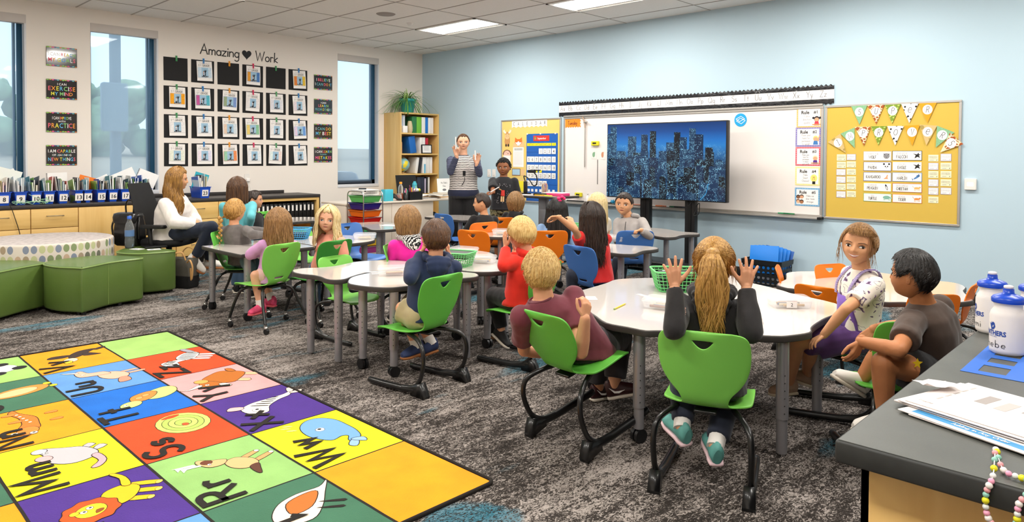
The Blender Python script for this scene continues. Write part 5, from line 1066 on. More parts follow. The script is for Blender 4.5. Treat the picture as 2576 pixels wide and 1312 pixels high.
def cell(i,j): return frame((RX0+CWd*(i+.5),RY0-CHt*(j+.5),.0098),(-1,0,0),(0,-1,0),(0,0,1))
RA=lambda c: mat('rug animal '+c,c,.95,bump=.2,bscale=160)
ZL=[0]
def blob(m,pts,c,k=4,line=.004,flip=False):
    P=[Vector((p[0],p[1])) for p in [q[:2] for q in spline([(a,b_,0) for a,b_ in pts],k)]]; n=len(P)
    A=sum(P[i].x*P[(i+1)%n].y-P[(i+1)%n].x*P[i].y for i in range(n))
    if A<0: P=P[::-1]
    ZL[0]+=.00006
    if line:
        O=[]
        for i in range(n):
            d=(P[(i+1)%n]-P[i-1]); nn=Vector((d.y,-d.x)).normalized(); O.append((P[i]+nn*line)[:])
        m.poly(O,rb,ZL[0]); ZL[0]+=.00006
    m.poly([p[:] for p in P],RA(c),ZL[0])
def el(m,x,y,rx,ry,c,line=.003,rot=0): 
    ZL[0]+=.00006
    if line: m.disc(x,y,rx+line,ry+line,rb,ZL[0],20,rot); ZL[0]+=.00006
    m.disc(x,y,rx,ry,RA(c),ZL[0],20,rot)
def eye(m,x,y,r=.014): el(m,x,y,r,r,'#f4efe6',.002); el(m,x+r*.3,y,r*.45,r*.45,'#15110f',0)
def letters(m,s,h=.155,w=.028): ZL[0]+=.00006; strokes(m,s,-.265,.055,h,w,rb,ZL[0]+.0002,'L',gap=.28,sx=1.12,slant=.02)
TW_={'zebra':(1,-40),'yak':(1,-45),'fish':(1,-50),'whale':(1,0),'eagle':(1,-25),'unicorn':(-1,25),'turtle':(1,-60),'reindeer':(-1,35),'mouse':(-1,35),'lion':(1,-50),'newt':(1,-20),'owl':(1,-75),'panda':(1,-60),'quail':(1,-40)}
def pict(name,lab,i,j,let,fn):
    m=MB(); ZL[0]=0; mi_,an_=TW_.get(name[4:],(1,0)); k_={'reindeer':.8,'lion':.85,'whale':1.08}.get(name[4:],1.); m.M=Matrix.Translation((.06 if an_ else 0,-.03 if an_ else 0,0))@Matrix.Rotation(math.radians(an_),4,'Z')@Matrix.Diagonal((mi_*k_,k_,1,1))@Matrix.Translation((0,.03,0) if an_ else (0,0,0)); fn(m)
    if mi_<0: m.f=[q[::-1] for q in m.f]
    o=m.obj(name,t,cell(i,j)); o['label']=lab
    if let: m=MB(); ZL[0]=.0035; letters(m,let); m.obj('rug_letters',t,cell(i,j))
def zebra(m):
    for x in (.0,.05,.10): blob(m,[(x,-.06),(x+.02,-.06),(x+.03,-.19),(x,-.2)],'#efebe4',2)
    blob(m,[(-.02,-.01),(.05,.02),(.15,0),(.17,-.06),(.12,-.1),(.02,-.1),(-.03,-.06)],'#efebe4'); blob(m,[(-.03,.0),(-.1,.06),(-.15,.03),(-.17,-.03),(-.13,-.06),(-.08,-.03),(-.02,-.06)],'#efebe4'); el(m,-.16,-.03,.03,.035,'#9a97a0')
    for q in range(6): blob(m,[(-.01+q*.03,.0),(.0+q*.03,.0),(.005+q*.03,-.09),(-.005+q*.03,-.09)],'#1d1712',2,0)
    for q in range(4): blob(m,[(-.13+q*.025,.04),(-.12+q*.025,.045),(-.11+q*.02,-.01),(-.12+q*.02,-.01)],'#1d1712',2,0)
    blob(m,[(.16,-.02),(.22,.06),(.25,.04),(.18,-.05)],'#9a97a0',2); eye(m,-.1,.02,.01)
def yak(m):
    for x in (-.02,.10): blob(m,[(x,-.1),(x+.03,-.1),(x+.04,-.2),(x-.01,-.21)],'#d9b089',2)
    blob(m,[(-.08,.02),(-.02,.07),(.08,.06),(.15,.03),(.16,-.06),(.13,-.13),(.02,-.14),(-.06,-.12)],'#b4661f'); blob(m,[(-.05,.05),(-.13,.04),(-.17,-.02),(-.14,-.09),(-.07,-.06)],'#b4661f'); el(m,-.06,.06,.035,.04,'#e3a052')
    blob(m,[(-.14,.02),(-.22,.06),(-.23,.12),(-.21,.07),(-.13,.05)],'#f1e6d0',3); blob(m,[(-.10,-.06),(-.14,-.12),(-.11,-.14),(-.08,-.09)],'#f1e6d0',3); eye(m,-.12,0,.012); blob(m,[(.15,-.02),(.2,.02),(.21,-.01),(.16,-.06)],'#b4661f',2)
def xray(m):
    blob(m,[(-.17,-.02),(-.12,.06),(-.02,.05),(.08,-.02),(.14,-.06),(.19,-.08),(.14,-.1),(.06,-.07),(-.04,-.06),(-.13,-.09)],'#ece2d6'); blob(m,[(.19,-.07),(.25,-.04),(.26,-.08),(.2,-.09)],'#e8c9c0',3); blob(m,[(.19,-.09),(.24,-.13),(.2,-.14),(.17,-.1)],'#e8c9c0',3); blob(m,[(-.12,.06),(-.15,.12),(-.1,.13),(-.08,.07)],'#e8b0b0',3)
    for q in range(5): blob(m,[(-.06+q*.035,.03-q*.012),(-.05+q*.035,.03-q*.012),(-.035+q*.035,-.05),(-.045+q*.035,-.05)],'#1d1712',2,0)
    eye(m,-.11,-.02,.022)
def whale(m):
    blob(m,[(-.04,.0),(.06,.045),(.17,.03),(.235,-.03),(.23,-.10),(.16,-.145),(.06,-.15),(-.02,-.145),(-.09,-.12),(-.11,-.07),(-.09,-.06),(-.05,-.085),(-.03,-.06)],'#6f9fd0'); blob(m,[(-.1,-.07),(-.14,-.03),(-.17,-.05),(-.13,-.085)],'#8fb2da',3); blob(m,[(-.1,-.07),(-.15,-.11),(-.11,-.125),(-.09,-.09)],'#8fb2da',3); eye(m,.10,-.03,.02)
    for a,b_ in ((.16,.06),(.20,.07),(.22,.05)): blob(m,[(a,b_-.01),(a+.012,b_+.02),(a+.03,b_+.03),(a+.02,b_)],'#d8e07a',2,0)
def eagle(m):
    blob(m,[(-.08,-.02),(.02,.0),(.12,-.04),(.16,-.12),(.08,-.10),(-.02,-.07)],'#3a2a24'); blob(m,[(.02,.0),(.0,.10),(-.06,.11),(-.04,.02)],'#3a2a24'); blob(m,[(.06,-.08),(.02,-.16),(.0,-.18),(-.02,-.09)],'#3a2a24'); el(m,-.12,-.03,.05,.04,'#f0d9b0'); blob(m,[(-.15,.0),(-.2,-.02),(-.18,-.05),(-.14,-.04)],'#f2c530',2); eye(m,-.13,-.02,.01); blob(m,[(.14,-.12),(.2,-.16),(.18,-.18),(.12,-.14)],'#3a2a24',2)
def unicorn(m):
    for x in (.04,.10): blob(m,[(x,-.1),(x+.02,-.1),(x+.06,-.2),(x+.03,-.2)],'#f2a68c',2)
    blob(m,[(-.02,-.02),(.06,.02),(.14,.0),(.16,-.07),(.1,-.12),(.0,-.1)],'#f5ad94'); blob(m,[(-.02,0),(-.08,.06),(-.17,.02),(-.18,-.03),(-.10,-.02),(-.05,-.08),(.02,-.07)],'#f5ad94'); blob(m,[(-.16,.02),(-.24,.06),(-.17,.0)],'#f0e3c8',2); blob(m,[(.15,-.02),(.22,.04),(.24,-.02),(.17,-.06)],'#e58a72',3); eye(m,-.1,.02,.01)
def turtle(m):
    blob(m,[(.0,-.03),(.1,-.02),(.2,-.04),(.22,-.1),(.16,-.16),(.06,-.17),(.0,-.12)],'#b7cf7a'); blob(m,[(-.06,-.06),(.0,.0),(.10,-.01),(.12,-.06),(.06,-.10),(-.02,-.11)],'#d9843c'); el(m,.0,-.05,.02,.016,'#e9a262',.002); el(m,.05,-.05,.02,.016,'#e9a262',.002); el(m,-.10,-.09,.06,.045,'#b7cf7a'); eye(m,-.12,-.075,.012)
def snake(m):
    for r_,c in ((.15,'#b8cf6a'),(.115,'#a9c25c'),(.08,'#b8cf6a'),(.045,'#a9c25c')): el(m,.09,-.07,r_,r_*.82,c,.003)
    el(m,.06,-.07,.02,.015,'#d8542a',.002); blob(m,[(.2,.0),(.23,-.05),(.22,-.1),(.19,-.06)],'#e2481a',3,0)
def deer(m):
    for x in (.02,.11): blob(m,[(x,-.06),(x+.03,-.06),(x+.06,-.19),(x+.03,-.2)],'#e39a63',2); el(m,x+.045,-.2,.014,.012,'#f4efe6')
    blob(m,[(-.02,-.02),(.05,.03),(.13,.02),(.16,-.05),(.1,-.1),(.0,-.09)],'#ecab77'); blob(m,[(-.02,0),(-.07,.05),(-.16,.03),(-.18,-.01),(-.11,-.03),(-.04,-.06)],'#ecab77'); el(m,-.12,.0,.03,.028,'#6a3a24'); blob(m,[(.14,.0),(.2,.05),(.24,.06),(.2,-.0),(.16,-.05)],'#5a3426',3)
    for s in (0,.035): blob(m,[(-.12-s,.05),(-.17-s,.10),(-.16-s,.14),(-.2-s,.11),(-.22-s,.12),(-.18-s,.08),(-.14-s,.04)],'#f4efe6',2,0)
    eye(m,-.09,.02,.01)
def quail(m):
    blob(m,[(-.12,.0),(-.06,.05),(.04,.05),(.12,0),(.18,-.08),(.24,-.10),(.14,-.11),(.02,-.12),(-.08,-.10)],'#f0dcc6'); blob(m,[(-.04,-.02),(.04,.02),(.12,-.03),(.14,-.08),(.02,-.08)],'#c46a2a'); el(m,-.15,.02,.04,.035,'#f0dcc6'); eye(m,-.16,.03,.012)
    for x in (.0,.05): blob(m,[(x,-.11),(x+.006,-.11),(x+.02,-.2),(x+.0,-.2)],'#1d1712',2,0)
    blob(m,[(-.18,.05),(-.23,.09),(-.24,.05),(-.22,.07)],'#1d1712',2,0)
def panda(m):
    el(m,.03,-.08,.10,.09,'#f1efeb'); 
    for a,b_ in ((-.05,-.0),(.11,-.0),(-.04,-.16),(.10,-.16)): el(m,a,b_,.04,.035,'#1d1b1e')
    el(m,.02,-.05,.028,.022,'#1d1b1e')
def owl(m):
    el(m,.04,-.06,.15,.08,'#d08a3c'); el(m,.02,-.06,.11,.055,'#efb987',.002); el(m,-.15,-.04,.03,.03,'#f4efe6'); el(m,.20,-.1,.02,.02,'#f2d42a',.002); el(m,.20,-.03,.02,.02,'#f2d42a',.002); eye(m,-.14,-.03,.015)
def newt(m):
    blob(m,[(-.12,-.06),(-.04,-.05),(.06,-.02),(.14,.06),(.20,.10),(.15,.11),(.06,.05),(-.04,.02),(-.12,.02)],'#e8762a'); el(m,-.15,-.02,.06,.045,'#ee8436')
    for x,y in ((-.02,-.1),(.0,.08),(.1,-.06),(.12,.13)): blob(m,[(x-.01,y),(x+.01,y),(x+.03,y-.04),(x,y-.05)],'#ee8436',2,.002)
    for q in range(5): el(m,-.02+q*.035,-.01+q*.02,.008,.008,'#f6e3c0',.001)
    eye(m,-.18,.03,.016); eye(m,-.19,-.05,.016)
def mouse(m):
    for x in (.0,.06): blob(m,[(x,-.11),(x+.025,-.11),(x+.03,-.16),(x-.01,-.16)],'#b9b4b8',2)
    blob(m,[(-.10,.0),(-.02,.06),(.08,.05),(.12,-.02),(.10,-.09),(.0,-.12),(-.08,-.09),(-.16,-.06),(-.15,-.02)],'#b9b4b8'); el(m,-.07,.03,.035,.03,'#e9a9a9'); el(m,-.15,-.03,.03,.03,'#c9c2c6'); blob(m,[(.11,-.04),(.18,.0),(.2,.07),(.225,.05),(.2,-.02),(.12,-.07)],'#d9a0a8',3); eye(m,-.11,-.02,.01)
def lion(m):
    for a,b_ in ((.02,-.2),(.10,-.19),(.17,-.15)): blob(m,[(a-.03,b_+.12),(a+.0,b_+.12),(a+.04,b_+.01),(a+.0,b_)],'#f4b51c',2); el(m,a+.02,b_,.02,.014,'#f7c95a',.002)
    blob(m,[(-.04,-.02),(.05,.04),(.14,.0),(.14,-.08),(.04,-.12),(-.04,-.10)],'#f4b51c')
    blob(m,[(-.11+ (.115+.012*(k%2))*math.cos(k*PI/9),-.01+(.105+.012*(k%2))*math.sin(k*PI/9)) for k in range(18)],'#c9511a',3); el(m,-.11,-.01,.068,.06,'#f4c22a'); el(m,-.15,.04,.02,.018,'#f4c22a',.002); eye(m,-.13,.01,.014); eye(m,-.09,.01,.014); blob(m,[(-.13,-.05),(-.1,-.03),(-.08,-.05),(-.1,-.06)],'#8a4a1a',2,.001); blob(m,[(.13,.0),(.2,.06),(.23,.13),(.25,.12),(.22,.04),(.15,-.03)],'#f4b51c',3)
def kang(m): blob(m,[(-.1,.0),(.0,.05),(.12,.0),(.2,-.08),(.1,-.1),(.0,-.14),(-.08,-.1)],'#c98a5a'); el(m,-.13,.04,.04,.03,'#c98a5a'); eye(m,-.14,.05,.01)
for nm,i,j,lt,fn in (('zebra',1,0,'Zz',zebra),('yak',2,0,'Yy',yak),('fish',3,0,'Xx',xray),('whale',4,0,'Ww',whale),('eagle',0,1,'Vv',eagle),('unicorn',1,1,'Uu',unicorn),('turtle',2,1,'Tt',turtle),('snake',3,1,'Ss',snake),('reindeer',4,1,'Rr',deer),('quail',5,1,'Qq',quail),('panda',0,2,'Pp',panda),('owl',1,2,'Oo',owl),('newt',2,2,'Nn',newt),('mouse',3,2,'Mm',mouse),('lion',4,2,'Ll',lion),('kangaroo',5,2,'Kk',kang)):
    pict('rug_'+nm,'%s woven into the rug'%nm,i,j,lt,fn)
# ------------------------------------------------------------------ ottomans
green=mat('olive green vinyl','#5a7234',.38,bump=.12,bscale=350,coat=.15); greens=mat('piped green seam','#7d9450',.35)
def bench(pts,label,lt=.425,seam=None):
    P=[p[:2] for p in spline([(*p,0) for p in pts],5)]
    t=thing('bench_ottoman',label,'ottoman',TR(0,0,0),'green vinyl bench ottomans')
    m=MB(); m.prism(P,.025,lt-.012,green,bev=.02); m.obj('upholstered_body',t)
    m=MB(); m.tube([(p[0],p[1],lt-.022) for p in P],.006,greens,6,loop=True,caps=False); m.obj('piping',t)
    cx_=sum(p[0] for p in P)/len(P); cy=sum(p[1] for p in P)/len(P)
    for k in range(0,len(pts),max(1,len(pts)//4)): 
        x=pts[k][0]*.85+cx_*.15; y=pts[k][1]*.85+cy*.15; m=MB(); m.cyl((x,y,0),(x,y,.03),.02,DPLAS,10); m.obj('foot',t)
    if seam: m=MB(); m.tube([(seam[0],seam[1],.04),(seam[0],seam[1],lt-.02)],.003,greens,5); m.obj('seam',t)
    return t
bench([(2.93,-5.993),(2.915,-5.96),(2.845,-5.86),(2.758,-5.74),(2.71,-5.60),(2.69,-5.46),(2.66,-5.425),(2.60,-5.415),(2.42,-5.50),(2.25,-5.62),(2.20,-5.75),(2.22,-5.92),(2.28,-6.06),(2.38,-6.14),(2.52,-6.165),(2.72,-6.12),(2.88,-6.02)],'green vinyl bench in the middle with a sharp near corner, before the dotted ottoman',seam=(2.760,-5.74))
bench([(2.385,-5.08),(2.37,-5.2),(2.34,-5.33),(2.22,-5.43),(2.06,-5.46),(1.9,-5.38),(1.72,-5.22),(1.62,-5.05),(1.68,-4.96),(1.82,-5.0),(1.98,-5.05),(2.12,-5.04),(2.28,-5.0),(2.36,-5.02)],'green vinyl bench nearest the office chair, with a water bottle on it')
bench([(2.40,-6.14),(2.55,-6.35),(2.75,-6.6),(2.85,-6.85),(2.7,-7.0),(2.4,-6.95),(2.1,-6.75),(1.85,-6.5),(1.78,-6.3),(1.9,-6.22),(2.1,-6.2),(2.3,-6.14)],'green vinyl bench cut off by the left edge of the picture')
bench([(1.2,-6.55),(1.4,-6.6),(1.55,-6.75),(1.4,-6.9),(1.1,-6.9),(.9,-6.7),(.95,-6.5)],'green vinyl bench mostly hidden behind the dotted ottoman at the far left')
dm=mat('dotted ottoman fabric','#cfc5bb',.85); n,l,bb=nodes_of(dm)
tc=n.new('ShaderNodeTexCoord'); mp=n.new('ShaderNodeMapping'); mp.inputs['Scale'].default_value=(58,11,1); l.new(tc.outputs['UV'],mp.inputs[0])
fl=n.new('ShaderNodeVectorMath'); fl.operation='FLOOR'; fr=n.new('ShaderNodeVectorMath'); fr.operation='FRACTION'; l.new(mp.outputs[0],fl.inputs[0]); l.new(mp.outputs[0],fr.inputs[0])
ds=n.new('ShaderNodeVectorMath'); ds.operation='DISTANCE'; ds.inputs[1].default_value=(.5,.5,0); l.new(fr.outputs[0],ds.inputs[0])
wn=n.new('ShaderNodeTexWhiteNoise'); wn.noise_dimensions='2D'; l.new(fl.outputs[0],wn.inputs[0])
rp=ramp(n,[(0,'#7d8a63'),(.18,'#9c8a74'),(.34,'#7c8496'),(.5,'#b3b58a'),(.66,'#6a6a5c'),(.82,'#b99f88'),(.95,'#cfc5bb')],'CONSTANT'); l.new(wn.outputs[0],rp.inputs[0])
lt_=n.new('ShaderNodeMath'); lt_.operation='LESS_THAN'; lt_.inputs[1].default_value=.40; l.new(ds.outputs['Value'],lt_.inputs[0])
mx=n.new('ShaderNodeMix'); mx.data_type='RGBA'; l.new(lt_.outputs[0],mx.inputs[0]); mx.inputs[6].default_value=lin('#cfc5bb'); l.new(rp.outputs[0],mx.inputs[7]); l.new(mx.outputs[2],bb.inputs['Base Color'])
dt=mat('dotted ottoman top','#c4bab6',.85,var=.3,vscale=22)
OC,OR_,OH=(1.60,-5.95),.58,.545
t=thing('round_ottoman','large round ottoman in white fabric with muted dots','ottoman',TR(OC[0],OC[1],0))
m=MB(); N=64; vs=[];fs=[]
prof=[(OR_-.01,.03),(OR_,.05),(OR_,.2),(OR_,.35),(OR_,OH-.02),(OR_-.006,OH-.006),(OR_-.02,OH)]
m.loft([[(r*math.cos(2*PI*j/N),r*math.sin(2*PI*j/N),z) for j in range(N)] for r,z in prof],dm,False); m.add([((OR_-.02)*math.cos(2*PI*j/N),(OR_-.02)*math.sin(2*PI*j/N),OH) for j in range(N)],[tuple(range(N))],dt); m.add([((OR_-.01)*math.cos(2*PI*j/N),(OR_-.01)*math.sin(2*PI*j/N),.03) for j in range(N)],[tuple(range(N))[::-1]],DPLAS)
o=m.obj('upholstered_body',t); uv=o.data.uv_layers.new(name='UVMap')
for p in o.data.polygons:
    for li in p.loop_indices:
        v=o.data.vertices[o.data.loops[li].vertex_index].co; a=math.atan2(v.y,v.x)/(2*PI)
        if a<-.49 and p.center.y>0: a+=1
        uv.data[li].uv=(a,v.z)
m=MB(); 
for k in range(4): m.cyl((.4*math.cos(k*PI/2+.7),.4*math.sin(k*PI/2+.7),0),(.4*math.cos(k*PI/2+.7),.4*math.sin(k*PI/2+.7),.031),.02,DPLAS,10)
for k in range(4): mm=MB(); x,y=.4*math.cos(k*PI/2+.7),.4*math.sin(k*PI/2+.7); mm.cyl((x,y,0),(x,y,.031),.02,DPLAS,10); mm.obj('foot',t)
# things on the far bench
t=thing('water_bottle','tall clear water bottle with blue cap on the green bench','bottle',TR(1.86,-5.28,.415)); m=MB(); m.lathe([(.038,0),(.044,.01),(.044,.09),(.041,.10),(.044,.11),(.044,.20),(.034,.245),(.018,.28),(.017,.295)],glassy,20); m.obj('bottle_body',t)
m=MB(); m.lathe([(.021,.296),(.021,.322),(.017,.325)],mat('blue cap','#2a62c9',.4),16); m.obj('cap',t); m=MB(); m.lathe([(.0447,.12),(.0447,.18)],mat('clear label','#5d7fae',.4),20); m.obj('bottle_label',t)
m=MB(); m.lathe([(0,.004),(.042,.005),(.042,.15),(0,.15)],mat('bottle water','#98a8b0',.05,trans=.85,ior=1.33),18); m.obj('water',t)
m=MB(); m.prism(rrect(.36,.26,.02),0,.022,DPLAS,bev=.004); tag(m.obj('laptop',None,TR(1.93,-5.07,.415,-.15)@Matrix.Scale(.8,4)),'closed black laptop at the back of the green bench','laptop')
for i,(x,y) in enumerate(((2.02,-5.26),(2.16,-5.15))):
    t=thing('name_badge',['left','right'][i]+' small printed card in a clear sleeve on the green bench','card',TR(x,y,.415,.4+i),'printed cards on the green bench'); m=MB(); m.box(-.06,.06,-.04,.04,0,.003,WHITE); m.obj('card',t); m=MB(); m.disc(-.02,0,.02,.02,mat('badge blue','#4f6f8f',.6),.0034); m.box(.0,.045,-.005,.005,.003,.0036,mat('grey print','#888')if 'grey print' not in MC else MC['grey print']); m.obj('printed_picture',t)
# black leather bag on the bench behind
lea=mat('black leather','#121113',.28,bump=.25,bscale=60,coat=.3)
t=thing('leather_backpack','black leather backpack standing between ottoman and water bottle','bag',TR(1.62,-5.2,.414,.5)@Matrix.Scale(1.0,4))
m=MB(); m.loft([[(x*a,y*b_,z) for x,y in rrect(.30,.16,.05,5)] for z,a,b_ in ((0,.85,.9),(.02,1,1.1),(.15,1.02,1.2),(.26,.95,1.0),(.32,.9,.7),(.335,.8,.5))],lea); m.obj('bag_body',t)
m=MB(); m.loft([[(x,y-.02,z+.0) for x,y in rrect(.28*a,.19*b_,.05,5)] for z,a,b_ in ((.24,.96,1),(.30,1,1),(.335,.96,.9),(.345,.8,.6))],lea); m.obj('flap',t)
m=MB(); m.tube(spline([(-.045,0,.335),(-.05,0,.42),(-.02,0,.475),(.02,0,.475),(.05,0,.42),(.045,0,.335)],5,False),.011,lea,6,flat=.5); m.obj('handle',t)
for s in (-1,1): m=MB(); m.tube(spline([(s*.15,-.03,.30),(s*.17,-.06,.2),(s*.16,-.05,.08)],5,False),.01,lea,6); m.obj('strap',t)
# tote on the floor
t=thing('tote_bag','grey and black canvas tote bag with tan leather handles on the floor','bag',TR(2.16,-4.86,0,.5)); cg=mat('grey canvas','#5b574f',.9,bump=.5,bscale=300); cb=mat('black canvas','#1c1b1c',.9,bump=.5,bscale=300); tanl=mat('tan leather','#c9995f',.5)
m=MB(); m.loft([[(x*a,y*a,z) for x,y in rrect(.27,.17,.04,5)] for z,a in ((.003,.92),(.02,1),(.13,1.02))],cb); m.obj('bag_base',t); m=MB(); m.loft([[(x*a*1.02,y*b_*1.02,z) for x,y in rrect(.27,.17,.04,5)] for z,a,b_ in ((.125,1,1),(.22,1,.95),(.30,1.05,.7),(.305,1,.6))],cg); m.obj('bag_body',t)
for s in (-1,1): m=MB(); m.tube(spline([(-.07,s*.06,.29),(-.07,s*.075,.36),(-.02,s*(.09 if s>0 else .12),.40 if s>0 else .36),(.05,s*.085,.37),(.08,s*.065,.29)],6,False),.009,tanl,6,flat=.5); m.obj('handle',t)
m=MB(); m.tube(spline([(.12,-.09,.27),(.17,-.11,.30),(.20,-.11,.22),(.185,-.11,.10),(.165,-.10,.22)],6,False),.011,tanl,6,flat=.4); m.obj('shoulder_strap',t)
# ------------------------------------------------------------------ tables
ttop=mat('glossy white tabletop','#cfc7c1',.10,coat=.5); tedge=mat('dark grey table edge','#3a3735',.5)
def caster(t,x,y,r=.032,yaw=0.):
    m=MB(); c,s=math.cos(yaw),math.sin(yaw)
    for q in (-.014,.014): m.cyl((x-s*(q-.009),y+c*(q-.009),r),(x-s*(q+.009),y+c*(q+.009),r),r,DPLAS,16)
    m.cyl((x,y,r),(x,y,r+.035),.014,DPLAS,10); return m.obj('caster',t)
def table(pts,h,legs,label,k=5,th=.032,grp=None,polyg=False):
    P=[p[:2] for p in (spline([(*p,0) for p in pts],k) if not polyg else pts)]
    t=thing('activity_table',label,'table',TR(0,0,0),grp)
    m=MB(); m.prism(P,h-th,h-.0015,tedge,bev=.004); m.obj('table_edge',t)
    n=len(P); A=sum(P[i][0]*P[(i+1)%n][1]-P[(i+1)%n][0]*P[i][1] for i in range(n)); Q=P if A>0 else P[::-1]; Q=[Vector(p) for p in Q]; I=[]
    for i in range(n): d=(Q[(i+1)%n]-Q[i-1]); nn=Vector((-d.y,d.x)).normalized()*.007; I.append((Q[i]+nn)[:])
    m=MB(); m.prism(I,h-.0018,h,ttop); m.obj('tabletop',t)
    for i,(x,y,cs) in enumerate(legs):
        z0=.068 if cs else .012
        m=MB(); m.cyl((x,y,.17),(x,y,h-th),.0285,SILV,20); m.cyl((x,y,z0),(x,y,.18),.0245,SILV,18)
        for q in range(6): m.sph((x+.02,y-.02,.20+q*.035),.003,DPLAS,6,4)
        lg=m.obj('leg',t)
        if cs: caster(lg,x,y,.034,i*1.3)
        else: mm=MB(); mm.cyl((x,y,.0),(x,y,.014),.017,CHROME,12); mm.obj('glide',lg)
    return t
HT=.56
T1=[(7.068,-4.66),(7.015,-4.57),(7.005,-4.381),(6.966,-4.097),(6.93,-3.942),(6.964,-3.84),(7.03,-3.739),(7.2,-3.53),(7.33,-3.32),(7.412,-3.243),(7.503,-3.287),(7.60,-3.39),(7.704,-3.435),(7.871,-3.513),(7.976,-3.58),(8.243,-3.68),(8.346,-3.869),(8.348,-3.961),(8.34,-4.087),(8.355,-4.268),(8.372,-4.359),(8.40,-4.447),(8.36,-4.566),(8.302,-4.639),(8.05,-4.80),(7.891,-4.912),(7.841,-4.962),(7.743,-4.966),(7.616,-4.967),(7.458,-4.863),(7.261,-4.746),(7.13,-4.70)]
table(T1,HT,[(8.321,-4.613+.05,0),(7.769,-4.90,1),(8.25,-3.958,0),(7.15,-4.45,1),(7.42,-3.45,1)],'large flower shaped white table in the right foreground with a yellow pencil on it',3)
table([(5.11,-5.25),(5.087,-5.2),(5.09,-5.14),(5.14,-5.05),(5.15,-4.93),(5.09,-4.74),(5.10,-4.62),(5.16,-4.51),(5.25,-4.44),(5.38,-4.42),(5.50,-4.49),(5.555,-4.65),(5.566,-4.78),(5.568,-4.9),(5.578,-4.99),(5.63,-5.10),(5.68,-5.19),(5.66,-5.255),(5.59,-5.275),(5.49,-5.257),(5.40,-5.258),(5.31,-5.29),(5.20,-5.292)],HT,[(5.325-.03,-5.215,0),(5.62,-5.2,0),(5.25,-4.6,1)],'wavy white table left of the navy hoodie boy, with paper strips on it')
table([(5.815,-5.254),(5.72,-5.19),(5.65,-5.117),(5.605,-5.02),(5.58,-4.9),(5.578,-4.77),(5.63,-4.62),(5.75,-4.52),(5.9,-4.47),(6.02,-4.437),(6.11,-4.42),(6.19,-4.47),(6.215,-4.54),(6.19,-4.62),(6.14,-4.75),(6.15,-4.9),(6.165,-5.0),(6.16,-5.08),(6.136,-5.154),(6.07,-5.21),(5.97,-5.25),(5.88,-5.265)],HT,[(5.843,-5.16,1),(6.12,-5.12,1),(6.15,-4.54,0),(5.75,-4.6,1)],'wavy white table in front of the navy hoodie boy')
table([(5.97,-3.93),(6.105,-4.03),(6.17,-4.15),(6.155,-4.27),(6.095,-4.355),(6.01,-4.40),(5.85,-4.41),(5.72,-4.38),(5.63,-4.25),(5.60,-4.1),(5.61,-3.97),(5.68,-3.87),(5.82,-3.86)],HT,[(6.05,-4.25,1),(5.72,-4.25,1),(6.0,-4.02,1)],'white table with the big clear box, beside the red hoodie boy')
table([(5.07,-4.33),(5.06,-4.2),(5.1,-4.05),(5.08,-3.9),(5.12,-3.72),(5.23,-3.61),(5.39,-3.605),(5.53,-3.67),(5.60,-3.77),(5.60,-3.88),(5.57,-4.02),(5.58,-4.2),(5.55,-4.33),(5.45,-4.385),(5.3,-4.375),(5.15,-4.40)],HT,[(5.2,-4.25,0),(5.25,-3.75,1),(5.5,-3.8,1)],'white lobed table behind the navy boy, in front of the pink hooded girl')
table([(3.40,-5.165),(4.05,-5.165),(4.10,-5.13),(4.108,-5.06),(4.08,-4.75),(4.07,-4.5),(4.04,-4.455),(3.98,-4.445),(3.36,-4.445),(3.30,-4.47),(3.275,-4.55),(3.27,-4.75),(3.31,-4.98),(3.345,-5.12)],HT,[(3.643-.22,-5.10,1),(4.06,-5.08,1),(3.36,-4.55,1),(4.0,-4.53,0)],'white table where the lilac shirt girl leans her elbow',3)
table([(3.30,-4.43),(3.98,-4.43),(4.06,-4.41),(4.09,-4.3),(4.095,-4.06),(4.08,-3.91),(4.01,-3.79),(3.90,-3.72),(3.72,-3.70),(3.5,-3.74),(3.36,-3.86),(3.28,-4.1),(3.27,-4.3)],HT,[(3.4,-4.35,1),(4.0,-4.3,1),(3.93,-3.85,0)],'white table with the blue basket, in front of the blonde girl',3)
table([(1.31,-3.70),(1.22,-3.6),(1.16,-3.4),(1.17,-3.15),(1.25,-2.95),(1.42,-2.88),(1.62,-2.93),(1.78,-3.05),(1.80,-3.2),(1.78,-3.35),(1.83,-3.48),(1.80,-3.62),(1.7,-3.70),(1.5,-3.73)],HT,[(1.4,-3.6,1),(1.7,-3.55,1),(1.6,-3.05,1)],'white table by the binders, in front of the black shirt boy')
table([(2.36,-3.02),(2.40,-2.86),(2.44,-2.70),(2.56,-2.61),(2.72,-2.62),(2.86,-2.68),(3.02,-2.74),(3.2,-2.85),(3.3,-3.02),(3.28,-3.18),(3.19,-3.26),(3.05,-3.21),(2.9,-3.15),(2.77,-3.17),(2.6,-3.2),(2.45,-3.15)],HT,[(3.13,-3.12,1),(2.55,-3.05,1),(2.65,-2.72,1)],'white lobed table in front of the teacher desk')
table([(2.21,-1.66),(2.23,-1.45),(2.32,-1.28),(2.5,-1.2),(2.75,-1.2),(2.95,-1.3),(3.05,-1.5),(3.06,-1.66),(3.0,-1.77),(2.85,-1.775),(2.65,-1.78),(2.45,-1.80),(2.28,-1.78)],HT,[(2.88,-1.68,0),(2.4,-1.65,1),(2.65,-1.32,1)],'white table just in front of the standing teacher')
table([(4.20,-2.72),(4.45,-2.80),(4.62,-2.775),(4.72,-2.65),(4.70,-2.45),(4.62,-2.3),(4.45,-2.2),(4.25,-2.22),(4.12,-2.4),(4.12,-2.6)],HT,[(4.58,-2.65,1),(4.25,-2.6,1),(4.4,-2.32,1)],'white table between the orange chairs with a clear box')
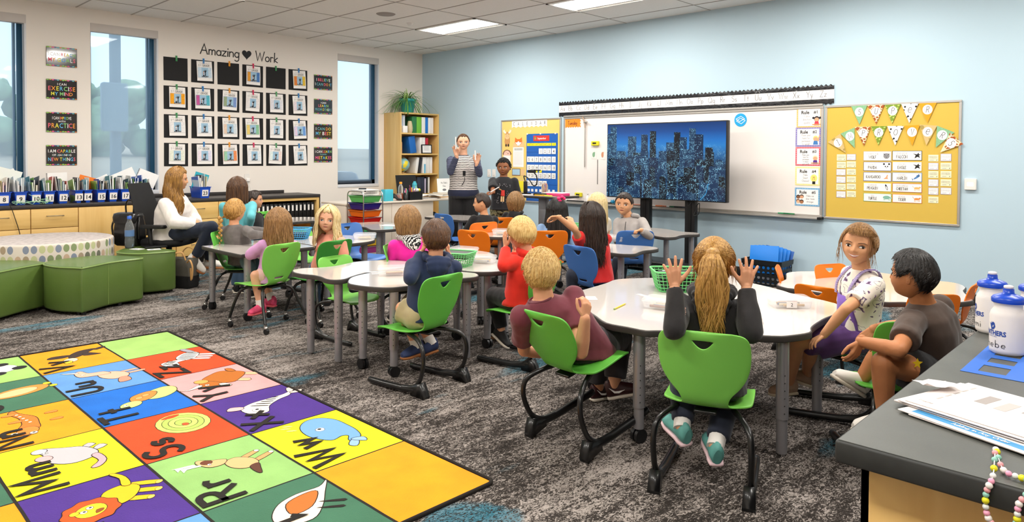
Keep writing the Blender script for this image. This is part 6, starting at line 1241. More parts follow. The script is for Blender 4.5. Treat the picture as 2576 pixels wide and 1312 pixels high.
table([(4.78,-1.75),(4.95,-1.62),(5.2,-1.62),(5.4,-1.72),(5.48,-1.9),(5.45,-2.1),(5.3,-2.25),(5.05,-2.3),(4.85,-2.2),(4.75,-2.0)],HT,[(5.3,-2.1,1),(4.9,-2.1,1),(5.1,-1.75,1)],'white table with a green basket beyond the black haired girl')
table([(6.003,-2.84),(6.107,-2.87),(6.211,-2.881),(6.281,-2.838),(6.305,-2.776),(6.27,-2.66),(6.25,-2.555),(6.27,-2.458),(6.262,-2.361),(6.209,-2.30),(6.13,-2.28),(6.03,-2.30),(5.945,-2.345),(5.837,-2.36),(5.70,-2.42),(5.66,-2.55),(5.70,-2.70),(5.82,-2.82)],HT,[(6.16,-2.78,0),(6.18,-2.42,1),(5.8,-2.6,1)],'white wavy table beside the girl in the red shirt')
table([(5.50,-1.42),(5.613,-1.46),(5.71,-1.52),(5.826,-1.535),(5.875,-1.43),(5.84,-1.27),(5.85,-1.14),(5.91,-1.036),(5.87,-.945),(5.79,-.905),(5.70,-.925),(5.60,-.915),(5.42,-.83),(5.25,-.80),(5.12,-.88),(5.08,-1.05),(5.15,-1.25),(5.32,-1.36)],HT,[(5.76,-1.42,0),(5.82,-1.02,1),(5.25,-.95,1)],'white wavy table under the big screen')
H11=.475; sc=lambda px,py:(lambda p:(p.x,p.y))(onz(1900+px/3.81,620+py/3.81,H11))
T11=[sc(*q) for q in ((205,360),(220,340),(290,310),(290,260),(320,245),(430,235),(860,235),(1190,245),(1700,320),(1850,335),(1960,355),(2025,390),(2000,420),(2020,450),(2088,505),(2080,520),(1980,530),(1860,535),(1400,530),(1180,525),(760,460),(400,405),(300,395),(215,370))]
def inw(p,k): cx_=sum(q[0] for q in T11)/len(T11); cy=sum(q[1] for q in T11)/len(T11); return (p[0]*(1-k)+cx_*k,p[1]*(1-k)+cy*k)
table(T11,H11,[(*inw(T11[17],.12),0),(*inw(T11[1],.15),1),(*inw(T11[9],.15),1),(*inw(T11[5],.15),1)],'flower shaped white table at the right with empty orange chairs around it',2)
# standing desk beside the boy
t=thing('standing_desk','tall single column desk with a document camera, below the calendar','desk',TR(3.53,-.80,0))
ZS=.865; m=MB(); m.prism(rrect(.80,.52,.03),ZS-.03,ZS-.002,tedge,bev=.003); m.obj('desk_edge',t); m=MB(); m.prism(rrect(.78,.50,.03),ZS-.002,ZS,mat('taupe desktop','#a3968c',.3)); m.obj('desk_top',t)
m=MB(); m.box(-.06,.06,-.04,.04,.30,ZS-.03,SILV,.004); m.box(-.075,.075,-.05,.05,.06,.45,SILV,.004); m.obj('column',t); m=MB(); m.box(-.30,.30,-.24,.24,.02,.06,SILV,.01); m.obj('base_plate',t)
dc=lambda x,y,z=ZS,r=0.: TR(3.53+x,-.80+y,z+.0005,r)
t=thing('document_camera','black document camera with a looping gooseneck on the standing desk','document camera',dc(-.33,.0)); m=MB(); m.prism(rrect(.12,.10,.01),0,.015,DPLAS); m.obj('base',t); m=MB(); m.box(-.02,.02,-.02,.02,.015,.17,DPLAS,.004); m.obj('upright',t)
m=MB(); m.tube(spline([(0,0,.16),(-.03,0,.24),(.05,0,.21),(.14,0,.12),(.20,0,.14),(.20,0,.24),(.14,0,.30)],8,False),.008,DPLAS,8); m.obj('gooseneck',t); m=MB(); m.box(.06,.17,-.025,.025,.285,.325,DPLAS,.006); m.box(.10,.26,-.015,.015,.315,.33,DPLAS,.004); m.obj('camera_head',t)
m=MB(); m.lathe([(.04,0),(.045,.01),(.045,.11),(.035,.14)],glassy,16); tag(m.obj('jar',None,dc(-.03,.05)),'clear jar of craft sticks on the standing desk','jar')
for k in range(7): a=k*.9; m=MB(); m.tube([(.015*math.cos(a),.015*math.sin(a),.01),(.028*math.cos(a),.028*math.sin(a),.15)],.004,mat('craft stick','#e3c79b',.7) if k%2 else mat('red tipped stick','#d0603f',.6),5); tag(m.obj('craft_stick',None,dc(-.03,.05)),'craft stick standing in the jar on the standing desk','stick','craft sticks in the jar')
m=MB(); m.box(-.10,.10,-.028,.028,0,.03,DPLAS,.008); tag(m.obj('black_case',None,dc(.05,-.12,ZS,.15)),'long black case on the standing desk','case')
for i,(x,y,c,r) in enumerate(((.08,-.19,'#f2b01e',.2),(.16,-.16,'#f2b01e',-.2),(.25,-.2,'#d9e84a',0))): m=MB(); m.box(-.06,.06,-.012,.012,0,.014,mat('marker body '+c,c,.5),.004); tag(m.obj('highlighter',None,dc(x,y,ZS,r)),['yellow marker leftmost on the standing desk','yellow marker in the middle of the standing desk','lime marker beside the pink box on the standing desk'][i],'marker')
m=MB(); m.box(-.13,.13,-.09,.09,0,.035,mat('pink box','#e0457e',.5),.004); tag(m.obj('pink_case',None,dc(.26,-.03)),'pink flat case under papers on the standing desk','case')
m=MB(); m.box(-.15,.15,-.10,.10,0,.006,WHITE); tag(m.obj('paper_pile',None,dc(.22,.0,ZS+.036,.2)),'white papers on top of the pink case','papers')
m=MB(); m.box(-.1,.1,-.07,.07,0,.003,WHITE); tag(m.obj('loose_paper',None,dc(-.2,-.15,ZS,.1)),'white sheet at the left end of the standing desk','paper')
# ------------------------------------------------------------------ chairs
from mathutils.geometry import delaunay_2d_cdt
def shell_mesh(slot=False,thick=.007):
    hwS=[(0,.10),(.006,.135),(.02,.158),(.06,.176),(.2,.18),(.262,.178),(.285,.168),(.30,.14),(.312,.108),(.33,.094),(.35,.094),(.38,.106),(.42,.134),(.47,.160),(.53,.176),(.60,.181),(.655,.178),(.685,.166),(.70,.145),(.706,.115)]
    Sf=lambda pts:[(b_,a) for a,b_ in pts]
    R=spline([(w,s,0) for s,w in hwS],4,False); out=[(p[0],p[1]) for p in R]+[(-p[0],p[1]) for p in R[::-1]]
    hole=[(p[0],p[1]) for p in spline([(-.040,.662,0),(0,.664,0),(.040,.662,0),(.036,.650,0),(.018,.628,0),(0,.620,0),(-.018,.628,0),(-.036,.650,0)],4)]
    holes=[hole]
    if slot: holes.append([(p[0],p[1]) for p in spline([(-.04,.385,0),(0,.386,0),(.04,.385,0),(.044,.376,0),(.036,.368,0),(0,.366,0),(-.036,.368,0),(-.044,.376,0)],3)])
    vs=[Vector(p) for p in out]; ed=[(i,(i+1)%len(out)) for i in range(len(out))]
    for h in holes: o=len(vs); vs+=[Vector(p) for p in h]; ed+=[(o+i,o+(i+1)%len(h)) for i in range(len(h))]
    def inside(p,P):
        c=False;n=len(P)
        for i in range(n):
            a=P[i];b_=P[i-1]
            if (a[1]>p[1])!=(b_[1]>p[1]) and p[0]<(b_[0]-a[0])*(p[1]-a[1])/(b_[1]-a[1]+1e-12)+a[0]: c=not c
        return c
    s=.012
    while s<.70:
        x=-.171
        while x<.172:
            p=(x,s)
            if inside(p,out) and inside((x+.008,s),out) and inside((x-.008,s),out) and inside((x,s+.008),out) and inside((x,s-.008),out) and not any(inside((x+dx,s+dy),h) for h in holes for dx in(-.008,0,.008) for dy in (-.008,0,.008)): vs.append(Vector(p))
            x+=.019
        s+=.018
    r=delaunay_2d_cdt(vs,ed,[],0,1e-6); V=r[0]; F=[]
    for f in r[2]:
        c=sum((V[i] for i in f),Vector((0,0)))/len(f)
        if inside(c,out) and not any(inside(c,h) for h in holes): F.append(tuple(f))
    prof=[(0,.205,.328),(.02,.19,.342),(.08,.13,.350),(.2,.01,.345),(.27,-.06,.347),(.31,-.098,.352),(.335,-.120,.366),(.36,-.134,.388),(.45,-.158,.462),(.6,-.192,.585),(.71,-.220,.678)]
    def prf(S):
        for i in range(len(prof)-1):
            a,b_=prof[i],prof[i+1]
            if S<=b_[0] or i==len(prof)-2:
                t_=(S-a[0])/(b_[0]-a[0]); p0=prof[max(i-1,0)]; p3=prof[min(i+2,len(prof)-1)]
                def cr(k): m1=(b_[k]-p0[k])/(b_[0]-p0[0]) if b_[0]!=p0[0] else 0; m2=(p3[k]-a[k])/(p3[0]-a[0]); L=b_[0]-a[0]; return (2*t_**3-3*t_**2+1)*a[k]+(t_**3-2*t_**2+t_)*m1*L+(-2*t_**3+3*t_**2)*b_[k]+(t_**3-t_**2)*m2*L
                return cr(1),cr(2)
    me=[]
    for v in V:
        y,z=prf(v.y); q=(v.x/.18)**2; kb=min(1,max(0,(v.y-.3)/.12)); ks=1-kb
        me.append((v.x,y+.022*q*kb,z+.010*q*ks*min(1,v.y/.05)-.005*ks*(1-q)))
    if F:
        a,b_,c=[Vector(me[i]) for i in F[len(F)//2][:3]]
    return me,F
_sh={}
def shell(par,col,slot):
    if slot not in _sh:
        v,f=shell_mesh(slot); me=bpy.data.meshes.new('shell'); me.from_pydata(v,[],f); bm=bmesh.new(); bm.from_mesh(me); bmesh.ops.recalc_face_normals(bm,faces=bm.faces)
        if sum(fc.normal.z*fc.calc_area() for fc in bm.faces)<0: bmesh.ops.reverse_faces(bm,faces=bm.faces)
        bm.to_mesh(me); bm.free(); me.polygons.foreach_set('use_smooth',[True]*len(me.polygons)); _sh[slot]=me
    me=_sh[slot].copy(); me.materials.append(col); o=bpy.data.objects.new('seat_shell',me); COL.objects.link(o); o.parent=par
    s=o.modifiers.new('th','SOLIDIFY'); s.thickness=.008; s.offset=-1
    b_=o.modifiers.new('bv','BEVEL'); b_.width=.002; b_.segments=2; b_.limit_method='ANGLE'; b_.angle_limit=1.0
    return o
CC={'green':mat('lime green chair plastic','#5fb742',.42,bump=.06,bscale=600),'pale green':mat('pale lime chair plastic','#7ecb55',.42,bump=.06,bscale=600),'dark green':mat('leaf green chair plastic','#3c8f38',.42,bump=.06,bscale=600),'blue':mat('blue chair plastic','#3f6fb5',.42,bump=.06,bscale=600),'orange':mat('orange chair plastic','#f07a12',.42,bump=.06,bscale=600)}
blk=mat('black chair frame','#111112',.35,coat=.2)
def chair(x,y,rz,col,label,sled=True,slot=None,grp=None,tilt=0.,dz=0.,sc=1.):
    t=thing('student_chair',label,'chair',TR(x,y,dz,math.radians(rz))@Matrix.Rotation(math.radians(tilt),4,'X')@Matrix.Scale(sc,4),grp or 'student chairs')
    shell(t,CC[col],(not sled) if slot is None else slot)
    m=MB(); m.box(-.09,.09,-.06,.10,.322,.336,blk,.004); m.box(-.045,.045,-.12,.12,.314,.326,blk,.003); m.obj('mount_plate',t)
    if sled:
        for s in (-1,1):
            m=MB(); P=spline([(s*.07,.06,.322),(s*.10,-.02,.318),(s*.145,-.12,.312),(s*.18,-.19,.285),(s*.19,-.215,.22),(s*.19,-.205,.14),(s*.188,-.18,.085),(s*.185,-.13,.045),(s*.183,-.05,.03)],5,False)
            n=len(P); m.tube(P,[.0125 if i<n*.7 else .0125+.006*(i-n*.7)/(n*.3) for i in range(n)],blk,10); m.obj('frame_tube',t)
            m=MB(); m.tube([(s*.184,-.15,.035),(s*.183,-.05,.026),(s*.18,.10,.022),(s*.178,.20,.022),(s*.178,.235,.024),(s*.178,.245,.026)],[.018,.020,.019,.019,.017,.006],blk,10); m.obj('runner',t)
            m=MB(); m.loft([[(s*.184+a*w,yy,zz) for a,zz in ((-1,z0),(1,z0),(1,z1),(-1,z1))] for yy,w,z0,z1 in ((-.235,.026,.0,.012),(-.225,.025,.0,.04),(-.205,.022,.002,.085),(-.17,.018,.004,.075),(-.12,.015,.006,.045))],blk,True,True); m.obj('rear_foot',t)
        m=MB(); m.cyl((-.10,-.02,.318),(.10,-.02,.318),.011,blk,8); m.obj('cross_bar',t)
    else:
        for sx in (-1,1):
            for sy in (-1,1):
                y1=.21 if sy>0 else -.23; x1=.19 if sy>0 else .205
                m=MB(); m.tube(spline([(sx*.06,sy*.05,.320),(sx*.11,sy*.09,.315),(sx*.15,sy*.13,.285),(sx*.175,sy*.17,.19),(sx*x1,y1,.07)],4,False),.0115,blk,10); lg=m.obj('leg',t)
                m=MB(); m.cyl((sx*x1,y1,.072),(sx*x1,y1,.045),.014,CHROME,10); m.sph((sx*x1,y1-.005,.048),(.016,.02,.014),CHROME,10,6); m.obj('caster_hood',lg)
                m=MB(); m.cyl((sx*x1-.011,y1-.012,.022),(sx*x1+.011,y1-.012,.022),.022,DPLAS,14); m.obj('caster',lg)
        for s in (-1,1): m=MB(); m.tube([(s*.11,-.10,.318),(s*.11,.10,.318)],.010,blk,8); m.obj('side_rail',t)
    return t
SEAT={}
def cb(px,py,rz,z=.676):
    p=onz(px,py,z); a=math.radians(rz); return p.x-math.sin(a)*.215,p.y+math.cos(a)*.215
CH=[('pony',*cb(1767,833,21),21,'pale green','lime chair of the ponytail girl, seen square from behind',True),
('maroon',7.56,-5.02,-5,'green','green chair of the maroon shirt boy in the foreground',True),
('navy',*cb(1122,690,98),98,'green','green chair of the navy hoodie boy',True),
('',*cb(834,642,-84,.60),-84,'pale green','empty pale lime chair pushed against the wavy table',True),
('peach',*cb(850,603,100),100,'dark green','leaf green chair behind the blonde girl in peach',False),
('lilac',*cb(717,611,103),103,'pale green','lime caster chair of the girl in the lilac shirt',False),
('braid',*cb(545,580,-45),-45,'green','lime caster chair of the braided girl in grey',False),
('',*cb(745,575,-86,.60),-86,'pale green','lime chair tucked behind the blue basket',True),
('back',*cb(661,531,100),100,'green','lime chair beside the black shirt boy near the binders',True),
('zebra',*cb(974,612,-50),-50,'green','lime chair of the girl with the zebra hood',True),
('',*cb(872,560,-80),-80,'blue','blue chair right of the blonde girl',True),
('',*cb(1111,537,-4),-4,'blue','blue chair in front of the teacher',True),
('orange1',*cb(1221,558,83),83,'orange','orange chair of the short haired boy in black',True),
('',*cb(1186,578,12),12,'orange','empty orange chair nearest the pink hooded girl',True),
('bob',*cb(1258,546,50),50,'orange','orange chair behind the bob haired child',True),
('bow',*cb(1384,579,55),55,'orange','orange chair of the black haired girl',True),
('red',*cb(1451,617,-8),-8,'blue','blue chair with a slot, of the girl in the red shirt',False),
('grey',*cb(1600,579,47),47,'blue','blue chair whose back the grey hoodie boy holds',False),
('purple',*(lambda p,a:(p.x-math.sin(a)*.21,p.y+math.cos(a)*.21))(atd(2210,715,3.72),math.radians(107)),107,'green','green chair of the girl in purple overalls',True),
('brown',8.70,-4.24,42,'green','green chair of the boy in the brown shirt',True),
('redh',6.44,-4.30,100,'green','green chair under the boy in the red hoodie',True)]
TC=Vector((sum(q[0] for q in T11)/len(T11),sum(q[1] for q in T11)/len(T11)))
for px,py,lb in ((2083,662,'orange chair on the far side of the right table'),(1950,668,'orange chair at the left end of the right table, seen edge on'),(2052,718,'orange chair on the near side of the right table, behind the purple girl'),(2357,739,'orange chair behind the neck of the brown shirt boy'),(2461,711,'orange chair farthest right, behind the white bottles')):
    p=onz(px,py,.575); f_=(TC-Vector((p.x,p.y))).normalized(); chair(p.x+f_.x*.19,p.y+f_.y*.19,math.degrees(math.atan2(f_.y,f_.x))-90,'orange',lb,True,grp='orange student chairs',sc=.85)
for k_,x_,y_,rz_,co_,lb_,sl_ in CH:
    chair(x_,y_,rz_,co_,lb_,sled=sl_,sc=.89 if 'pushed' in lb_ or 'tucked' in lb_ else 1.,tilt=13 if k_=='maroon' else 0,dz=.054 if k_=='maroon' else 0,grp='%s student chairs'%('green' if 'green' in co_ else co_)); a_=math.radians(rz_); SEAT[k_]=Vector((x_-math.sin(a_)*.02,y_+math.cos(a_)*.02,.42))
# ------------------------------------------------------------------ things on the tables
clr=bpy.data.materials.new('frosted clear plastic'); clr.use_nodes=True; n=clr.node_tree.nodes; l=clr.node_tree.links; bb=n['Principled BSDF']; bb.inputs['Base Color'].default_value=(.93,.92,.92,1); bb.inputs['Roughness'].default_value=.12; bb.inputs['Alpha'].default_value=.26
def pencil_box(x,y,z,rz,label,num=None,full=True,s=1.):
    t=thing('pencil_box',label,'pencil box',TR(x,y,z+.001,rz)@Matrix.Scale(s,4),'clear pencil boxes')
    m=MB(); m.loft([[(a*k,b_*k,zz) for a,b_ in rrect(.21,.13,.018,4)] for zz,k in ((0,.92),(.004,.95),(.038,1.0),(.038,.975),(.006,.93))],clr); m.obj('box_body',t)
    m=MB(); m.loft([[(a*k,b_*k,zz) for a,b_ in rrect(.218,.138,.018,4)] for zz,k in ((.037,1),(.044,1),(.054,.96),(.057,.9))],clr); m.obj('lid',t)
    if full:
        rr=random.Random(int(abs(x*100)))
        for k in range(5):
            c=rr.choice(['#c9a05a','#7a3f4a','#b5b0a8','#3f5f8f','#d8c9a0','#8f5a3a']); m=MB(); yy=-.045+.02*k; m.cyl((-.07+rr.uniform(0,.03),yy,.014),(.07-rr.uniform(0,.03),yy,.016),.007,mat('crayon body '+c,c,.6),6); m.obj('crayon',t)
    if num: m=MB(); m.M=frame((0,-.0655,.02),(1,0,0),(0,0,1),(0,-1,0)); m.box(-.035,.02,-.016,.016,0,.0008,WHITE); m.text(num,-.008,-.008,.018,BLACK,.0012,'C'); m.obj('number_label',t)
    return t
p=onz(1985,770,HT); pencil_box(p.x,p.y,HT,.72,'clear pencil box labelled 2 on the large foreground table','2')
p=onz(1672,775,HT); pencil_box(p.x,p.y,HT,.2,'clear pencil box left of the ponytail girl')
p=onz(1212,660,HT); pencil_box(p.x,p.y,HT,.55,'clear pencil box beside the elbow of the red hoodie boy')
p=onz(990,690,HT); pencil_box(p.x,p.y,HT,1.0,'clear pencil box half hidden by the navy hoodie arm')
p=onz(1240,588,HT); pencil_box(4.52,-2.55,HT,.5,'clear box on the small table between orange chairs')
p=onz(1545,606,HT); pencil_box(p.x,p.y,HT,.3,'clear box on the table beside the red shirt girl')
p=onz(918,600,HT); pencil_box(p.x,p.y,HT,.9,'clear box right of the blonde girl')
p=onz(1168,638,HT); pencil_box(p.x,p.y,HT,.3,'clear box at the back of the table behind the green basket',full=False)
m=MB(); p=onz(1547,778,HT); q=onz(1574,765,HT); pen=mat('yellow pencil','#e8c51e',.4); d=(q-p).normalized(); L=.16
t=thing('pencil','yellow pencil lying alone on the large foreground table','pencil',TR(p.x,p.y,HT+.0045,math.atan2(q.y-p.y,q.x-p.x))); m=MB(); m.cyl((0,0,0),(L-.02,0,0),.0042,pen,6); m.obj('shaft',t); m=MB(); m.tube([(L-.02,0,0),(L,0,0)],[.0042,.0006],mat('pencil wood','#d9b27a',.7),6); m.obj('tip',t); m=MB(); m.cyl((-.012,0,0),(0,0,0),.0042,mat('pencil ferrule','#8fae5a',.4),8); m.obj('eraser_end',t)
def basket(x,y,z,rz,col,label,w=.30,d=.22,h=.11,s=1.):
    t=thing('basket',label,'basket',TR(x,y,z+.001,rz)@Matrix.Scale(s,4),'mesh plastic baskets'); m=MB()
    def P(u,k): # u around, k height
        W=w/2*(.82+.18*k); D=d/2*(.82+.18*k); return W,D,h*k
    for k in (0.02,.2,.38,.56,.74): W,D,Z=P(0,k); m.tube([(a,b_,Z) for a,b_ in rrect(2*W,2*D,.03,4)],.0022,col,5,loop=True,caps=False)
    W,D,Z=P(0,1); m.tube([(a,b_,Z) for a,b_ in rrect(2*W,2*D,.03,4)],.006,col,6,loop=True,caps=False)
    W,D,Z=P(0,.86); m.tube([(a,b_,Z) for a,b_ in rrect(2*W,2*D,.03,4)],.003,col,5,loop=True,caps=False)
    a0=rrect(2*P(0,0.02)[0],2*P(0,0.02)[1],.03,4); a1=rrect(2*P(0,1)[0],2*P(0,1)[1],.03,4)
    def res(A,n):
        A=[Vector(p) for p in A]; L=[0]; 
        for i in range(len(A)): L.append(L[-1]+(A[(i+1)%len(A)]-A[i]).length)
        o=[]
        for q in range(n):
            s_=L[-1]*q/n; i=max(k for k in range(len(L)) if L[k]<=s_); i=min(i,len(A)-1); f_=(s_-L[i])/max(1e-9,(L[i+1]-L[i])); o.append(A[i].lerp(A[(i+1)%len(A)],f_))
        return o
    for a,b_ in zip(res(a0,44),res(a1,44)): m.tube([(a.x,a.y,.003),(b_.x,b_.y,h)],.0022,col,4)
    m.prism(rrect(w*.82,d*.82,.03),0,.003,col); m.obj('basket_body',t); return t
lgp=mat('mint green basket plastic','#6cc878',.4); lbp=mat('sky blue basket plastic','#3f9fd4',.4)
GB=onz(1748,735,HT); GB=onz(1712,728,HT); BR=.75
basket(GB.x,GB.y,HT,BR,lgp,'mint green basket holding tablets on the large foreground table',.34,.24,.12)
slate=mat('black slate board','#2e2b2a',.35)
for k in range(4): m=MB(); m.prism(rrect(.27,.18,.015),0,.012,slate,bev=.003); tag(m.obj('tablet',None,TR(GB.x+.005*k,GB.y,HT+.03+.022*k,BR+.03*k)),['lowest','second','third','top'][k]+' black tablet in the mint green basket','tablet','black tablets stacked in the basket')
m=MB(); m.box(-.04,.04,-.012,.012,0,.0008,WHITE); tag(m.obj('paper_label',None,TR(GB.x-.07,GB.y-.02,HT+.1095,BR)),'small white sticker on the top black tablet','sticker')
p=Vector((5.72,-4.40,0)); basket(5.74,-4.30,HT,.4,lgp,'mint green basket beside the navy hoodie shoulder',.30,.2,.10); m=MB(); m.prism(rrect(.26,.16,.015),0,.04,slate,bev=.003); tag(m.obj('black_case',None,TR(5.74,-4.30,HT+.06,.4)),'black case in the mint basket beside the navy boy','case')
p=onz(735,600,HT); basket(p.x,p.y,HT,.75,lbp,'sky blue basket in front of the blonde girl',.34,.2,.10); m=MB(); m.prism(rrect(.28,.14,.015),0,.05,slate,bev=.003); tag(m.obj('black_case',None,TR(p.x,p.y,HT+.012,.75)),'black case in the sky blue basket','case')
basket(5.0,-1.95,HT,.2,lgp,'mint green basket seen beyond the black haired girl',.30,.2,.10)
def strip(px,py,rz,label,z=HT,L=.2,w=.035):
    p=onz(px,py,z); t=thing('paper_strip',label,'paper strip',TR(p.x,p.y,z+.0006,rz),'white number strips'); m=MB(); m.box(-L/2,L/2,-w/2,w/2,0,.0006,WHITE); m.obj('strip',t); m=MB()
    for k in range(20): m.box(-L/2+.002+k*L/20,-L/2+.002+k*L/20+L/34,w/2-.005,w/2-.0015,.0006,.0009,BLACK); m.box(-L/2+.002+k*L/20,-L/2+.002+k*L/20+L/34,-w/2+.0015,-w/2+.005,.0006,.0009,BLACK)
    m.obj('printed_marks',t)
strip(1632,747,-.35,'narrow printed strip left of the mint basket on the foreground table'); strip(935,684,.95,'narrow printed strip lying far left of the navy boy'); strip(958,688,1.0,'second printed strip nearer the clear box, left of the navy boy',L=.12)
p=onz(1765,545,.56)
m=MB(); m.box(-.1,.1,-.07,.07,0,.001,WHITE); tag(m.obj('loose_paper',None,TR(2.95,-2.83,HT+.0008,.5)),'white paper on the lobed table before the teacher desk','paper')
m=MB(); m.box(-.09,.09,-.05,.05,0,.001,mat('faint pink paper','#f2d8d0',.7)); p=onz(1432,748,HT); tag(m.obj('pink_note',None,TR(p.x+.06,p.y+.03,HT+.0008,.8)),'faint pink note at the left tip of the foreground table','note')
# crate with blue folders against the front wall
t=thing('storage_crate','black perforated crate with blue folders against the blue wall','crate',TR(6.33,-.30,0)); m=MB(); W,D,H=.42,.30,.27
def wallp(M0,w_,h_,nx,nz):
    r=.016; m.M=M0
    xs_=[-w_/2+w_*(i+.5)/nx for i in range(nx)]; zs_=[h_*(j+.5)/nz for j in range(nz)]; cw_=w_/nx; ch_=h_/nz
    for cx_ in xs_:
        for cz in zs_:
            O=[(cx_-cw_/2,cz-ch_/2),(cx_,cz-ch_/2),(cx_+cw_/2,cz-ch_/2),(cx_+cw_/2,cz),(cx_+cw_/2,cz+ch_/2),(cx_,cz+ch_/2),(cx_-cw_/2,cz+ch_/2),(cx_-cw_/2,cz)]
            I=[(cx_+r*math.cos(a),cz+r*math.sin(a)) for a in [math.radians(q) for q in (225,270,315,0,45,90,135,180)]]
            vs=[(a,b_,0) for a,b_ in O+I]; m.add(vs,[(k,(k+1)%8,8+(k+1)%8,8+k) for k in range(8)],DPLAS)
wallp(frame((0,-D/2,.0),(1,0,0),(0,0,1),(0,-1,0)),W,H-.05,8,4); wallp(frame((0,D/2,0),(-1,0,0),(0,0,1),(0,1,0)),W,H-.05,8,4); wallp(frame((W/2,0,0),(0,1,0),(0,0,1),(1,0,0)),D,H-.05,6,4); wallp(frame((-W/2,0,0),(0,-1,0),(0,0,1),(-1,0,0)),D,H-.05,6,4)
m.M=Matrix.Identity(4); m.loft([[(a*k,b_*k,z) for a,b_ in rrect(W,D,.01,2)] for z,k in ((H-.05,1),(H-.05,1.06),(H,1.08),(H,1.0),(H-.05,.97))],DPLAS,False,False); m.box(-W/2,W/2,-D/2,D/2,.0,.006,DPLAS); m.obj('crate_body',t)
fb=mat('bright blue folder','#1279d6',.4)
for k in range(5):
    m=MB(); m.box(-.16,.16,-.004,.004,0,.30-.008*k,fb if k<4 else mat('deep blue folder','#1b57a8',.4),.001); tag(m.obj('folder',None,TR(6.33-.01+.012*k,-.38+.042*k,.12)@Matrix.Rotation(-.22,4,'X')@Matrix.Rotation(.05*k-.05,4,'Y')),['frontmost','second','third','fourth','rearmost'][k]+' blue folder standing in the black crate','folder','blue folders in the crate')
for k in range(3): m=MB(); m.box(-.17,.17,-.10,.10,.0,.012,[WHITE,fb,WHITE][k]); tag(m.obj('workbook',None,TR(6.33,-.30,.010+.014*k)),['lowest white','blue','upper white'][k]+' workbook lying in the crate bottom','book','workbooks in the crate')
# ------------------------------------------------------------------ foreground counter
CT=.865
fgt=mat('grey green laminate','#4d4f4b',.42,var=.12,vscale=14,bump=.05,bscale=300); fge=mat('laminate front edge','#2e302f',.5,var=.15,vscale=40)
t=thing('island_cabinet','maple cabinet in the right foreground carrying the dark worktop','cabinet',TR(0,0,0)); m=MB(); m.box(9.245,9.265+.0,-6.40,-3.2,.1,CT-.042,maplev); m.box(9.245,11.2,-6.40,-3.2,.1,CT-.042,maplev); m.obj('body',t)
m=MB(); m.box(9.30,11.1,-6.34,-3.25,0,.1,kick); m.obj('toe_kick',t); m=MB(); m.box(9.262,11.2,-6.415,-6.401,.1,CT-.045,maplev,.002); m.obj('end_panel',t)
t=thing('worktop','dark worktop in the right foreground with bottles and papers on it','countertop',TR(0,0,0)); m=MB(); m.box(9.215,11.25,-6.45,-3.15,CT-.041,CT-.0008,fge,.005); m.box(9.22,11.245,-6.445,-3.155,CT-.003,CT,fgt); m.obj('slab',t)
wpl=mat('matte white bottle plastic','#e9e4e1',.5,bump=.03,bscale=300); bcap=mat('royal blue lid','#1547c0',.3); navy_=mat('panther blue print','#274a9e',.5)
def sbottle(px,py,label,name,ang,h=.20,nm_x=0.):
    p=onz(px,py,CT); t=thing('squeeze_bottle',label,'bottle',TR(p.x,p.y,CT+.0005,ang)@Matrix.Diagonal((1.08,1.08,.84,1)),'white squeeze bottles on the worktop'); R0=.037
    m=MB(); m.lathe([(.030,0),(.036,.006),(R0,.015),(R0,.115),(.034,.128),(.029,.138),(.0285,.148),(.032,.158)],wpl,36); m.obj('bottle_body',t)
    m=MB(); m.lathe([(.0335,.156),(.0345,.159),(.0345,.168),(.031,.174),(.018,.181),(.012,.184),(.011,.198)],bcap,30); m.obj('lid',t)
    m=MB(); m.lathe([(.0085,.198),(.0105,.201),(.010,.206),(.006,.208)],mat('clear spout','#e6e0e4',.2),16); m.obj('spout',t)
    # print wrapped on the side: local -y faces viewer
    def wrap(mb): mb.v=[((R0+.0004+v[2])*math.sin(v[0]/R0),-(R0+.0004+v[2])*math.cos(v[0]/R0),v[1]) for v in mb.v]
    m=MB(); m.text('PANTHERS',0,.058,.0145,navy_,.0001,'C',.66,.035); m.text('ELEMENTARY',0,.052,.0035,navy_,.0001,'C',.9)
    m.poly([(-.002,.073),(.005,.075),(.009,.083),(.007,.094),(.003,.098),(.001,.094),(-.002,.098),(-.003,.09),(-.009,.094),(-.005,.084)][::1],navy_,.0001); m.poly([(.001,.080),(.004,.082),(.005,.088),(.002,.086)],wpl,.0003)
    wrap(m); m.obj('printed_logo',t)
    m=MB(); strokes(m,name,nm_x,.022,.021,.0014,BLACK,.0001,gap=.3,sx=.85); wrap(m); m.obj('handwriting',t)
VB=math.radians(0)
def facing(px,py): p=onz(px,py,CT); return math.atan2(p.y-CO.y,p.x-CO.x)-PI/2
sbottle(2534,888,'nearest white squeeze bottle with a blue lid and panther print','Phebe',facing(2534,888)-.95)
sbottle(2494,835,'white squeeze bottle with blue lid, left of and behind the nearest one','Demi',facing(2494,835)-1.35)
sbottle(2600,850,'white squeeze bottle cut by the right picture edge','Row',facing(2600,850)-1.0)
t=thing('spray_bottle','spray bottle with a red trigger at the right picture edge','bottle',TR(9.34,-5.0,CT+.0005)); m=MB(); m.lathe([(.035,0),(.037,.01),(.037,.12),(.015,.16),(.014,.175)],mat('black spray bottle','#26282c',.3),20); m.obj('bottle_body',t); m=MB(); m.lathe([(.016,.175),(.016,.195)],bcap,14); m.obj('collar',t); m=MB(); m.box(-.05,.02,-.012,.012,.196,.222,mat('red trigger','#d8241c',.35),.005); m.box(-.055,-.045,-.01,.01,.185,.225,MC['red trigger'],.003); m.obj('trigger_head',t)
tape=mat('blue painters tape','#1c63c4',.6)
A=onz(2415,932,CT);B=onz(2490,832,CT);Cc=onz(2640,975,CT)
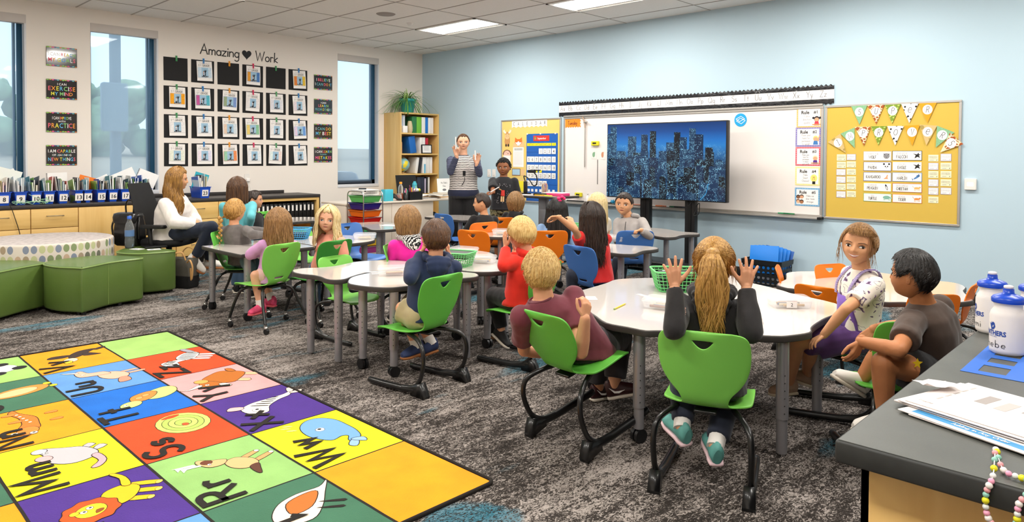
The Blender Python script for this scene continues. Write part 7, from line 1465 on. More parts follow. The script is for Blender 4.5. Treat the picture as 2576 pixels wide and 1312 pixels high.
t=thing('tape_grid','blue painters tape grid stuck on the worktop under the bottles','tape',TR(0,0,0)); m=MB()
def tp_(x0,y0,x1,y1,z=CT+.0004): m.box(min(x0,x1),max(x0,x1),min(y0,y1),max(y0,y1),z,z+.0004,tape)
x0,x1=A.x,A.x+.34; y0,y1=A.y,A.y+.62
tp_(x0,y0,x0+.030,y1); tp_(x0,y0,x1,y0+.03,CT+.0005)
for k in range(1,5): tp_(x0+.03,y0+.085*k+.01,x1,y0+.085*k+.045,CT+.0006)
for k in range(1,4): tp_(x0+.085*k,y0,x0+.085*k+.04,y1-.1,CT+.0007)
m.obj('tape_strips',t)
ppr=mat('printed sheet','#e6dedb',.7); gp2=mat('light grey print','#b9b1ae',.7)
PC=Vector((9.43,-6.14,CT)); 
stk_=[(.0,.25,'#f0ecea','lowest white sheet',.0),(.02,.20,'#e3dfe2','second sheet from the bottom',.003),(.012,.16,'#f3efee','blue banded worksheet under the white stack',.006)]
for k in range(8):
    m=MB(); a=[-.05,-.02,-.045,.02,.0,.03,.015,.025][k]; w_,h_=.29,.225
    dx=[.03,.02,.0,-.02,-.02,-.015,-.01,.0][k]; dy=[-.03,-.035,-.03,.02,.015,.02,.01,.015][k]; z=CT+.0006+.0022*k
    m.box(-w_/2,w_/2,-h_/2,h_/2,0,.0016,ppr if k!=2 else WHITE)
    t=thing('paper_sheet',['lowest sheet in the paper pile on the worktop','second sheet from the bottom of the worktop pile','worksheet with a blue band sticking out of the worktop pile','fourth sheet in the worktop pile','fifth sheet in the worktop pile','sixth sheet in the worktop pile','sheet just below the top of the worktop pile','top sheet with grey printed diagrams on the worktop pile'][k],'paper',TR(PC.x+dx,PC.y+dy,z,-.32+a),'sheets of the paper pile')
    m.obj('sheet',t)
    if k==2: m=MB(); m.box(-w_/2+.02,w_/2,-h_/2+.012,-h_/2+.032,.0016,.0019,mat('blue header band','#3f8fc4',.6)); strokes(m,'Adding in Any Order',0,-h_/2+.018,.009,.0014,WHITE,.0021,gap=.2); m.obj('printed_header',t)
    if k==7:
        m=MB(); z_=.0018
        for q,(u_,v_,a_,b_) in enumerate(((-.075,.0,.022,.06),(-.035,-.01,.022,.06),(.005,.01,.006,.05),(.02,.015,.006,.07),(.06,.02,.03,.012),(.08,.035,.03,.012),(.10,.02,.006,.05))): m.box(u_,u_+a_,v_,v_+b_,z_,z_+.0002,gp2 if q%2 else mat('mid grey print','#9d9693',.7))
        for q in range(5): m.box(-.12,-.116,-.05+q*.03,-.03+q*.03,z_,z_+.0002,gp2)
        strokes(m,'Name',-.118,-.09,.01,.0012,gp2,z_+.0003); m.obj('printed_diagrams',t)
# crumpled corner
m=MB(); vs=[]
for i in range(5):
    for j in range(5): vs.append((-.03+.0175*i,-.03+.0175*j,.02+.008*noise.noise(Vector((i*.9,j*.8,2)))+.003*i))
m.add(vs,[(5*i+j,5*i+5+j,5*i+6+j,5*i+1+j) for i in range(4) for j in range(4)],ppr,True); tag(m.obj('torn_paper',None,TR(PC.x-.155,PC.y+.085,CT,-.9)),'torn crumpled paper corner at the left of the worktop pile','paper')
# beads over the edge
t=thing('bead_bracelet','bracelet of pastel beads hanging over the front edge of the worktop','bracelet',TR(0,0,0)); bc_=['#e9e4e0','#e9a3a8','#8fc7b8','#e3dd2a','#dfe3e0','#f0a3c0']
p0=onz(2505,1155,CT); P=spline([(p0.x-.005,p0.y+.03,CT+.006),(p0.x+.012,-6.44,CT+.006),(p0.x+.006,-6.456,CT-.02),(p0.x+.010,-6.457,CT-.055),(p0.x+.03,-6.457,CT-.068),(p0.x+.045,-6.457,CT-.05),(p0.x+.048,-6.456,CT-.02),(p0.x+.062,-6.445,CT+.006),(p0.x+.052,-6.42,CT+.006),(p0.x+.02,-6.405,CT+.006)],4)
m=MB(); m.tube(P,.0008,WHITE,4,loop=True,caps=False); m.obj('thread',t)
for k,q in enumerate(P[::1]): m=MB(); m.sph(q,.0048 if k%3 else .0054,mat('bead '+bc_[k%6],bc_[k%6],.25),10,6); m.obj('bead',t)
# low patterned floor cushion beyond the binders
m=MB(); pc_=mat('blue white patterned fabric','#8b93a6',.85); n,l,bb=nodes_of(pc_); tc=n.new('ShaderNodeTexCoord'); nz=n.new('ShaderNodeTexNoise'); nz.inputs['Scale'].default_value=16; nz.inputs['Distortion'].default_value=2; l.new(tc.outputs['Object'],nz.inputs[0]); rp=ramp(n,[(.44,'#39445c'),(.5,'#d6d2c8'),(.56,'#39445c'),(.6,'#c9c6bd')],'CONSTANT'); l.new(nz.outputs[0],rp.inputs[0]); l.new(rp.outputs[0],bb.inputs['Base Color'])
m.loft([[(a*k,b_*k,z) for a,b_ in rrect(.62,.62,.12,5)] for z,k in ((0,.95),(.03,1),(.42,1),(.47,.96),(.48,.9))],pc_); tag(m.obj('floor_pouf',None,TR(.62,-1.98-.05,0,.3)),'blue and white patterned pouf against the window wall','pouf')
# ------------------------------------------------------------------ people
V=Vector
def remesh(mb,vox,smooth=6,sub=0,fac=.5):
    me=bpy.data.meshes.new('tmp'); me.from_pydata(mb.v,[],mb.f); me.update()
    o=bpy.data.objects.new('tmp',me); COL.objects.link(o)
    r=o.modifiers.new('r','REMESH'); r.mode='VOXEL'; r.voxel_size=vox; r.use_smooth_shade=True
    if smooth: s=o.modifiers.new('s','SMOOTH'); s.factor=fac; s.iterations=smooth
    dg=bpy.context.evaluated_depsgraph_get(); dg.update(); out=bpy.data.meshes.new_from_object(o.evaluated_get(dg))
    bpy.data.objects.remove(o); bpy.data.meshes.remove(me)
    n=len(out.vertices); co=np.empty(n*3); out.vertices.foreach_get('co',co); no=np.empty(n*3); out.vertices.foreach_get('normal',no)
    fs=[tuple(p.vertices) for p in out.polygons]; bpy.data.meshes.remove(out); return co.reshape(-1,3),no.reshape(-1,3),fs
def wrinkle(co,no,amp,f=11,seed=0,zs=.45):
    for i in range(len(co)):
        p=co[i]; q=V((p[0]*f+seed,p[1]*f,p[2]*f*zs)); a=noise.noise(q)+.5*noise.noise(q*2.3)+.35*(1-2*abs(noise.noise(q*1.4+V((5,2,1)))))
        co[i]=p+no[i]*amp*a
    return co
def mobj(name,parts,mats,parent=None,M=None):
    # parts: list of (co,faces,matindex)
    v=[];f=[];mi=[]
    for co,fs,k in parts: o=len(v); v+= [tuple(c) for c in co]; f+=[tuple(i+o for i in q) for q in fs]; mi+=[k]*len(fs)
    me=bpy.data.meshes.new(name); me.from_pydata(v,[],f); [me.materials.append(m) for m in mats]
    me.polygons.foreach_set('material_index',mi); me.polygons.foreach_set('use_smooth',[True]*len(f)); me.update()
    o=bpy.data.objects.new(name,me); COL.objects.link(o)
    if parent is not None: o.parent=parent
    if M is not None: o.matrix_local=M
    return o
DM=None
def cap(mb,p,q,r1,r2,n=12,round_=True):
    p,q=V(p),V(q); mb.tube([p,q],[r1,r2],DPLAS,n)
    if round_: mb.sph(p,r1,DPLAS,n,8); mb.sph(q,r2,DPLAS,n,8)
def chain(mb,P,R,n=12):
    for i in range(len(P)-1): cap(mb,P[i],P[i+1],R[i],R[i+1],n)
def torso(mb,rings,n=20,round_=True):
    # rings: (center, right, fwd, a, b)
    R=[]
    for c,r,f,a,b_ in rings: R.append([tuple(c+r*a*math.copysign(abs(math.cos(t))**.85,math.cos(t))+f*b_*math.copysign(abs(math.sin(t))**.9,math.sin(t))) for t in [2*PI*k/n for k in range(n)]])
    mb.loft(R,DPLAS)
def hpt(az,el,HH,o=0.,face=True):
    ca,sa,ce,se=math.cos(az),math.sin(az),math.cos(el),math.sin(el)
    x,y,z=sa*ce*.375,ca*ce*.43,se*.5
    if z<0:
        t=-z/.5; x*=1-.28*t**1.9; z*=.95
        if y>0: y=y*(1-.02*t)+.055*t*min(1,y/.2)
        else: y*=1-.5*t**1.2
    else: x*=1+.03*math.sin(min(1,z/.3)*PI)
    if y>0: y-=.06*(y/.43)**4*(1-.4*max(0,min(1,(z-.1)/.3)))
    if y>0 and face:
        ax=abs(x); g=lambda u,s:math.exp(-(u/s)**2); w=min(1,y/.15)
        nz=g(z+.115,.13) if z>-.115 else g(z+.115,.038)
        d=.070*g(x,.042)*nz+.026*g(ax-.055,.026)*g(z+.125,.030)-.042*g(ax-.155,.075)*g(z-.005,.050)+.014*g(ax-.15,.10)*g(z-.085,.034)+.022*g(ax-.20,.09)*g(z+.15,.08)+.026*g(x,.085)*g(z+.235,.036)-.016*g(x,.075)*g(z+.236,.009)-.014*g(x,.08)*g(z+.288,.022)+.028*g(x,.085)*g(z+.375,.06)
        y+=d*w
    p=V((x,y,z))*HH
    if o: p+= V((sa*ce,ca*ce,se))*o
    return p
def headmesh(HH,na=96,ne=64):
    vs=[];fs=[]
    for i in range(ne+1):
        el=-PI/2+PI*i/ne
        for j in range(na):
            u=j/na*2-1; az=PI*(u-.28*math.sin(2*PI*u)/(PI)*1.0) ; vs.append(hpt(az,el,HH))
    for i in range(ne):
        for j in range(na): k=(j+1)%na; fs.append((i*na+k,i*na+j,(i+1)*na+j,(i+1)*na+k))
    return vs,fs
def haircap(HH,line,th,seed,ridge=.004,na=180,ne=60,rf=14):
    vs=[];fs=[]
    for i in range(ne+1):
        for j in range(na):
            az=-PI+2*PI*j/na; L=line(math.degrees(az))+1.6*noise.noise(V((math.sin(az)*9,math.cos(az)*9,seed))); e=L+(89.9-L)*(i/ne)**1.2; k=max(0,min(1,(e-L)/9)); el=math.radians(e)
            rg=ridge*noise.noise(V((math.sin(az)*rf,math.cos(az)*rf,e*.035+seed)))*math.cos(el)**.5
            vs.append(hpt(az,el,HH,th*(k**.5)+(.0015 if i else -.004)+rg*k,face=False))
    for i in range(ne):
        for j in range(na): k=(j+1)%na; fs.append((i*na+k,i*na+j,(i+1)*na+j,(i+1)*na+k))
    return vs,fs
def hairmat(name,c,c2,rough=.42):
    if name in MC: return MC[name]
    m=mat(name,c,rough,spec=.45); n,l,b_=nodes_of(m); tc=n.new('ShaderNodeTexCoord'); mp=n.new('ShaderNodeMapping'); mp.inputs['Scale'].default_value=(150,150,9); l.new(tc.outputs['Object'],mp.inputs[0])
    t=n.new('ShaderNodeTexNoise'); t.inputs['Scale'].default_value=1; t.inputs['Detail'].default_value=3; l.new(mp.outputs[0],t.inputs['Vector']); rp=ramp(n,[(.32,c2),(.6,c)]); l.new(t.outputs[0],rp.inputs[0]); l.new(rp.outputs[0],b_.inputs['Base Color'])
    bp=n.new('ShaderNodeBump'); bp.inputs['Strength'].default_value=.6; bp.inputs['Distance'].default_value=.004; l.new(t.outputs[0],bp.inputs['Height']); l.new(bp.outputs[0],b_.inputs['Normal']); return m
def skinmat(name,c,warm=.25):
    if name in MC: return MC[name]
    m=mat(name,c,.5,bump=.08,bscale=450,var=.05,vscale=18,spec=.35); n,l,b_=nodes_of(m); b_.inputs['Subsurface Weight'].default_value=.12; b_.inputs['Subsurface Radius'].default_value=(.02,.008,.004); b_.inputs['Subsurface Scale'].default_value=.5; return m
SK={'fair':skinmat('fair skin','#e0ab8c'),'light':skinmat('light skin','#d99e7a'),'tan':skinmat('tan skin','#d19a72'),'olive':skinmat('olive skin','#b97a50'),'brown':skinmat('brown skin','#8f5b3c')}
HR={'blond':hairmat('blond hair','#d9bd86','#a98950'),'straw':hairmat('straw blond hair','#d8b878','#b38a4a'),'gold':hairmat('golden hair','#c29550','#8a5f28'),'lbrown':hairmat('light brown hair','#9a7448','#6a4a2a'),'brown':hairmat('brown hair','#5e4028','#38241a'),'dark':hairmat('dark brown hair','#33241c','#1c1310'),'black':hairmat('black hair','#1c1715','#0c0a0a'),'pale':hairmat('pale blond hair','#e6d3a4','#c9ab70'),'honey':hairmat('honey hair','#a87b3c','#5e3d20'),'red':hairmat('sandy brown hair','#9a7549','#6c4d2f')}
WE=mat('eye white','#ece6e0',.15,coat=.5); PUP=mat('pupil','#0d0a0a',.1,coat=.8)
def cloth(name,c,bump=.35,bs=260,rough=.85,var=.10): return mat(name,c,rough,bump=bump*.22,bscale=bs*2.6,var=var,vscale=14,sheen=.15)
def stripes(name,c1,c2,sc,rot='Z',dist=0.,thr=.5):
    m=mat(name,c1,.85); n,l,b_=nodes_of(m); tc=n.new('ShaderNodeTexCoord'); w=n.new('ShaderNodeTexWave'); w.bands_direction=rot; w.inputs['Scale'].default_value=sc; w.inputs['Distortion'].default_value=dist; w.inputs['Detail'].default_value=2; w.inputs['Detail Scale'].default_value=2; l.new(tc.outputs['Object'],w.inputs[0]); r=ramp(n,[(0,c2),(thr,c1)],'CONSTANT'); l.new(w.outputs[1],r.inputs[0]); l.new(r.outputs[0],b_.inputs['Base Color']); return m
def blotch(name,c1,stops,sc,dist=0):
    m=mat(name,c1,.85); n,l,b_=nodes_of(m); tc=n.new('ShaderNodeTexCoord'); w=n.new('ShaderNodeTexNoise'); w.inputs['Scale'].default_value=sc; w.inputs['Distortion'].default_value=dist; w.inputs['Detail'].default_value=1.5; l.new(tc.outputs['Object'],w.inputs[0]); r=ramp(n,stops,'CONSTANT'); l.new(w.outputs[0],r.inputs[0]); l.new(r.outputs[0],b_.inputs['Base Color']); return m
def hdir(P,off):
    h=V((P.x-CO.x,P.y-CO.y,0)).normalized(); r=V((h.y,-h.x,0)); o=math.radians(off); return -h*math.cos(o)-r*math.sin(o)
def hand(mb,w,d,palm,L,side,curl=.15,spread=1.,thumb=0.3,curls=None):
    y=d.normalized(); z=(-palm-y*(-palm).dot(y)).normalized(); x=y.cross(z)*(1 if side=='L' else -1)
    T=lambda a,b_,c: w+(x*a+y*b_+z*c)*L
    K=[(.165,.50,0),(.055,.53,.01),(-.06,.50,.005),(-.165,.44,-.005)]; FL=[.40,.45,.41,.32]; SP=[.20,.04,-.10,-.27]
    for i,(k,fl,sp) in enumerate(zip(K,FL,SP)):
        kp=T(*k); cap(mb,T(k[0]*.55,.06,0),kp,.085*L,.078*L,8); c=(curls[i] if curls else curl)
        a=sp*spread; dd=(x*math.sin(a)+y*math.cos(a)); p=kp; ang=c*.9; r=.066*L
        for s_,fr in enumerate((.44,.31,.25)):
            v=dd*math.cos(ang)-z*math.sin(ang); q=p+v*fl*fr*L; cap(mb,p,q,r,r*.9,8); p=q; r*=.9; ang+=c*1.25
    b0=T(.13,.14,-.03); b1=T(.13+.20*(1-thumb*.5),.34,-.06-.15*thumb); b2=b1+(x*.55*(1-thumb)+y*.8-z*.25*thumb).normalized()*.19*L; b3=b2+(x*.30*(1-thumb)+y*.9-z*.35*thumb-x*.2*thumb).normalized()*.15*L
    cap(mb,T(.05,.05,-.01),b0,.09*L,.09*L,8); chain(mb,[b0,b1,b2,b3],[.09*L,.075*L,.065*L,.052*L],8); cap(mb,w-y*.12*L,T(0,.05,0),.135*L,.15*L,8)
def lock(mb,P,r,mt,n=5): 
    N=len(P); mb.tube(P,[r*(.55+.45*math.sin(PI*min(1,.15+.85*i/(N-1))))*(1 if i<N-2 else (.6 if i<N-1 else .15)) for i in range(N)],mt,n,False,flat=.55)
def hair(root,HM,HH,h,seed,vox):
    rr=random.Random(seed); mb=MB(); mt=HR[h['c']]; ty=h['t']; inv=HM.to_3x3().inverted(); down=inv@V((0,0,-1)); th=h.get('th',.010)
    fr=h.get('front',38); bk=h.get('back',-38); sd=h.get('side',-8)
    def line(a):
        a=abs(a)
        if a<42: return fr+3*math.cos(a*.2)
        if a<75: t=(a-42)/33; return fr+(sd-fr)*t*t*(3-2*t)
        if a<100: return sd+(a-75)/25*(14 if ty in('short','buzz') and not h.get('noear') else -4)
        t=min(1,(a-100)/35); s0=sd+(14 if ty in('short','buzz') and not h.get('noear') else -4); return s0+(bk-s0)*t
    v,f=haircap(HH,line,th,seed,h.get('ridge',.004)); mb.add(v,f,mt,True)
    def surf(az,el,o): return hpt(math.radians(az),math.radians(el),HH,o,face=False)
    sw=h.get('crown',(0,-20))
    if ty not in('short','curly'):
        for k in range(150):
            az=rr.uniform(-75,75); L=line(az); P=[surf(az+rr.uniform(-2,2)*q,L-1+q*6,.0012+th*min(1,q*.5)) for q in range(4)]; lock(mb,P,.0019*HH/.2,mt,3)
    if ty=='short':
        for k in range(int(h.get('n',900)*2.6)):
            az=rr.uniform(-180,180); L=line(az); el=L+(88-L)*rr.random()**.8; ln=h.get('len',.022)*rr.uniform(.6,1.2)/HH*.2; d_az=rr.uniform(-6,6)+h.get('swirl',8); lift=h.get('lift',.004)
            P=[]
            for q in range(4): u=q/3; e=el-math.degrees(ln)*5*u*(1 if el<80 else .6); P.append(surf(az+d_az*u,max(e,L-4),th+lift*u*rr.uniform(.1,.8)))
            lock(mb,P,.0017*HH/.2,mt,3)
    elif ty in('long','bob'):
        n=int(h.get('n',230)*2.3); Lg=h['len']; wv=h.get('wave',.0); f0=h.get('gap',50); pt=h.get('part',0)
        for k in range(n):
            az=rr.uniform(f0,360-f0); az=az-360 if az>180 else az
            s_=1 if az>0 else -1; el0=rr.uniform(62,88); ee=h.get('leave',-12)+rr.uniform(-8,8)
            P=[]; o=th*.8+rr.uniform(.000,.012)*HH/.2; 
            for q in range(6): u=q/5; e=el0+(ee-el0)*u; a=az*(.35+.65*min(1,u*1.6)) if abs(az)<100 else az; P.append(surf(a,e,o))
            p=P[-1]; tan_=(P[-1]-P[-2]).normalized(); outv=V((p.x,p.y,0)).normalized(); ln=Lg*rr.uniform(.82,1.08); ph=rr.uniform(0,6.28) if wv<.02 else (az*.06); N=8; dirv=tan_; back=h.get('push',V((0,-.0,0)))
            for q in range(1,N+1):
                u=q/N; dirv=(dirv*.55+down*.75+outv*h.get('flare',.04)+back).normalized(); p=p+dirv*(ln/N); w=wv*math.sin(u*h.get('wf',9)+ph)*u**.5; w2=wv*.6*math.cos(u*h.get('wf',9)*1.1+ph+1)*u**.5
                P.append(p+outv.cross(V((0,0,1)))*w+outv*w2+(outv*-.02*HH/.2*(u if ty=='bob' else 0)))
            lock(mb,P,h.get('r',.010)*.50*HH/.2*rr.uniform(.6,1.2),mt,4)
    elif ty=='pony':
        tp=V((0,-.40,.26))*HH
        for k in range(520):
            az=rr.uniform(-180,180); L=line(az)
            e0=L+rr.uniform(0,30); a=surf(az,e0,th); P=[]
            for q in range(7):
                u=q/6; m_=a.lerp(tp,u); r_=m_.normalized(); s_=hpt(math.atan2(r_.x,r_.y),math.asin(max(-1,min(1,r_.z))),HH,th+.002,face=False); P.append(s_ if u<.85 else s_.lerp(tp,(u-.85)/.15*.7))
            lock(mb,P,.0028*HH/.2,mt,3)
        mb.sph(tp,(.028*HH/.2,.03*HH/.2,.026*HH/.2),mt,12,8)
        for k in range(int(h.get('n',150)*2)):
            a=rr.uniform(0,6.28); q0=rr.uniform(0,1)**.5; o=V((math.cos(a),.55*math.sin(a)-.5,0))*q0; wd=h.get('wide',.05); ln=h['len']*rr.uniform(.6,1.08); ph=rr.uniform(-.8,.8)+o.x*1.5; P=[tp+V((o.x*.012,0,0))]; p=tp
            for q in range(1,12):
                u=q/11; c=tp+V((0,-.035*math.sin(min(1,u*2.4)*PI*.5)*HH/.2,.018*math.sin(min(1,u*3)*PI)))+down*ln*max(0,u-.05); sp=wd*math.sin(PI*min(.78,u*.95))**.7
                P.append(c+V((o.x*sp,o.y*sp*.8,0))+V((h.get('wave',.012)*math.sin(u*11+ph*2),h.get('wave',.012)*.7*math.cos(u*10+ph),0))*u)
            lock(mb,P,.0042*HH/.2*rr.uniform(.5,1.2),mt,4)
        for k in range(24): # fly-aways around the face
            az=rr.choice((-1,1))*rr.uniform(45,75); P=[surf(az,30-14*q,th+.004*q*rr.random()) for q in range(4)]; p=P[-1]
            for q in range(4): p=p+down*.02+V((rr.uniform(-.006,.006),.002,0)); P.append(p)
            lock(mb,P,.0022,mt,3)
    elif ty=='braid':
        for k in range(480):
            az=rr.uniform(-180,180); L=line(az); e0=L+rr.uniform(0,34); tp=V((h.get('bs',-.30),-.46,-.26))*HH; a=surf(az,e0,th); P=[]
            for q in range(7):
                u=q/6; m_=a.lerp(tp,u); r_=m_.normalized(); P.append(hpt(math.atan2(r_.x,r_.y),math.asin(max(-1,min(1,r_.z))),HH,th+.002,face=False) if u<.95 else tp)
            lock(mb,P,.003*HH/.2,mt,3)
        p=tp; 
        for k in range(11):
            s_=1 if k%2 else -1; r_=.019*(1-k*.055); mb.sph(p+V((s_*.008,-.004,0)),(r_,r_*.8,r_*1.15),mt,10,7,Matrix.Rotation(s_*.5,3,'Y')); p=p+down*.0225
        for k in range(10): P=[p+V((rr.uniform(-.006,.006),rr.uniform(-.006,.006),0))*(1+q*.4)+down*.02*q for q in range(5)]; lock(mb,P,.004,mt,4)
    elif ty=='bun':
        for k in range(420):
            az=rr.uniform(-180,180); L=line(az); a=surf(az,L+rr.uniform(0,12),th); tp=V((0,-.44,.1))*HH; P=[]
            for q in range(7): u=q/6; m_=a.lerp(tp,u); r_=m_.normalized(); P.append(hpt(math.atan2(r_.x,r_.y),math.asin(max(-1,min(1,r_.z))),HH,th+.001,face=False))
            lock(mb,P,.0026*HH/.2,mt,3)
        mb.sph(V((0,-.50,.06))*HH,(.2*HH,.14*HH,.2*HH),mt,14,10)
    if h.get('fringe'):
        for k in range(170):
            az=rr.uniform(-30,75)*h.get('fs',-1); P=[surf(az*(.25+.2*q),78-q*h['fringe'],th+.002+.004*rr.random()) for q in range(6)]; lock(mb,P,.003*HH/.2,mt,3)
    if ty in('curly',):
        for k in range(700):
            az=rr.uniform(-180,180); L=line(az); el=L+(88-L)*rr.random()**.8; p=surf(az,el,th+rr.uniform(0,.006)); mb.sph(p,.0055*rr.uniform(.6,1.2),mt,6,4)
    return mb.obj('hair',root,HM)
def face(root,HM,HH,sk,iris='#3a2a20',brow='dark',smile=0.,openm=0.,lip='#b5645a',look=(0,0)):
    im=mat('iris '+iris,iris,.15,coat=.6); lm=mat('lips '+lip,lip,.4); bm_=HR[brow]; dark=mat('mouth inside','#3a1214',.5); lash=mat('lashes','#1d1411',.6)
    def fp(x,z,o=0.):  # point of the face surface at lateral x, height z (in head heights)
        zz=z/.95 if z<0 else z; el=math.asin(max(-.99,min(.99,zz/.5))); k=math.cos(el)*.375
        if z<0: k*=1-.28*(-zz/.5)**1.9
        az=math.asin(max(-.99,min(.99,x/k))); p=hpt(az,el,HH); return p+V((math.sin(az)*.5,1,0)).normalized()*o
    for s in (-1,1):
        m=MB(); ex,ez,w,hh=s*.152,-.01,.068,.031; pts=[]; N=14
        for i in range(N): a=2*PI*i/N; pts.append((ex+w*math.cos(a),ez+hh*math.sin(a)*(1.1 if math.sin(a)>0 else .8)*abs(math.cos(a*.5-PI/4 if False else 0)+0)**0+s*0))
        c=fp(ex,ez,.0055*HH/.2); ring=[fp(x,z,.0012*HH/.2) for x,z in pts]; mid=[(r.lerp(c,.5)+V((0,.0014*HH/.2,0))) for r in ring]
        m.loft([ring,mid,[r.lerp(c,.98) for r in mid]],WE,False); 
        ix,iz=ex+look[0]*.02,ez+look[1]*.01
        def disc(r,mt,o):
            cc=fp(ix,iz,.0068*HH/.2+o*HH/.2); vs=[cc]+[cc+V((math.cos(a)*r*HH,-.0006,max(-hh*.85,min(hh*.95,math.sin(a)*r))*HH)) for a in [2*PI*k/14 for k in range(14)]]; m.add(vs,[(0,1+k,1+(k+1)%14) for k in range(14)][::1],mt,True)
        disc(.036,im,0); disc(.020,PUP,.0006)
        m.tube([fp(x,z,.004*HH/.2) for x,z in [(ex-w*1.05,ez-.002),(ex-w*.6,ez+hh*.85),(ex,ez+hh*1.2),(ex+w*.6,ez+hh*.85),(ex+w*1.05,ez-.002)]],[.0006,.0013,.0015,.0013,.0006],lash,5)
        m.obj('eye',root,HM)
        m=MB(); m.tube([fp(x,z,.0015*HH/.2) for x,z in [(ex-s*.085,ez+.085),(ex-s*.03,ez+.105),(ex+s*.04,ez+.105),(ex+s*.10,ez+.075)]],[.0018*HH/.2,.0026*HH/.2,.0024*HH/.2,.001*HH/.2],bm_,6,flat=.6); m.obj('eyebrow',root,HM)
    m=MB(); W_=.095+.03*smile; mz=-.236; up=.035*smile
    L=[-1,-.6,-.25,0,.25,.6,1]
    top=[fp(x*W_,mz+.026*(1-abs(x)**2)*(.8 if x==0 else 1)+up*abs(x)**2,.0012*HH/.2) for x in L]; ml=[fp(x*W_,mz+openm*.02*(1-x*x)+up*abs(x)**2,.002*HH/.2) for x in L]; ml2=[fp(x*W_,mz-openm*.03*(1-x*x)+up*abs(x)**2,.002*HH/.2) for x in L]; bot=[fp(x*W_*.9,mz-(.028+openm*.04)*(1-abs(x)**2)+up*abs(x)**2,.0012*HH/.2) for x in L]
    def st(a,b_,mt): n=len(a); m.add([tuple(p) for p in a]+[tuple(p) for p in b_],[(i,n+i,n+i+1,i+1) for i in range(n-1)],mt,True)
    st(top,ml,lm); st(ml2,bot,lm)
    if openm: st(ml,ml2,dark if smile<.5 else WE)
    else: m.tube([p+V((0,.0004,0)) for p in ml],.0006*HH/.2,dark,4)
    m.obj('lips',root,HM)
def shoe(root,ank,toe,sole,L,up,solem,extra=None,pitch=0.):
    y=toe.normalized(); M=frame(ank,y.cross(sole),y,sole)
    m=MB(); k=L
    R=[]
    for yy,w,h_,z0 in ((-.27,.10,.20,-.30),(-.24,.15,.26,-.32),(-.12,.175,.30,-.33),(.05,.165,.24,-.33),(.25,.19,.15,-.33),(.45,.21,.08,-.33),(.62,.17,.02,-.33),(.70,.08,-.06,-.31)):
        q=[]
        for i in range(14):
            t=2*PI*i/14; c,s=math.cos(t),math.sin(t); zc=(z0+h_-.10)/2; hz_=(h_-.10-z0)/2; q.append((w*c*k*(1 if s<.2 else (1-.35*s)),yy*k,(zc+hz_*s)*k))
        R.append(q)
    m.loft(R,up); o=m.obj('shoe',root,M)
    m=MB(); R=[]
    out=[(-.28,.09),(-.25,.16),(-.1,.185),(.05,.175),(.25,.20),(.45,.22),(.62,.18),(.72,.08)]
    P=[(w*k,y_*k) for y_,w in out]+[(-w*k,y_*k) for y_,w in out[::-1]]; m.prism(P,-.37*k,-.28*k,solem,bev=.006); m.obj('sole',o)
    if extra=='swoosh':
        for s in (-1,1):
            mm=MB(); mm.tube([(s*.178*k,.28*k,-.13*k),(s*.19*k,.10*k,-.16*k),(s*.185*k,-.02*k,-.14*k),(s*.16*k,-.16*k,.0)],[.002,.013*k/.17,.012*k/.17,.002],WHITE if up is not WHITE_UP else DPLAS,6,flat=.35); mm.obj('curved_stripe',o)
    return o
WHITE_UP=mat('white shoe leather','#e6e0d8',.5)
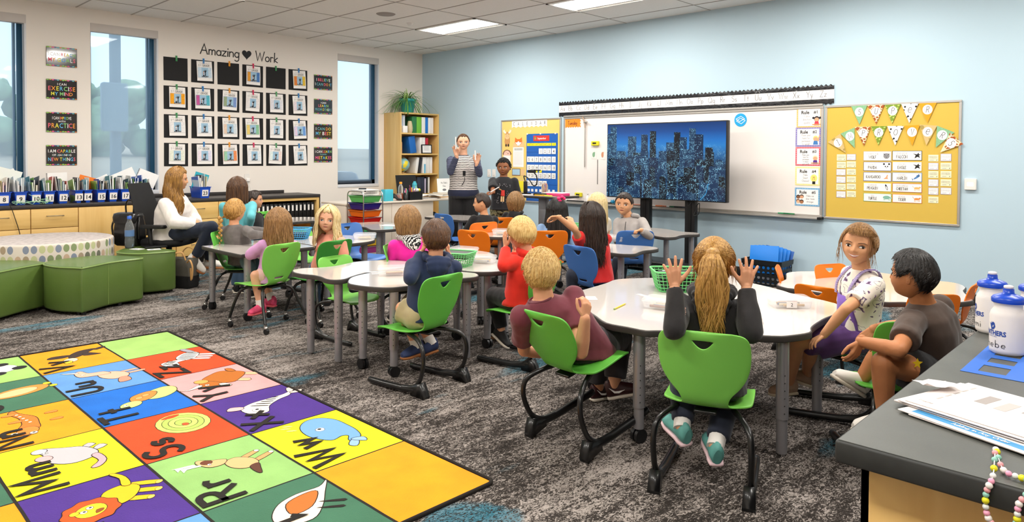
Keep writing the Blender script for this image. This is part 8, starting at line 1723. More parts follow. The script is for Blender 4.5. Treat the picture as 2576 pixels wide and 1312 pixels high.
def person(label,D):
    """D: dict of joints in room coordinates and clothing"""
    g=D.get('s',1.); HH=D.get('HH',.205); sk=SK[D['skin']]; vox=D.get('vox',.009); seed=D['seed']
    P3=lambda q: q if isinstance(q,Vector) else atd(*q)
    Pv=P3(D['pelvis'])
    if D.get('sit'):
        HH=D.get('HH',.217); kd=((Pv-CO).dot(_f)-D.get('lean',.0))/D['head'][2]; P3=lambda q: q if isinstance(q,Vector) else atd(q[0],q[1],q[2]*kd)
        H=P3(D['head']); N=H-V((0,0,.5*HH+.024))+V((_r.x,_r.y,0))*((D['neck'][0]-D['head'][0])*D['head'][2]*kd/CF)-hdir(H,D['hoff'])*.015
        lat=(N-Pv).dot(_r)-D.get('lat',0)
        if abs(lat)>.07: Pv=Pv+V((_r.x,_r.y,0))*(lat-math.copysign(.07,lat))*.9
    else: H=P3(D['head']); N=P3(D['neck'])
    up=(N-Pv).normalized()
    tf=hdir(N,D['toff']); u2=(up*.35+V((0,0,1))*.65).normalized(); tf=(tf-u2*tf.dot(u2)).normalized(); tr=tf.cross(u2)
    pf=hdir(Pv,D.get('poff',D['toff'])); pr=pf.cross(V((0,0,1)))
    sw=D.get('sw',.125); fat=D.get('fat',1.)
    sh={}; 
    for s,k in (('L',-1),('R',1)): sh[s]=N+tr*sw*k-up*(.045*sw/.125)+ (tf*D.get('shf',0)*k)
    a0=sw/.125
    rings=[(Pv-V((0,0,.055*a0)),pr,pf,.085*fat*a0,.07*fat*a0),(Pv,pr,pf,.112*fat*a0,.085*fat*a0),(Pv.lerp(N,.28),pr.lerp(tr,.3).normalized(),pf.lerp(tf,.3).normalized(),.105*fat*a0,.078*fat*a0),(Pv.lerp(N,.62),tr,tf,.112*fat*a0,.082*fat*a0),(Pv.lerp(N,.82),tr,tf,.110*a0,.074*a0),(Pv.lerp(N,.94),tr,tf,.082*a0,.055*a0),(N+up*.010,tr,tf,.046*a0,.042*a0)]
    A={}
    for s in 'LR':
        a=D.get('arm'+s)
        k=-1 if s=='L' else 1
        if a is None:
            el=sh[s]+(-up*.17+tr*k*.045+tf*.05)*a0; wr_=el+(pf*.15+pr*(-k)*.05-V((0,0,.03)))*a0; A[s]=dict(e=el,w=wr_,hd=(wr_-el).normalized(),pn=V((0,0,-1)),curl=.35)
        else:
            el=P3(a['e']); wr_=P3(a['w']); A[s]=dict(a); A[s].update(e=el,w=wr_); A[s].setdefault('hd',(wr_-el).normalized()); A[s].setdefault('pn',V((0,0,-1))); A[s].setdefault('curl',.3)
    Lg={}
    for s in 'LR':
        k=-1 if s=='L' else 1; hip=Pv+pr*k*.062*a0-V((0,0,.01)); l_=D.get('leg'+s)
        if l_ is None:
            kn=hip+(pf*.25+pr*k*.03+V((0,0,.0)))*a0; an=V((kn.x,kn.y,.075))+pf*.02; Lg[s]=(hip,kn,an,pf,V((0,0,1)))
        else:
            kn=P3(l_[0]); an=P3(l_[1]); Lg[s]=(hip,kn,an,l_[2] if len(l_)>2 and l_[2] is not None else pf,l_[3] if len(l_)>3 else V((0,0,1)))
    # skin
    mb=MB(); torso(mb,rings); HL=D.get('hand',.115)
    HM0=D.get('hf',0)
    for s in 'LR':
        a=A[s]; mb.sph(sh[s],.042*a0,DPLAS,12,8); m1=sh[s].lerp(a['e'],.5); m2=a['e'].lerp(a['w'],.35)
        chain(mb,[sh[s],m1,a['e'],m2,a['w']],[v*a0*D.get('limb',1) for v in (.038,.034,.028,.029,.0205)])
        h,k,an,_,_=Lg[s]; m1=h.lerp(k,.5); m2=k.lerp(an,.3); chain(mb,[h,m1,k,m2,an],[v*a0*D.get('limb',1) for v in (.06,.053,.042,.041,.027)])
    neckr=.043*a0*D.get('nk',1); hf=hdir(H,D['hoff']); hu=V((0,0,1)); 
    rgt=hf.cross(hu); R_=Matrix.Rotation(math.radians(D.get('pitch',0)),3,rgt)@Matrix.Rotation(math.radians(D.get('tilt',0)),3,hf)
    hf=R_@hf; hu=R_@hu; rgt=hf.cross(hu); HMw=frame(H,rgt,hf,hu)
    cap(mb,N-up*.02,H-hu*.16*HH-hf*.05*HH,neckr*1.08,neckr); 
    co,no,fs=remesh(mb,vox,5)
    parts=[(co,fs,0)]
    for s in 'LR':
        a=A[s]
        if a.get('hide'): continue
        mb=MB(); hand(mb,a['w'],a['hd'],a['pn'],HL,s,a['curl'],a.get('spread',1.),a.get('thumb',.3),a.get('curls')); c2,n2,f2=remesh(mb,D.get('hvox',.0042),3,fac=.4); parts.append((c2,f2,0))
    org=V((Pv.x,Pv.y,0)); T=Matrix.Translation(-org)
    hv,hfc=headmesh(HH); parts.append(([HMw@p for p in hv],hfc,0))
    em=MB()
    for s in (-1,1):
        c=V((s*.355,-.03,-.045))*HH; rot=Matrix.Rotation(s*.35,3,'Z')@Matrix.Rotation(-.15,3,'X'); em.sph(c,(.030*HH,.062*HH,.098*HH),DPLAS,12,8,rot); em.sph(c+V((s*.012,.0,.0))*HH,(.03*HH,.035*HH,.06*HH),DPLAS,10,6,rot)
    parts.append(([HMw@V(p) for p in em.v],em.f,0))
    parts=[([V(c)-org for c in co_],f_,k_) for co_,f_,k_ in parts]
    root=mobj('person',parts,[sk]); root.location=org; root['label']=label; root['category']='person'
    if D.get('grp'): root['group']=D['grp']
    HM=T@HMw
    def sub(name,co,fs,m,lab=None): o=mobj(name,[([V(c)-org for c in co],fs,0)],[m],root); 
    def sub(name,co,fs,m): return mobj(name,[([V(c)-org for c in co],fs,0)],[m],root)
    # shirt
    top=D['top']; tm=top['m']; e=top.get('ease',.015)*a0; slv=top.get('slv',1.0)
    mb=MB(); hem=top.get('hem',.02)
    R=[(Pv-V((0,0,hem)),pr,pf,.120*fat*a0+e,.095*fat*a0+e)]+[(c,r,f,a_+e,b_+e) for c,r,f,a_,b_ in rings[1:6]]+[(N+up*(.012 if top.get('low') is None else -.004),tr,tf,.050*a0+e*.3,.045*a0+e*.3)]
    torso(mb,R,24)
    sm=MB()
    for s in 'LR':
        a=A[s]; tgt=sm if top.get('m2') else mb
        tgt.sph(sh[s],.040*a0+e*.45,DPLAS,12,8); P=[sh[s],sh[s].lerp(a['e'],.5),a['e'],a['e'].lerp(a['w'],.35),a['w']]; Rr=[.040,.037,.033,.032,.025]; Rr=[v*a0*D.get('limb',1)+e*.55 for v in Rr]
        if slv<=1: # short sleeve
            u=slv; q=sh[s].lerp(a['e'],u); cap(tgt,sh[s],q,Rr[0],Rr[1]+.006,14,False); tgt.sph(sh[s],Rr[0],DPLAS,12,8)
        else:
            chain(tgt,P[:4],Rr[:4]); fe=P[3].lerp(P[4],slv-1); cap(tgt,P[3],fe,Rr[3],Rr[4]-.002,12,False); 
            if top.get('cuff',True): cap(tgt,P[3].lerp(P[4],(slv-1)*.85),fe,Rr[4]-.003,Rr[4]-.004,12,False)
    co,no,fs=remesh(mb,top.get('vox',vox),4); co=wrinkle(co,no,top.get('wr',.005),10,seed); shirt=sub(top.get('name','shirt'),co,fs,tm)
    if top.get('m2'): co,no,fs=remesh(sm,vox,3); co=wrinkle(co,no,.004,12,seed); sub('sleeves',co,fs,top['m2'])
    if top.get('hood'):
        mb=MB(); hm=top['hood']; b_=N-tf*.05*a0+up*.02
        for k in range(13):
            t=-2.3+4.6*k/12; c=N+up*(.018-.012*math.cos(t))+(tr*math.sin(t)*.075-tf*math.cos(t)*.062)*a0; mb.sph(c,(.024*a0,.024*a0,.024*a0),DPLAS,10,8)
        B=Matrix((tr,tf,up)).transposed()
        for u,rx,rz in ((0,.082,.022),(.25,.080,.030),(.5,.068,.034),(.75,.048,.034),(1,.024,.028)): mb.sph(N-tf*(.066+.022*math.sin(u*PI))*a0-up*(-.012+.10*u)*a0,(rx*a0,.026*a0,rz*a0),DPLAS,14,8,B)
        co,no,fs=remesh(mb,vox*.9,5); co=wrinkle(co,no,.005,12,seed+3); sub('hood',co,fs,hm)
    if top.get('collar'):
        mb=MB(); mb.tube([N+up*.012+(tr*math.sin(t)*.052+tf*math.cos(t)*.046)*a0 for t in [2*PI*k/18 for k in range(18)]],.006,top['collar'],8,loop=True,caps=False); mb.v=[tuple(V(p)-org) for p in mb.v]; mb.obj('neckband',root)
    # trousers
    bt=D.get('bot')
    if bt:
        mb=MB(); e=bt.get('ease',.010)*a0; torso(mb,[(Pv-V((0,0,.06*a0)),pr,pf,.095*fat*a0+e,.08*fat*a0+e),(Pv-up*.01,pr,pf,.112*fat*a0+e*.3,.084*fat*a0+e*.3),(Pv+up*.035*a0,pr,pf,.095*fat*a0,.070*fat*a0)])
        u=bt.get('len',1.95)
        for s in 'LR':
            h,k,an,_,_=Lg[s]; Rr=[v*a0*D.get('limb',1)+e for v in (.062,.055,.045,.043,.031)]
            if u<=1: q=h.lerp(k,u); mb.sph(h,Rr[0],DPLAS,12,8); cap(mb,h,h.lerp(k,u*.5),Rr[0],Rr[1],14,True); cap(mb,h.lerp(k,u*.5),q,Rr[1],Rr[2]+.016*a0,14,False)
            else:
                q=k.lerp(an,u-1); m1=k.lerp(an,.3); chain(mb,[h,h.lerp(k,.5),k,m1],Rr[:4],14); cap(mb,m1,q,Rr[3],bt.get('cuffr',Rr[4]),14,False)
        co,no,fs=remesh(mb,bt.get('vox',vox),4); co=wrinkle(co,no,bt.get('wr',.004),13,seed+9); sub(bt.get('name','trousers'),co,fs,bt['m'])
    if D.get('shoes') is not None:
        so=D['shoes']
        for s in 'LR':
            h,k,an,toe,sl=Lg[s]; toe=(toe-sl*toe.dot(sl)).normalized(); o=shoe(root,an-org,toe,sl,so.get('L',.175),so['m'],so['sole'],so.get('x'))
            if so.get('sock'): mb=MB(); q=(k-an).normalized(); mb.tube([an-org-q*.01,an-org+q*.05],[.033*a0,.033*a0],so['sock'],12); mb.obj('sock',root)
    hair(root,HM,HH,D['hair'],seed,vox)
    if D.get('face',True) is not False: face(root,HM,HH,sk,**(D['face'] if isinstance(D.get('face'),dict) else {}))
    return root,org,dict(N=N,Pv=Pv,up=up,tf=tf,tr=tr,pr=pr,pf=pf,HM=HM,A=A,sh=sh,a0=a0,Lg=Lg)
U=V((0,0,1)); Rt=V((_r.x,_r.y,0)).normalized(); Fw=V((_f.x,_f.y,0)).normalized()
def at(x,y,z=0): return V((x,y,z))
navyj=cloth('navy denim','#1c2233'); blackp=cloth('black trousers','#151416'); sockw=mat('white sock','#e5e1dc',.9,bump=.3,bscale=500); grsole=mat('pale sole','#d9cfc0',.6); blks=mat('black sneaker','#1a191b',.6)
jeans=cloth('blue jeans','#3f5874'); shoeg=dict(m=blks,sole=grsole)
# boy in maroon, foreground
x=person('boy with short blond hair and maroon t-shirt raising his right hand in the foreground',dict(skin='light',seed=1,vox=.0065,hvox=.0034,HH=.213,lean=.12,head=(1361,684,3.18),neck=(1362,776,3.30),sit=1,lat=-.17,pelvis=V((7.545,-5.03,.455)),hoff=172,pitch=2,toff=158,poff=162,sw=.135,fat=1.08,hand=.118,limb=1.08,
 armL=dict(e=(1318,880,3.42),w=(1385,890,3.55)),armR=dict(e=(1462,885,3.06),w=(1472,800,3.0),hd=U*.95+Rt*.12+Fw*.15,pn=Fw*.8-Rt*.5,curl=.55,spread=.5,thumb=.5),
 legL=((1500,850,3.75),(1505,975,3.8),Rt*.7+Fw*.4),legR=((1556,845,3.62),(1545,968,3.55),Rt*.8-Fw*.1+U*.0,(U*.95-Rt*.25).normalized()),
 top=dict(m=cloth('maroon t-shirt','#6f2f3c'),slv=.62,hem=.05,wr=.006,collar=cloth('maroon neckband','#632a36')),bot=dict(m=cloth('dark grey trousers','#2b272a'),len=1.85,ease=.018),shoes=dict(m=mat('black red sneaker','#3a1216',.5,var=.4,vscale=30),sole=grsole,x='swoosh',L=.18),
 hair=dict(t='short',c='straw',n=1500,len=.030,th=.011,back=-36,side=2,lift=.007,front=34),face=False))
# ponytail girl
FU=Fw
r_,o_,i_=person('girl with a long blond ponytail and charcoal hoodie holding up both hands',dict(skin='light',seed=2,vox=.0065,hvox=.0032,head=(1796,662,3.10),neck=(1792,752,3.05),sit=1,pelvis=SEAT['pony'],hoff=183,pitch=3,toff=180,poff=180,sw=.135,fat=1.08,hand=.128,
 armL=dict(e=(1697,826,2.90),w=(1697,722,2.98),hd=U+Rt*-.06,pn=Fw,curl=.10,spread=1.7,thumb=-.25,curls=[.1,.08,.1,.1]),armR=dict(e=(1888,832,2.90),w=(1877,724,2.98),hd=U+Rt*.10,pn=Fw,curl=.1,spread=1.8,thumb=-.25,curls=[.1,.12,.1,.1]),
 legL=((1722,930,3.22),(1716,1072,3.04),-Rt*.3+Fw*.9+U*.0,(U*.95-Fw*.3).normalized()),legR=((1850,930,3.25),(1800,1120,2.97),Rt*.05+Fw,(U*.95-Fw*.3).normalized()),
 top=dict(m=cloth('charcoal heather hoodie','#2a2829',.5,180,.9,.3),slv=1.93,hem=.04,wr=.008,hood=cloth('charcoal hood','#2c2a2b',.5,180,.9,.3),name='hoodie'),bot=dict(m=navyj,len=1.9,ease=.012),
 shoes=dict(m=mat('teal pink sneaker','#5fa39c',.6,var=.2,vscale=20),sole=mat('pink white sole','#e9c9cf',.6),L=.178,sock=sockw),hair=dict(t='pony',c='gold',len=.34,wide=.062,n=330,wave=.014,front=42,back=-30,side=5,th=.006),face=False))
for s,k,tx in (('L',-1,('CALI','LOVE')),('R',1,('CALI','LOVE'))):
    a=i_['A'][s]; el=a['e']; mid=el.lerp(i_['sh'][s],.30); ax=(i_['sh'][s]-el).normalized(); nrm=(-Fw*.9+Rt*k*.25); nrm=(nrm-ax*nrm.dot(ax)).normalized(); xx=ax.cross(nrm)
    m=MB(); m.M=Matrix.Identity(4); pk=mat('pale pink print','#e8c8bc',.7); strokes(m,tx[0],0,.016,.022,.0042,pk,0,gap=.25); strokes(m,tx[1],0,-.018,.022,.0042,pk,0,gap=.25)
    rad=.056; m.v=[(math.sin(v[0]/rad)*rad,v[1],math.cos(v[0]/rad)*rad) for v in m.v]; m.obj('sleeve_print',r_,Matrix.Translation(-o_)@frame(mid,xx,ax,nrm))
# purple overalls girl
lavender=cloth('purple overalls','#7a55b0'); printm=blotch('printed white tee','#e9e0d4',[(0,'#5a4560'),(.36,'#b79ac0'),(.39,'#e9e0d4'),(.63,'#6a5a74'),(.66,'#e9e0d4')],22,.6)
r_,o_,i_=person('smiling girl in purple overalls over a printed white tee, turned to the camera',dict(skin='tan',seed=3,vox=.0065,hvox=.0034,head=(2161,615,3.55),neck=(2170,682,3.57),pelvis=(2162,835,3.62),hoff=14,pitch=0,tilt=-6,toff=62,poff=85,sw=.122,hand=.105,
 armL=dict(e=(2128,776,3.35),w=(2072,842,3.42),hd=-Rt*.8-U*.5,pn=-U,curl=.35,spread=.8),armR=dict(e=(2128,790,3.75),w=(2085,835,3.75),curl=.3),
 legL=((2040,868,3.66),(2030,940,3.82),-Rt*.9-Fw*.1,(U*.9+Rt*.35).normalized()),legR=((2005,860,3.62),(1985,962,3.78),-Rt*.9-Fw*.2,U),
 top=dict(m=printm,slv=.72,hem=.0,wr=.005),bot=dict(m=cloth('deep purple shorts','#54326f'),len=.85,ease=.02,name='overall_shorts'),shoes=dict(m=mat('beige slip-on','#b99c84',.8,bump=.3,bscale=400),sole=mat('cream sole','#d9cbb2',.7),L=.165),
 hair=dict(t='pony',c='lbrown',front=40,back=-28,side=0,th=.009,fringe=10,len=.10,n=60,wide=.02),face=dict(iris='#3a2a1e',brow='brown',smile=1.,openm=.5,lip='#b8655a',look=(-.6,0))))
tf,tr,up=i_['tf'],i_['tr'],i_['up']; N_,P_=i_['N'],i_['Pv']
m=MB(); R=[]
for u,w,dp in ((.02,.112,.108),(.25,.100,.103),(.45,.080,.104),(.62,.070,.104)):
    c=P_.lerp(N_,u); q=[]
    for k in range(11): t=-1+2*k/10; q.append(tuple(c+tr*w*t+tf*(dp*math.sqrt(max(0,1-(w*t/.135)**2)))-o_))
    R.append([V(z_) for z_ in q])
R=[[tuple(p) for p in r] for r in R]; m.loft(R,lavender,False,True,False); o=m.obj('overall_bib',r_); s_=o.modifiers.new('t','SOLIDIFY'); s_.thickness=.004; s_.offset=1
strp=stripes('purple strap','#5b3f86','#d9cfe6',60,'Z',1,.35)
for k in (-1,1):
    m=MB(); A_=P_.lerp(N_,.62)+tr*k*.06+tf*.102; P=[A_-o_,P_.lerp(N_,.82)+tr*k*.068+tf*.090-o_,N_+tr*k*.062+up*.012+tf*.03-o_,N_+tr*k*.062+up*.010-tf*.045-o_,P_.lerp(N_,.7)+tr*k*.03-tf*.095-o_]; m.tube(spline([tuple(p) for p in P],5,False),.012,strp,6,flat=.35,upv=tuple(tf)); m.obj('overall_strap',r_)
# boy in brown shirt
r_,o_,i_=person('dark haired boy in a brown t-shirt sitting at the right with his leg tucked up',dict(skin='olive',seed=4,vox=.0065,hvox=.0034,head=(2296,692,3.0),neck=(2325,764,3.02),pelvis=(2362,925,3.05),hoff=108,pitch=2,toff=112,poff=100,sw=.135,hand=.118,limb=1.02,
 armL=dict(e=(2262,880,2.78),w=(2165,858,2.90),hd=-U*.8-Rt*.35,pn=-Rt*.4-U*.3+Fw*.5,curl=.35,spread=.6),armR=dict(e=(2262,820,3.2),w=(2198,828,3.1),hd=-U*.6-Rt*.6,pn=-U*.5+Fw*.2-Rt*.3,curl=.4,spread=.5),
 legL=((2222,912,2.86),(2225,1045,2.92),-Rt*.9,U),legR=((2215,890,3.2),(2168,952,3.25),-Rt*.85+U*.45-Fw*.1,(U*.8+Rt*.5).normalized()),
 top=dict(m=cloth('brown t-shirt','#4a3a31',.35,260,.85,.15),slv=.68,hem=.06,wr=.008),bot=dict(m=cloth('black yellow shorts','#17171a'),len=.55,ease=.02,name='shorts'),
 shoes=dict(m=WHITE_UP,sole=grsole,x='swoosh',L=.185),hair=dict(t='short',c='black',n=1300,len=.032,th=.012,back=-34,side=-2,lift=.004,front=36),face=dict(iris='#241812',brow='black',lip='#9c5a48')))
m=MB(); c=V(atd(2308,912,2.86)); m.M=Matrix.Translation(-o_)@frame(c,Rt,U,-Fw); ym=mat('yellow print','#e9c21f',.6); m.poly([(0,.02),(.006,.006),(.022,.004),(.009,-.006),(.012,-.022),(0,-.012),(-.014,-.02),(-.008,-.006),(-.022,.002),(-.006,.006)][::-1],ym); m.obj('shorts_print',r_)
# navy hoodie boy
navyh=cloth('navy hoodie fleece','#1a2a4c',.4,200)
person('boy in a navy hoodie and khaki shorts seen from behind, hands at his face',dict(skin='light',seed=5,vox=.008,hvox=.0038,head=(1097,597,4.15),neck=(1096,668,4.12),sit=1,pelvis=SEAT['navy'],hoff=176,pitch=6,toff=165,poff=130,sw=.128,fat=1.05,hand=.11,
 armL=dict(e=(1032,700,4.0),w=(1062,634,4.15),hd=U*.9+Rt*.25,pn=Rt,curl=.5,spread=.4),armR=dict(e=(1135,705,4.3),w=(1128,640,4.38),hd=U,pn=-Rt,curl=.5),
 legL=((1012,775,4.15),(1048,868,4.2),-Rt*.4-Fw*.5),legR=((1030,760,4.4),(1085,862,4.38),-Rt*.3-Fw*.4),
 top=dict(m=navyh,slv=1.9,hem=.03,wr=.006,hood=navyh,name='hoodie',collar=mat('bright blue hood lining','#2e6fc4',.8)),bot=dict(m=cloth('khaki shorts','#b0a27c'),len=.9,ease=.022,name='shorts'),
 shoes=dict(m=mat('navy suede shoe','#223055',.8),sole=mat('gum sole','#8a5426',.6),L=.17,sock=sockw),hair=dict(t='short',c='brown',n=900,len=.02,th=.008,back=-34,side=2,lift=.002),face=False))
# red hoodie boy
redh=cloth('red hoodie fleece','#d8230f',.3,200)
person('blond boy in a bright red hoodie with fingers spread beside his mouth',dict(skin='light',seed=6,vox=.008,hvox=.0038,HH=.225,head=(1312,588,4.25),neck=(1328,652,4.25),sit=1,pelvis=SEAT['redh'],hoff=146,pitch=4,toff=135,poff=118,sw=.128,fat=1.05,hand=.112,
 armL=dict(e=(1268,668,4.12),w=(1272,622,4.22),hd=U+Rt*-.1,pn=Rt*.8+Fw*.4,curl=.08,spread=1.2,thumb=.2),armR=dict(e=(1300,668,4.5),w=(1295,630,4.5),hd=U,pn=-Rt,curl=.4),
 legL=((1243,742,4.35),(1262,832,4.35),Rt*.4-Fw*.5-U*.3,(U*.8+Rt*.5).normalized()),legR=((1260,738,4.6),(1240,850,4.75),-Rt*.6-Fw*.3),
 top=dict(m=redh,slv=1.9,hem=.04,wr=.007,hood=redh,name='hoodie'),bot=dict(m=blackp,len=1.9,ease=.012),shoes=shoeg,hair=dict(t='short',c='straw',n=1100,len=.036,th=.012,back=-30,side=-6,lift=.002,front=36,noear=1),face=dict(iris='#4a6a80',brow='blond')))
# red shirt girl
person('girl in a red short sleeved shirt with long dark wavy hair pointing left',dict(skin='tan',seed=7,vox=.009,hvox=.0045,HH=.225,head=(1487,548,5.3),neck=(1487,600,5.3),sit=1,pelvis=SEAT['red'],hoff=118,toff=150,poff=150,sw=.12,hand=.11,
 armL=dict(e=(1447,578,5.15),w=(1405,545,5.1),hd=-Rt*.9-U*.12,pn=-U*.7-Fw*.5,curl=.4,spread=.8,thumb=.0),armR=dict(e=(1455,590,5.5),w=(1440,560,5.6),hide=0),
 legL=((1440,690,5.3),(1440,780,5.4)),legR=((1470,690,5.6),(1470,780,5.7)),
 top=dict(m=cloth('red blouse','#c81a18',.5,120),slv=.5,hem=.05,wr=.008,ease=.016),bot=dict(m=navyj,len=1.9),shoes=shoeg,hair=dict(t='long',c='dark',len=.36,n=300,wave=.014,gap=62,leave=-6,th=.014,r=.011,wf=8),face=dict(brow='dark',lip='#a05a4c')))
# black haired girl with bow
r_,o_,i_=person('girl with straight black hair and a pink bow seen from behind in light blue denim',dict(skin='tan',seed=8,vox=.010,hvox=.005,head=(1401,530,6.2),neck=(1395,580,6.2),sit=1,pelvis=SEAT['bow'],hoff=176,toff=170,sw=.12,hand=.11,
 armL=dict(e=(1352,622,6.1),w=(1350,600,6.5)),armR=dict(e=(1437,620,6.2),w=(1437,575,6.3),hd=U,pn=-Rt),
 top=dict(m=cloth('light denim shirt','#7d9cc4'),slv=1.9,hem=.04),bot=dict(m=jeans),shoes=shoeg,hair=dict(t='long',c='black',len=.27,n=300,gap=55,leave=-5,th=.014,r=.010,flare=.12),face=False))
m=MB(); pk=mat('hot pink bow','#e62a74',.5); hp=V(atd(1412,500,6.12))-o_
for a,b_ in ((-1,.3),(1,.2),(.3,.9),(-.5,-.6)): m.sph(hp+Rt*.022*a+U*.018*b_,(.020,.012,.014),pk,10,8)
m.sph(hp-Fw*.008,(.010,.010,.010),mat('dark bow centre','#4a1020',.5),8,6); m.obj('hair_bow',r_)
# blond girl behind
person('pale blond child mostly hidden behind the girl in the red shirt',dict(skin='fair',seed=9,vox=.011,hvox=.006,head=(1503,514,6.7),neck=(1503,556,6.7),sit=1,pelvis=V((*atd(1500,600,7.35)[:2],.43)),hoff=165,toff=150,sw=.115,armL=dict(e=(1462,572,6.7),w=(1466,548,6.6),hd=U,pn=Rt,curl=.5),top=dict(m=cloth('cream knit','#cfc4b4'),slv=.6),bot=dict(m=jeans),shoes=shoeg,hair=dict(t='long',c='pale',len=.20,n=200,gap=55,leave=-6,th=.012,r=.010),face=False))
# grey hoodie boy
gh=cloth('light grey hoodie','#a39c98',.3,220)
r_,o_,i_=person('boy in a light grey zip hoodie turned round, holding the blue chair back',dict(skin='tan',seed=10,vox=.009,hvox=.0045,HH=.225,lean=-.10,head=(1570,513,6.25),neck=(1584,551,6.3),sit=1,pelvis=SEAT['grey'],hoff=14,tilt=-4,toff=28,poff=60,sw=.13,hand=.105,
 armL=dict(e=(1634,592,6.0),w=(1612,578,5.92),hd=-Rt*.9-U*.2,pn=-U,curl=1.0,spread=.3,thumb=.8),armR=dict(e=(1552,600,6.2),w=(1560,630,6.4)),
 legL=((1565,660,6.3),(1560,730,6.4)),legR=((1555,655,6.1),(1548,735,6.2)),
 top=dict(m=gh,slv=1.9,hem=.05,hood=gh,name='hoodie',wr=.006),bot=dict(m=navyj),shoes=shoeg,hair=dict(t='buzz',c='dark',th=.007,ridge=.002,front=32,back=-28,side=2),face=dict(brow='dark',openm=.15,lip='#b5675a',look=(-.4,0))))
m=MB(); N_,P_,tf,tr,up=i_['N'],i_['Pv'],i_['tf'],i_['tr'],i_['up']; m.tube([tuple(P_.lerp(N_,u)+tf*(.104 if u<.8 else .085)-o_) for u in (.1,.3,.5,.7,.88)],.003,DPLAS,5); m.obj('zip',r_)
# bob child
bh=cloth('black hooded top','#161518')
person('child with a light brown bob and black hooded top beside the standing boy',dict(skin='light',seed=11,vox=.011,hvox=.006,head=(1297,508,7.4),neck=(1300,550,7.4),sit=1,pelvis=SEAT['bob'],hoff=212,toff=200,sw=.115,top=dict(m=bh,slv=1.9,hood=bh,name='hoodie'),bot=dict(m=jeans),shoes=shoeg,hair=dict(t='bob',c='red',len=.07,n=200,gap=60,leave=-10,th=.012),face=False))
# black shirt boy, profile left
person('dark haired boy in a black shirt sitting in the orange chair before the teacher',dict(skin='tan',seed=12,vox=.010,hvox=.005,head=(1212,511,7.35),neck=(1217,551,7.4),sit=1,pelvis=SEAT['orange1'],hoff=96,toff=160,sw=.12,top=dict(m=cloth('black tee','#131214'),slv=1.9),bot=dict(m=jeans),shoes=shoeg,hair=dict(t='short',c='dark',n=500,len=.014,th=.006,front=34,side=2,back=-26,lift=.001),face=dict(brow='dark')))
# teacher
hoop=stripes('grey white striped knit','#d9d2cc','#4f4a4b',13,'Z',1.6,.45); slvm=stripes('navy striped sleeve','#1b2140','#8f93a8',19,'Z',1.0,.14)
r_,o_,i_=person('standing teacher in a striped sweater holding up a white stick in each hand',dict(skin='fair',seed=13,vox=.010,hvox=.0055,HH=.235,head=(1165,358,10.),neck=(1166,393,10.),pelvis=(1166,482,10.),hoff=-4,toff=-2,sw=.178,fat=1.15,hand=.175,nk=.9,limb=.84,
 armR=dict(e=(1133,432,9.85),w=(1149,392,9.75),hd=U+Rt*-.15,pn=-Fw,curl=.45,spread=.8,curls=[1.0,.5,.25,.15],thumb=.6),armL=dict(e=(1206,437,9.85),w=(1199,412,9.72),hd=U+Rt*.15,pn=-Fw,curl=.45,curls=[1.0,.4,.25,.2],thumb=.6,spread=.8),
 legL=(at(*(atd(1185,560,10.)[:2]),.50),at(*(atd(1186,560,10.)[:2]),.09)),legR=(at(*(atd(1147,560,10.)[:2]),.50),at(*(atd(1146,560,10.)[:2]),.09)),
 top=dict(m=hoop,m2=slvm,slv=1.9,hem=.0,ease=.014,wr=.004,name='sweater',collar=navyj),bot=dict(m=blackp,len=1.95,ease=.035,cuffr=.075),shoes=dict(m=blks,sole=blks,L=.25),
 hair=dict(t='bun',c='brown',front=42,back=-30,side=4,th=.006),face=dict(iris='#4a5a66',brow='lbrown',openm=.35,smile=.2,lip='#c07a6c')))
m=MB(); P_=i_['Pv']; up=i_['up']; R=[]
for z_,a_ in ((-.06,.212),(-.03,.222),(.0,.222),(.03,.212)): R.append([tuple(P_+up*z_+i_['pr']*a_*math.cos(t)+i_['pf']*a_*.80*math.sin(t)-o_) for t in [2*PI*k/24 for k in range(24)]])
m.loft(R,cloth('navy sweater band','#171d38')); m.obj('hem_band',r_)
m=MB(); N_,tf,tr=i_['N'],i_['tf'],i_['tr']; P=[N_+tr*-.06+up*.02,N_+tr*-.06+tf*.09-up*.05,N_+tf*.142-up*.22,N_+tr*.06+tf*.09-up*.05,N_+tr*.06+up*.02]; m.tube(spline([tuple(p-o_) for p in P],5,False),.005,DPLAS,6); m.tube(spline([tuple(p-o_) for p in (N_+tf*.145-up*.25,N_+tf*.15-up*.33+tr*-.01,N_+tf*.152-up*.41+tr*.03)],4,False),.005,DPLAS,6); c=N_+tf*.150-up*.235-o_; m.box(c.x-.022,c.x+.022,c.y-.014,c.y+.014,c.z-.035,c.z+.035,DPLAS,.004); tag(m.obj('lanyard',r_))
for i,(a,b_,lb) in enumerate((((1147,375,9.62),(1146,344,9.62),'white stick held up in the raised hand of the teacher, left one'),((1196,402,9.58),(1195,378,9.58),'white stick held in the raised hand of the teacher, right one'))):
    p,q=V(atd(*a)),V(atd(*b_)); m=MB(); m.cyl((0,0,0),tuple(q-p),.0085,WHITE,10); tag(m.obj('white_stick',None,Matrix.Translation(p)),lb,'stick')
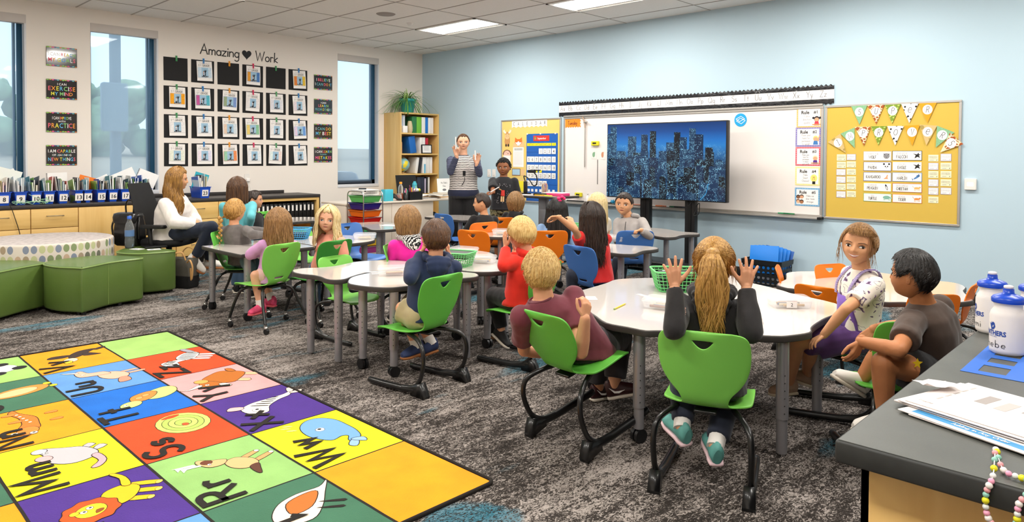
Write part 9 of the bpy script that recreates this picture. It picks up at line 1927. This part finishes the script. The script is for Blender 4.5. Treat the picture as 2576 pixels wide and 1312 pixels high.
# standing boy
camo=blotch('camouflage cloth','#5a5a3c',[(0,'#2f2a20'),(.42,'#5f6142'),(.5,'#8f8360'),(.57,'#3f4530'),(.63,'#a0946f')],26,.8)
r_,o_,i_=person('boy standing in a black graphic t-shirt and camouflage shorts beside the teacher',dict(skin='brown',seed=14,vox=.009,hvox=.0045,HH=.215,head=(1267,421,8.7),neck=(1267,447,8.7),pelvis=(1263,522,8.7),hoff=10,toff=0,sw=.132,fat=1.05,hand=.120,
 armR=dict(e=(1240,478,8.55),w=(1240,484,8.35),hd=-Rt*.8+U*.05-Fw*.4,pn=-U,curl=.9,spread=.3,thumb=.7),armL=dict(e=(1302,494,8.7),w=(1304,528,8.6)),
 legL=(at(*(atd(1275,600,8.7)[:2]),.36),at(*(atd(1276,600,8.7)[:2]),.07)),legR=(at(*(atd(1252,600,8.7)[:2]),.36),at(*(atd(1251,600,8.7)[:2]),.07)),
 top=dict(m=cloth('black graphic tee','#15151a'),slv=.85,hem=.02,ease=.02),bot=dict(m=camo,len=.95,ease=.02,name='shorts'),shoes=shoeg,hair=dict(t='curly',c='black',th=.009,front=34,back=-24,side=4),face=dict(brow='black',iris='#1a100c',openm=.5,lip='#9a5a4a',look=(.9,0))))
m=MB(); rr=random.Random(4); gsh=mat('grey squiggle print','#8f8d92',.7); N_,P_,up,tf,tr=i_['N'],i_['Pv'],i_['up'],i_['tf'],i_['tr']
def chest(x_,z_,o=.0): return P_+up*z_+tr*x_+tf*(.114*math.sqrt(max(.05,1-(x_/.150)**2))+o)-o_
for k in range(90):
    x_=rr.uniform(-.088,.088); z_=rr.uniform(.045,.30); a=rr.uniform(0,6.28)
    if abs(x_)<.035 and .08<z_<.27: continue
    m.tube([chest(x_-.006*math.cos(a),z_-.006*math.sin(a)),chest(x_+.003,z_+.004),chest(x_+.006*math.cos(a),z_+.006*math.sin(a))],.0022,gsh,4)
m.obj('shirt_print',r_)
m=MB(); m.tube([chest(0,.15,.0),chest(0,.22,.0)],[.026,.022],mat('red print','#c9352c',.7),10,flat=.25,upv=tuple(tf)); m.tube([chest(-.01,.08),chest(-.01,.145)],.010,tan2,8,flat=.3,upv=tuple(tf)); m.tube([chest(.014,.08),chest(.014,.145)],.010,tan2,8,flat=.3,upv=tuple(tf)); m.tube([chest(-.02,.2),chest(.05,.235)],.007,tan,6,flat=.4,upv=tuple(tf)); m.obj('shirt_figure_print',r_,label='plain red and tan shape printed on the shirt')
p,q=V(atd(1234,483,8.27)),V(atd(1256,470,8.25)); m=MB(); m.cyl((0,0,0),tuple(q-p),.006,WHITE,8); tag(m.obj('white_stick',None,Matrix.Translation(p)),'white stick held by the standing boy','stick')
# zebra hood girl
zeb=stripes('zebra hood fabric','#e9e2dd','#171417',26,'X',5.5,.5); zp=cloth('hot pink jacket','#e3189a')
person('girl with light brown bob in a hot pink jacket with zebra striped hood',dict(skin='light',seed=15,vox=.009,hvox=.0045,head=(1026,556,5.35),neck=(1026,602,5.3),sit=1,pelvis=SEAT['zebra'],hoff=172,toff=160,sw=.125,fat=1.05,top=dict(m=zp,slv=1.9,hood=zeb,name='jacket'),bot=dict(m=jeans),shoes=shoeg,hair=dict(t='bob',c='red',len=.085,n=260,gap=62,leave=-12,th=.013,r=.010),face=False))
# blonde girl in peach
person('pale blond girl in a peach top looking back at the camera',dict(skin='fair',seed=16,vox=.009,hvox=.0045,head=(825,552,5.75),neck=(838,600,5.75),sit=1,pelvis=SEAT['peach'],hoff=12,tilt=-5,toff=232,poff=185,sw=.12,armL=dict(e=(806,640,5.65),w=(812,668,5.75)),top=dict(m=cloth('peach top','#f0a088'),slv=.75,ease=.014),bot=dict(m=jeans),shoes=shoeg,hair=dict(t='long',c='pale',len=.20,n=300,wave=.010,gap=42,leave=-8,th=.012,r=.009,front=36,flare=.10),face=dict(iris='#5a6a78',brow='lbrown',lip='#cc8078',look=(0,0))))
# lilac girl
person('girl with long light brown hair in a lilac top and pink shoes',dict(skin='fair',seed=17,vox=.008,hvox=.004,HH=.222,head=(700,561,5.3),neck=(704,615,5.25),sit=1,pelvis=SEAT['lilac'],hoff=176,toff=165,poff=140,sw=.118,hand=.105,
 armL=dict(e=(628,640,5.25),w=(672,628,5.45)),legL=((642,692,5.2),(655,768,5.22),-Fw*.6-Rt*.3),legR=((662,690,5.5),(682,752,5.42),Fw*.2-Rt*.5),
 top=dict(m=cloth('lilac dress','#c893c4'),slv=1.9,hem=.07,name='dress',wr=.007),bot=dict(m=cloth('pale pink shorts','#dcb4b0'),len=.5,ease=.014,name='shorts'),shoes=dict(m=mat('pink sneaker','#d6456e',.6,var=.3,vscale=30),sole=mat('coral sole','#c9515c',.6),L=.165,sock=sockw),hair=dict(t='long',c='lbrown',len=.24,n=320,wave=.012,gap=58,leave=-4,th=.012,r=.009,wf=7),face=False))
# braided girl
person('girl in a grey sweater with a side braid reaching across the table',dict(skin='light',seed=18,vox=.009,hvox=.0045,head=(590,531,6.15),neck=(590,578,6.1),sit=1,pelvis=SEAT['braid'],hoff=212,toff=222,poff=230,sw=.122,
 armR=dict(e=(635,590,6.0),w=(668,590,6.1),hd=Rt,pn=-U),armL=dict(e=(640,580,6.3),w=(668,580,6.4),hd=Rt,pn=-U),legL=((640,662,6.1),(648,722,6.15)),legR=((628,668,5.9),(632,730,5.95)),
 top=dict(m=cloth('grey boucle sweater','#6a6462',1.0,160,.95,.35),slv=1.9,hem=.05,name='sweater',ease=.018),bot=dict(m=cloth('faded jeans','#5f8088')),shoes=shoeg,hair=dict(t='braid',bs=-.35,c='gold',front=38,back=-32,side=0,th=.010),face=dict(brow='lbrown')))
# teal girl standing
person('girl with long brown hair in a turquoise sweater standing behind the braided girl',dict(skin='light',seed=19,vox=.010,hvox=.005,head=(597,474,7.0),neck=(598,507,7.0),pelvis=(602,580,7.0),hoff=190,toff=178,sw=.13,armR=dict(e=(632,545,6.9),w=(622,580,7.1)),armL=dict(e=(566,548,7.0),w=(575,580,7.1)),
 legL=(at(*(atd(594,620,7.)[:2]),.30),at(*(atd(594,620,7.)[:2]),.07)),legR=(at(*(atd(612,620,7.)[:2]),.30),at(*(atd(612,620,7.)[:2]),.07)),
 top=dict(m=cloth('turquoise sweater','#5fb3bd'),slv=1.9,hem=.03,name='sweater',fat=1),bot=dict(m=jeans,ease=.012),shoes=shoeg,hair=dict(t='long',c='brown',len=.14,n=260,gap=60,leave=-6,th=.013,r=.010),face=False))
# black shirt boy profile right
person('dark haired boy in a black shirt in profile at the back table near the binders',dict(skin='light',seed=20,vox=.011,hvox=.006,head=(641,503,7.9),neck=(636,536,7.9),pelvis=(640,590,7.9),hoff=-78,toff=-60,sw=.12,top=dict(m=cloth('black tee','#131214'),slv=1.9),bot=dict(m=jeans),shoes=shoeg,hair=dict(t='short',c='dark',n=500,len=.02,th=.009,front=34,side=2,back=-28),face=dict(brow='dark',lip='#c0655c')))
# seated woman
r_,o_,i_=person('woman with long golden hair and white sweater sitting in the office chair',dict(skin='tan',seed=21,vox=.009,hvox=.005,HH=.235,head=(447,451,7.45),neck=(440,497,7.5),pelvis=(428,585,7.55),hoff=-86,pitch=-3,toff=-62,poff=-78,sw=.165,fat=1.1,hand=.165,nk=.85,
 armR=dict(e=(440,560,7.25),w=(495,562,7.35),hd=Rt,pn=-U),armL=dict(e=(490,550,7.8),w=(495,560,7.55),hd=Rt*.4-Fw*.6,pn=-U),
 legR=((532,572,7.3),(490,650,7.35),Rt*.8-U*.55,(U*.75+Rt*.5).normalized()),legL=((512,580,7.65),(528,655,7.9),Rt*.9,U),
 top=dict(m=cloth('white sweater','#e9e2dd',.25,200),slv=1.9,hem=.06,ease=.03,wr=.010,name='sweater'),bot=dict(m=cloth('dark indigo jeans','#1a2438'),len=1.9,ease=.008),shoes=dict(m=WHITE_UP,sole=mat('gum sole woman','#a8693a',.6),L=.235),
 hair=dict(t='long',c='honey',len=.36,n=360,wave=.020,gap=68,leave=-4,th=.014,r=.012,wf=9,front=36),face=dict(iris='#3a2a20',brow='brown',smile=.5,lip='#b56a60')))
m=MB(); lm_=blotch('patterned lanyard','#e9e2dd',[(0,'#1b1a1c'),(.5,'#e9e2dd')],90); N_,P_,up,tf,tr=i_['N'],i_['Pv'],i_['up'],i_['tf'],i_['tr']
for k in (-1,1): m.tube(spline([tuple(p-o_) for p in (N_+tr*k*.07+up*.02,N_+tr*k*.055+tf*.10-up*.06,N_+tr*k*.03+tf*.145-up*.18,N_+tf*.150-up*.30)],5,False),.009,lm_,6,flat=.35)
m.obj('lanyard',r_)
office_chair(TR(*(V((*(atd(425,590,7.6)[:2]),0)))[:2],0,math.atan2(Rt.y,Rt.x)-PI/2-.05),'black mesh office chair under the seated woman')
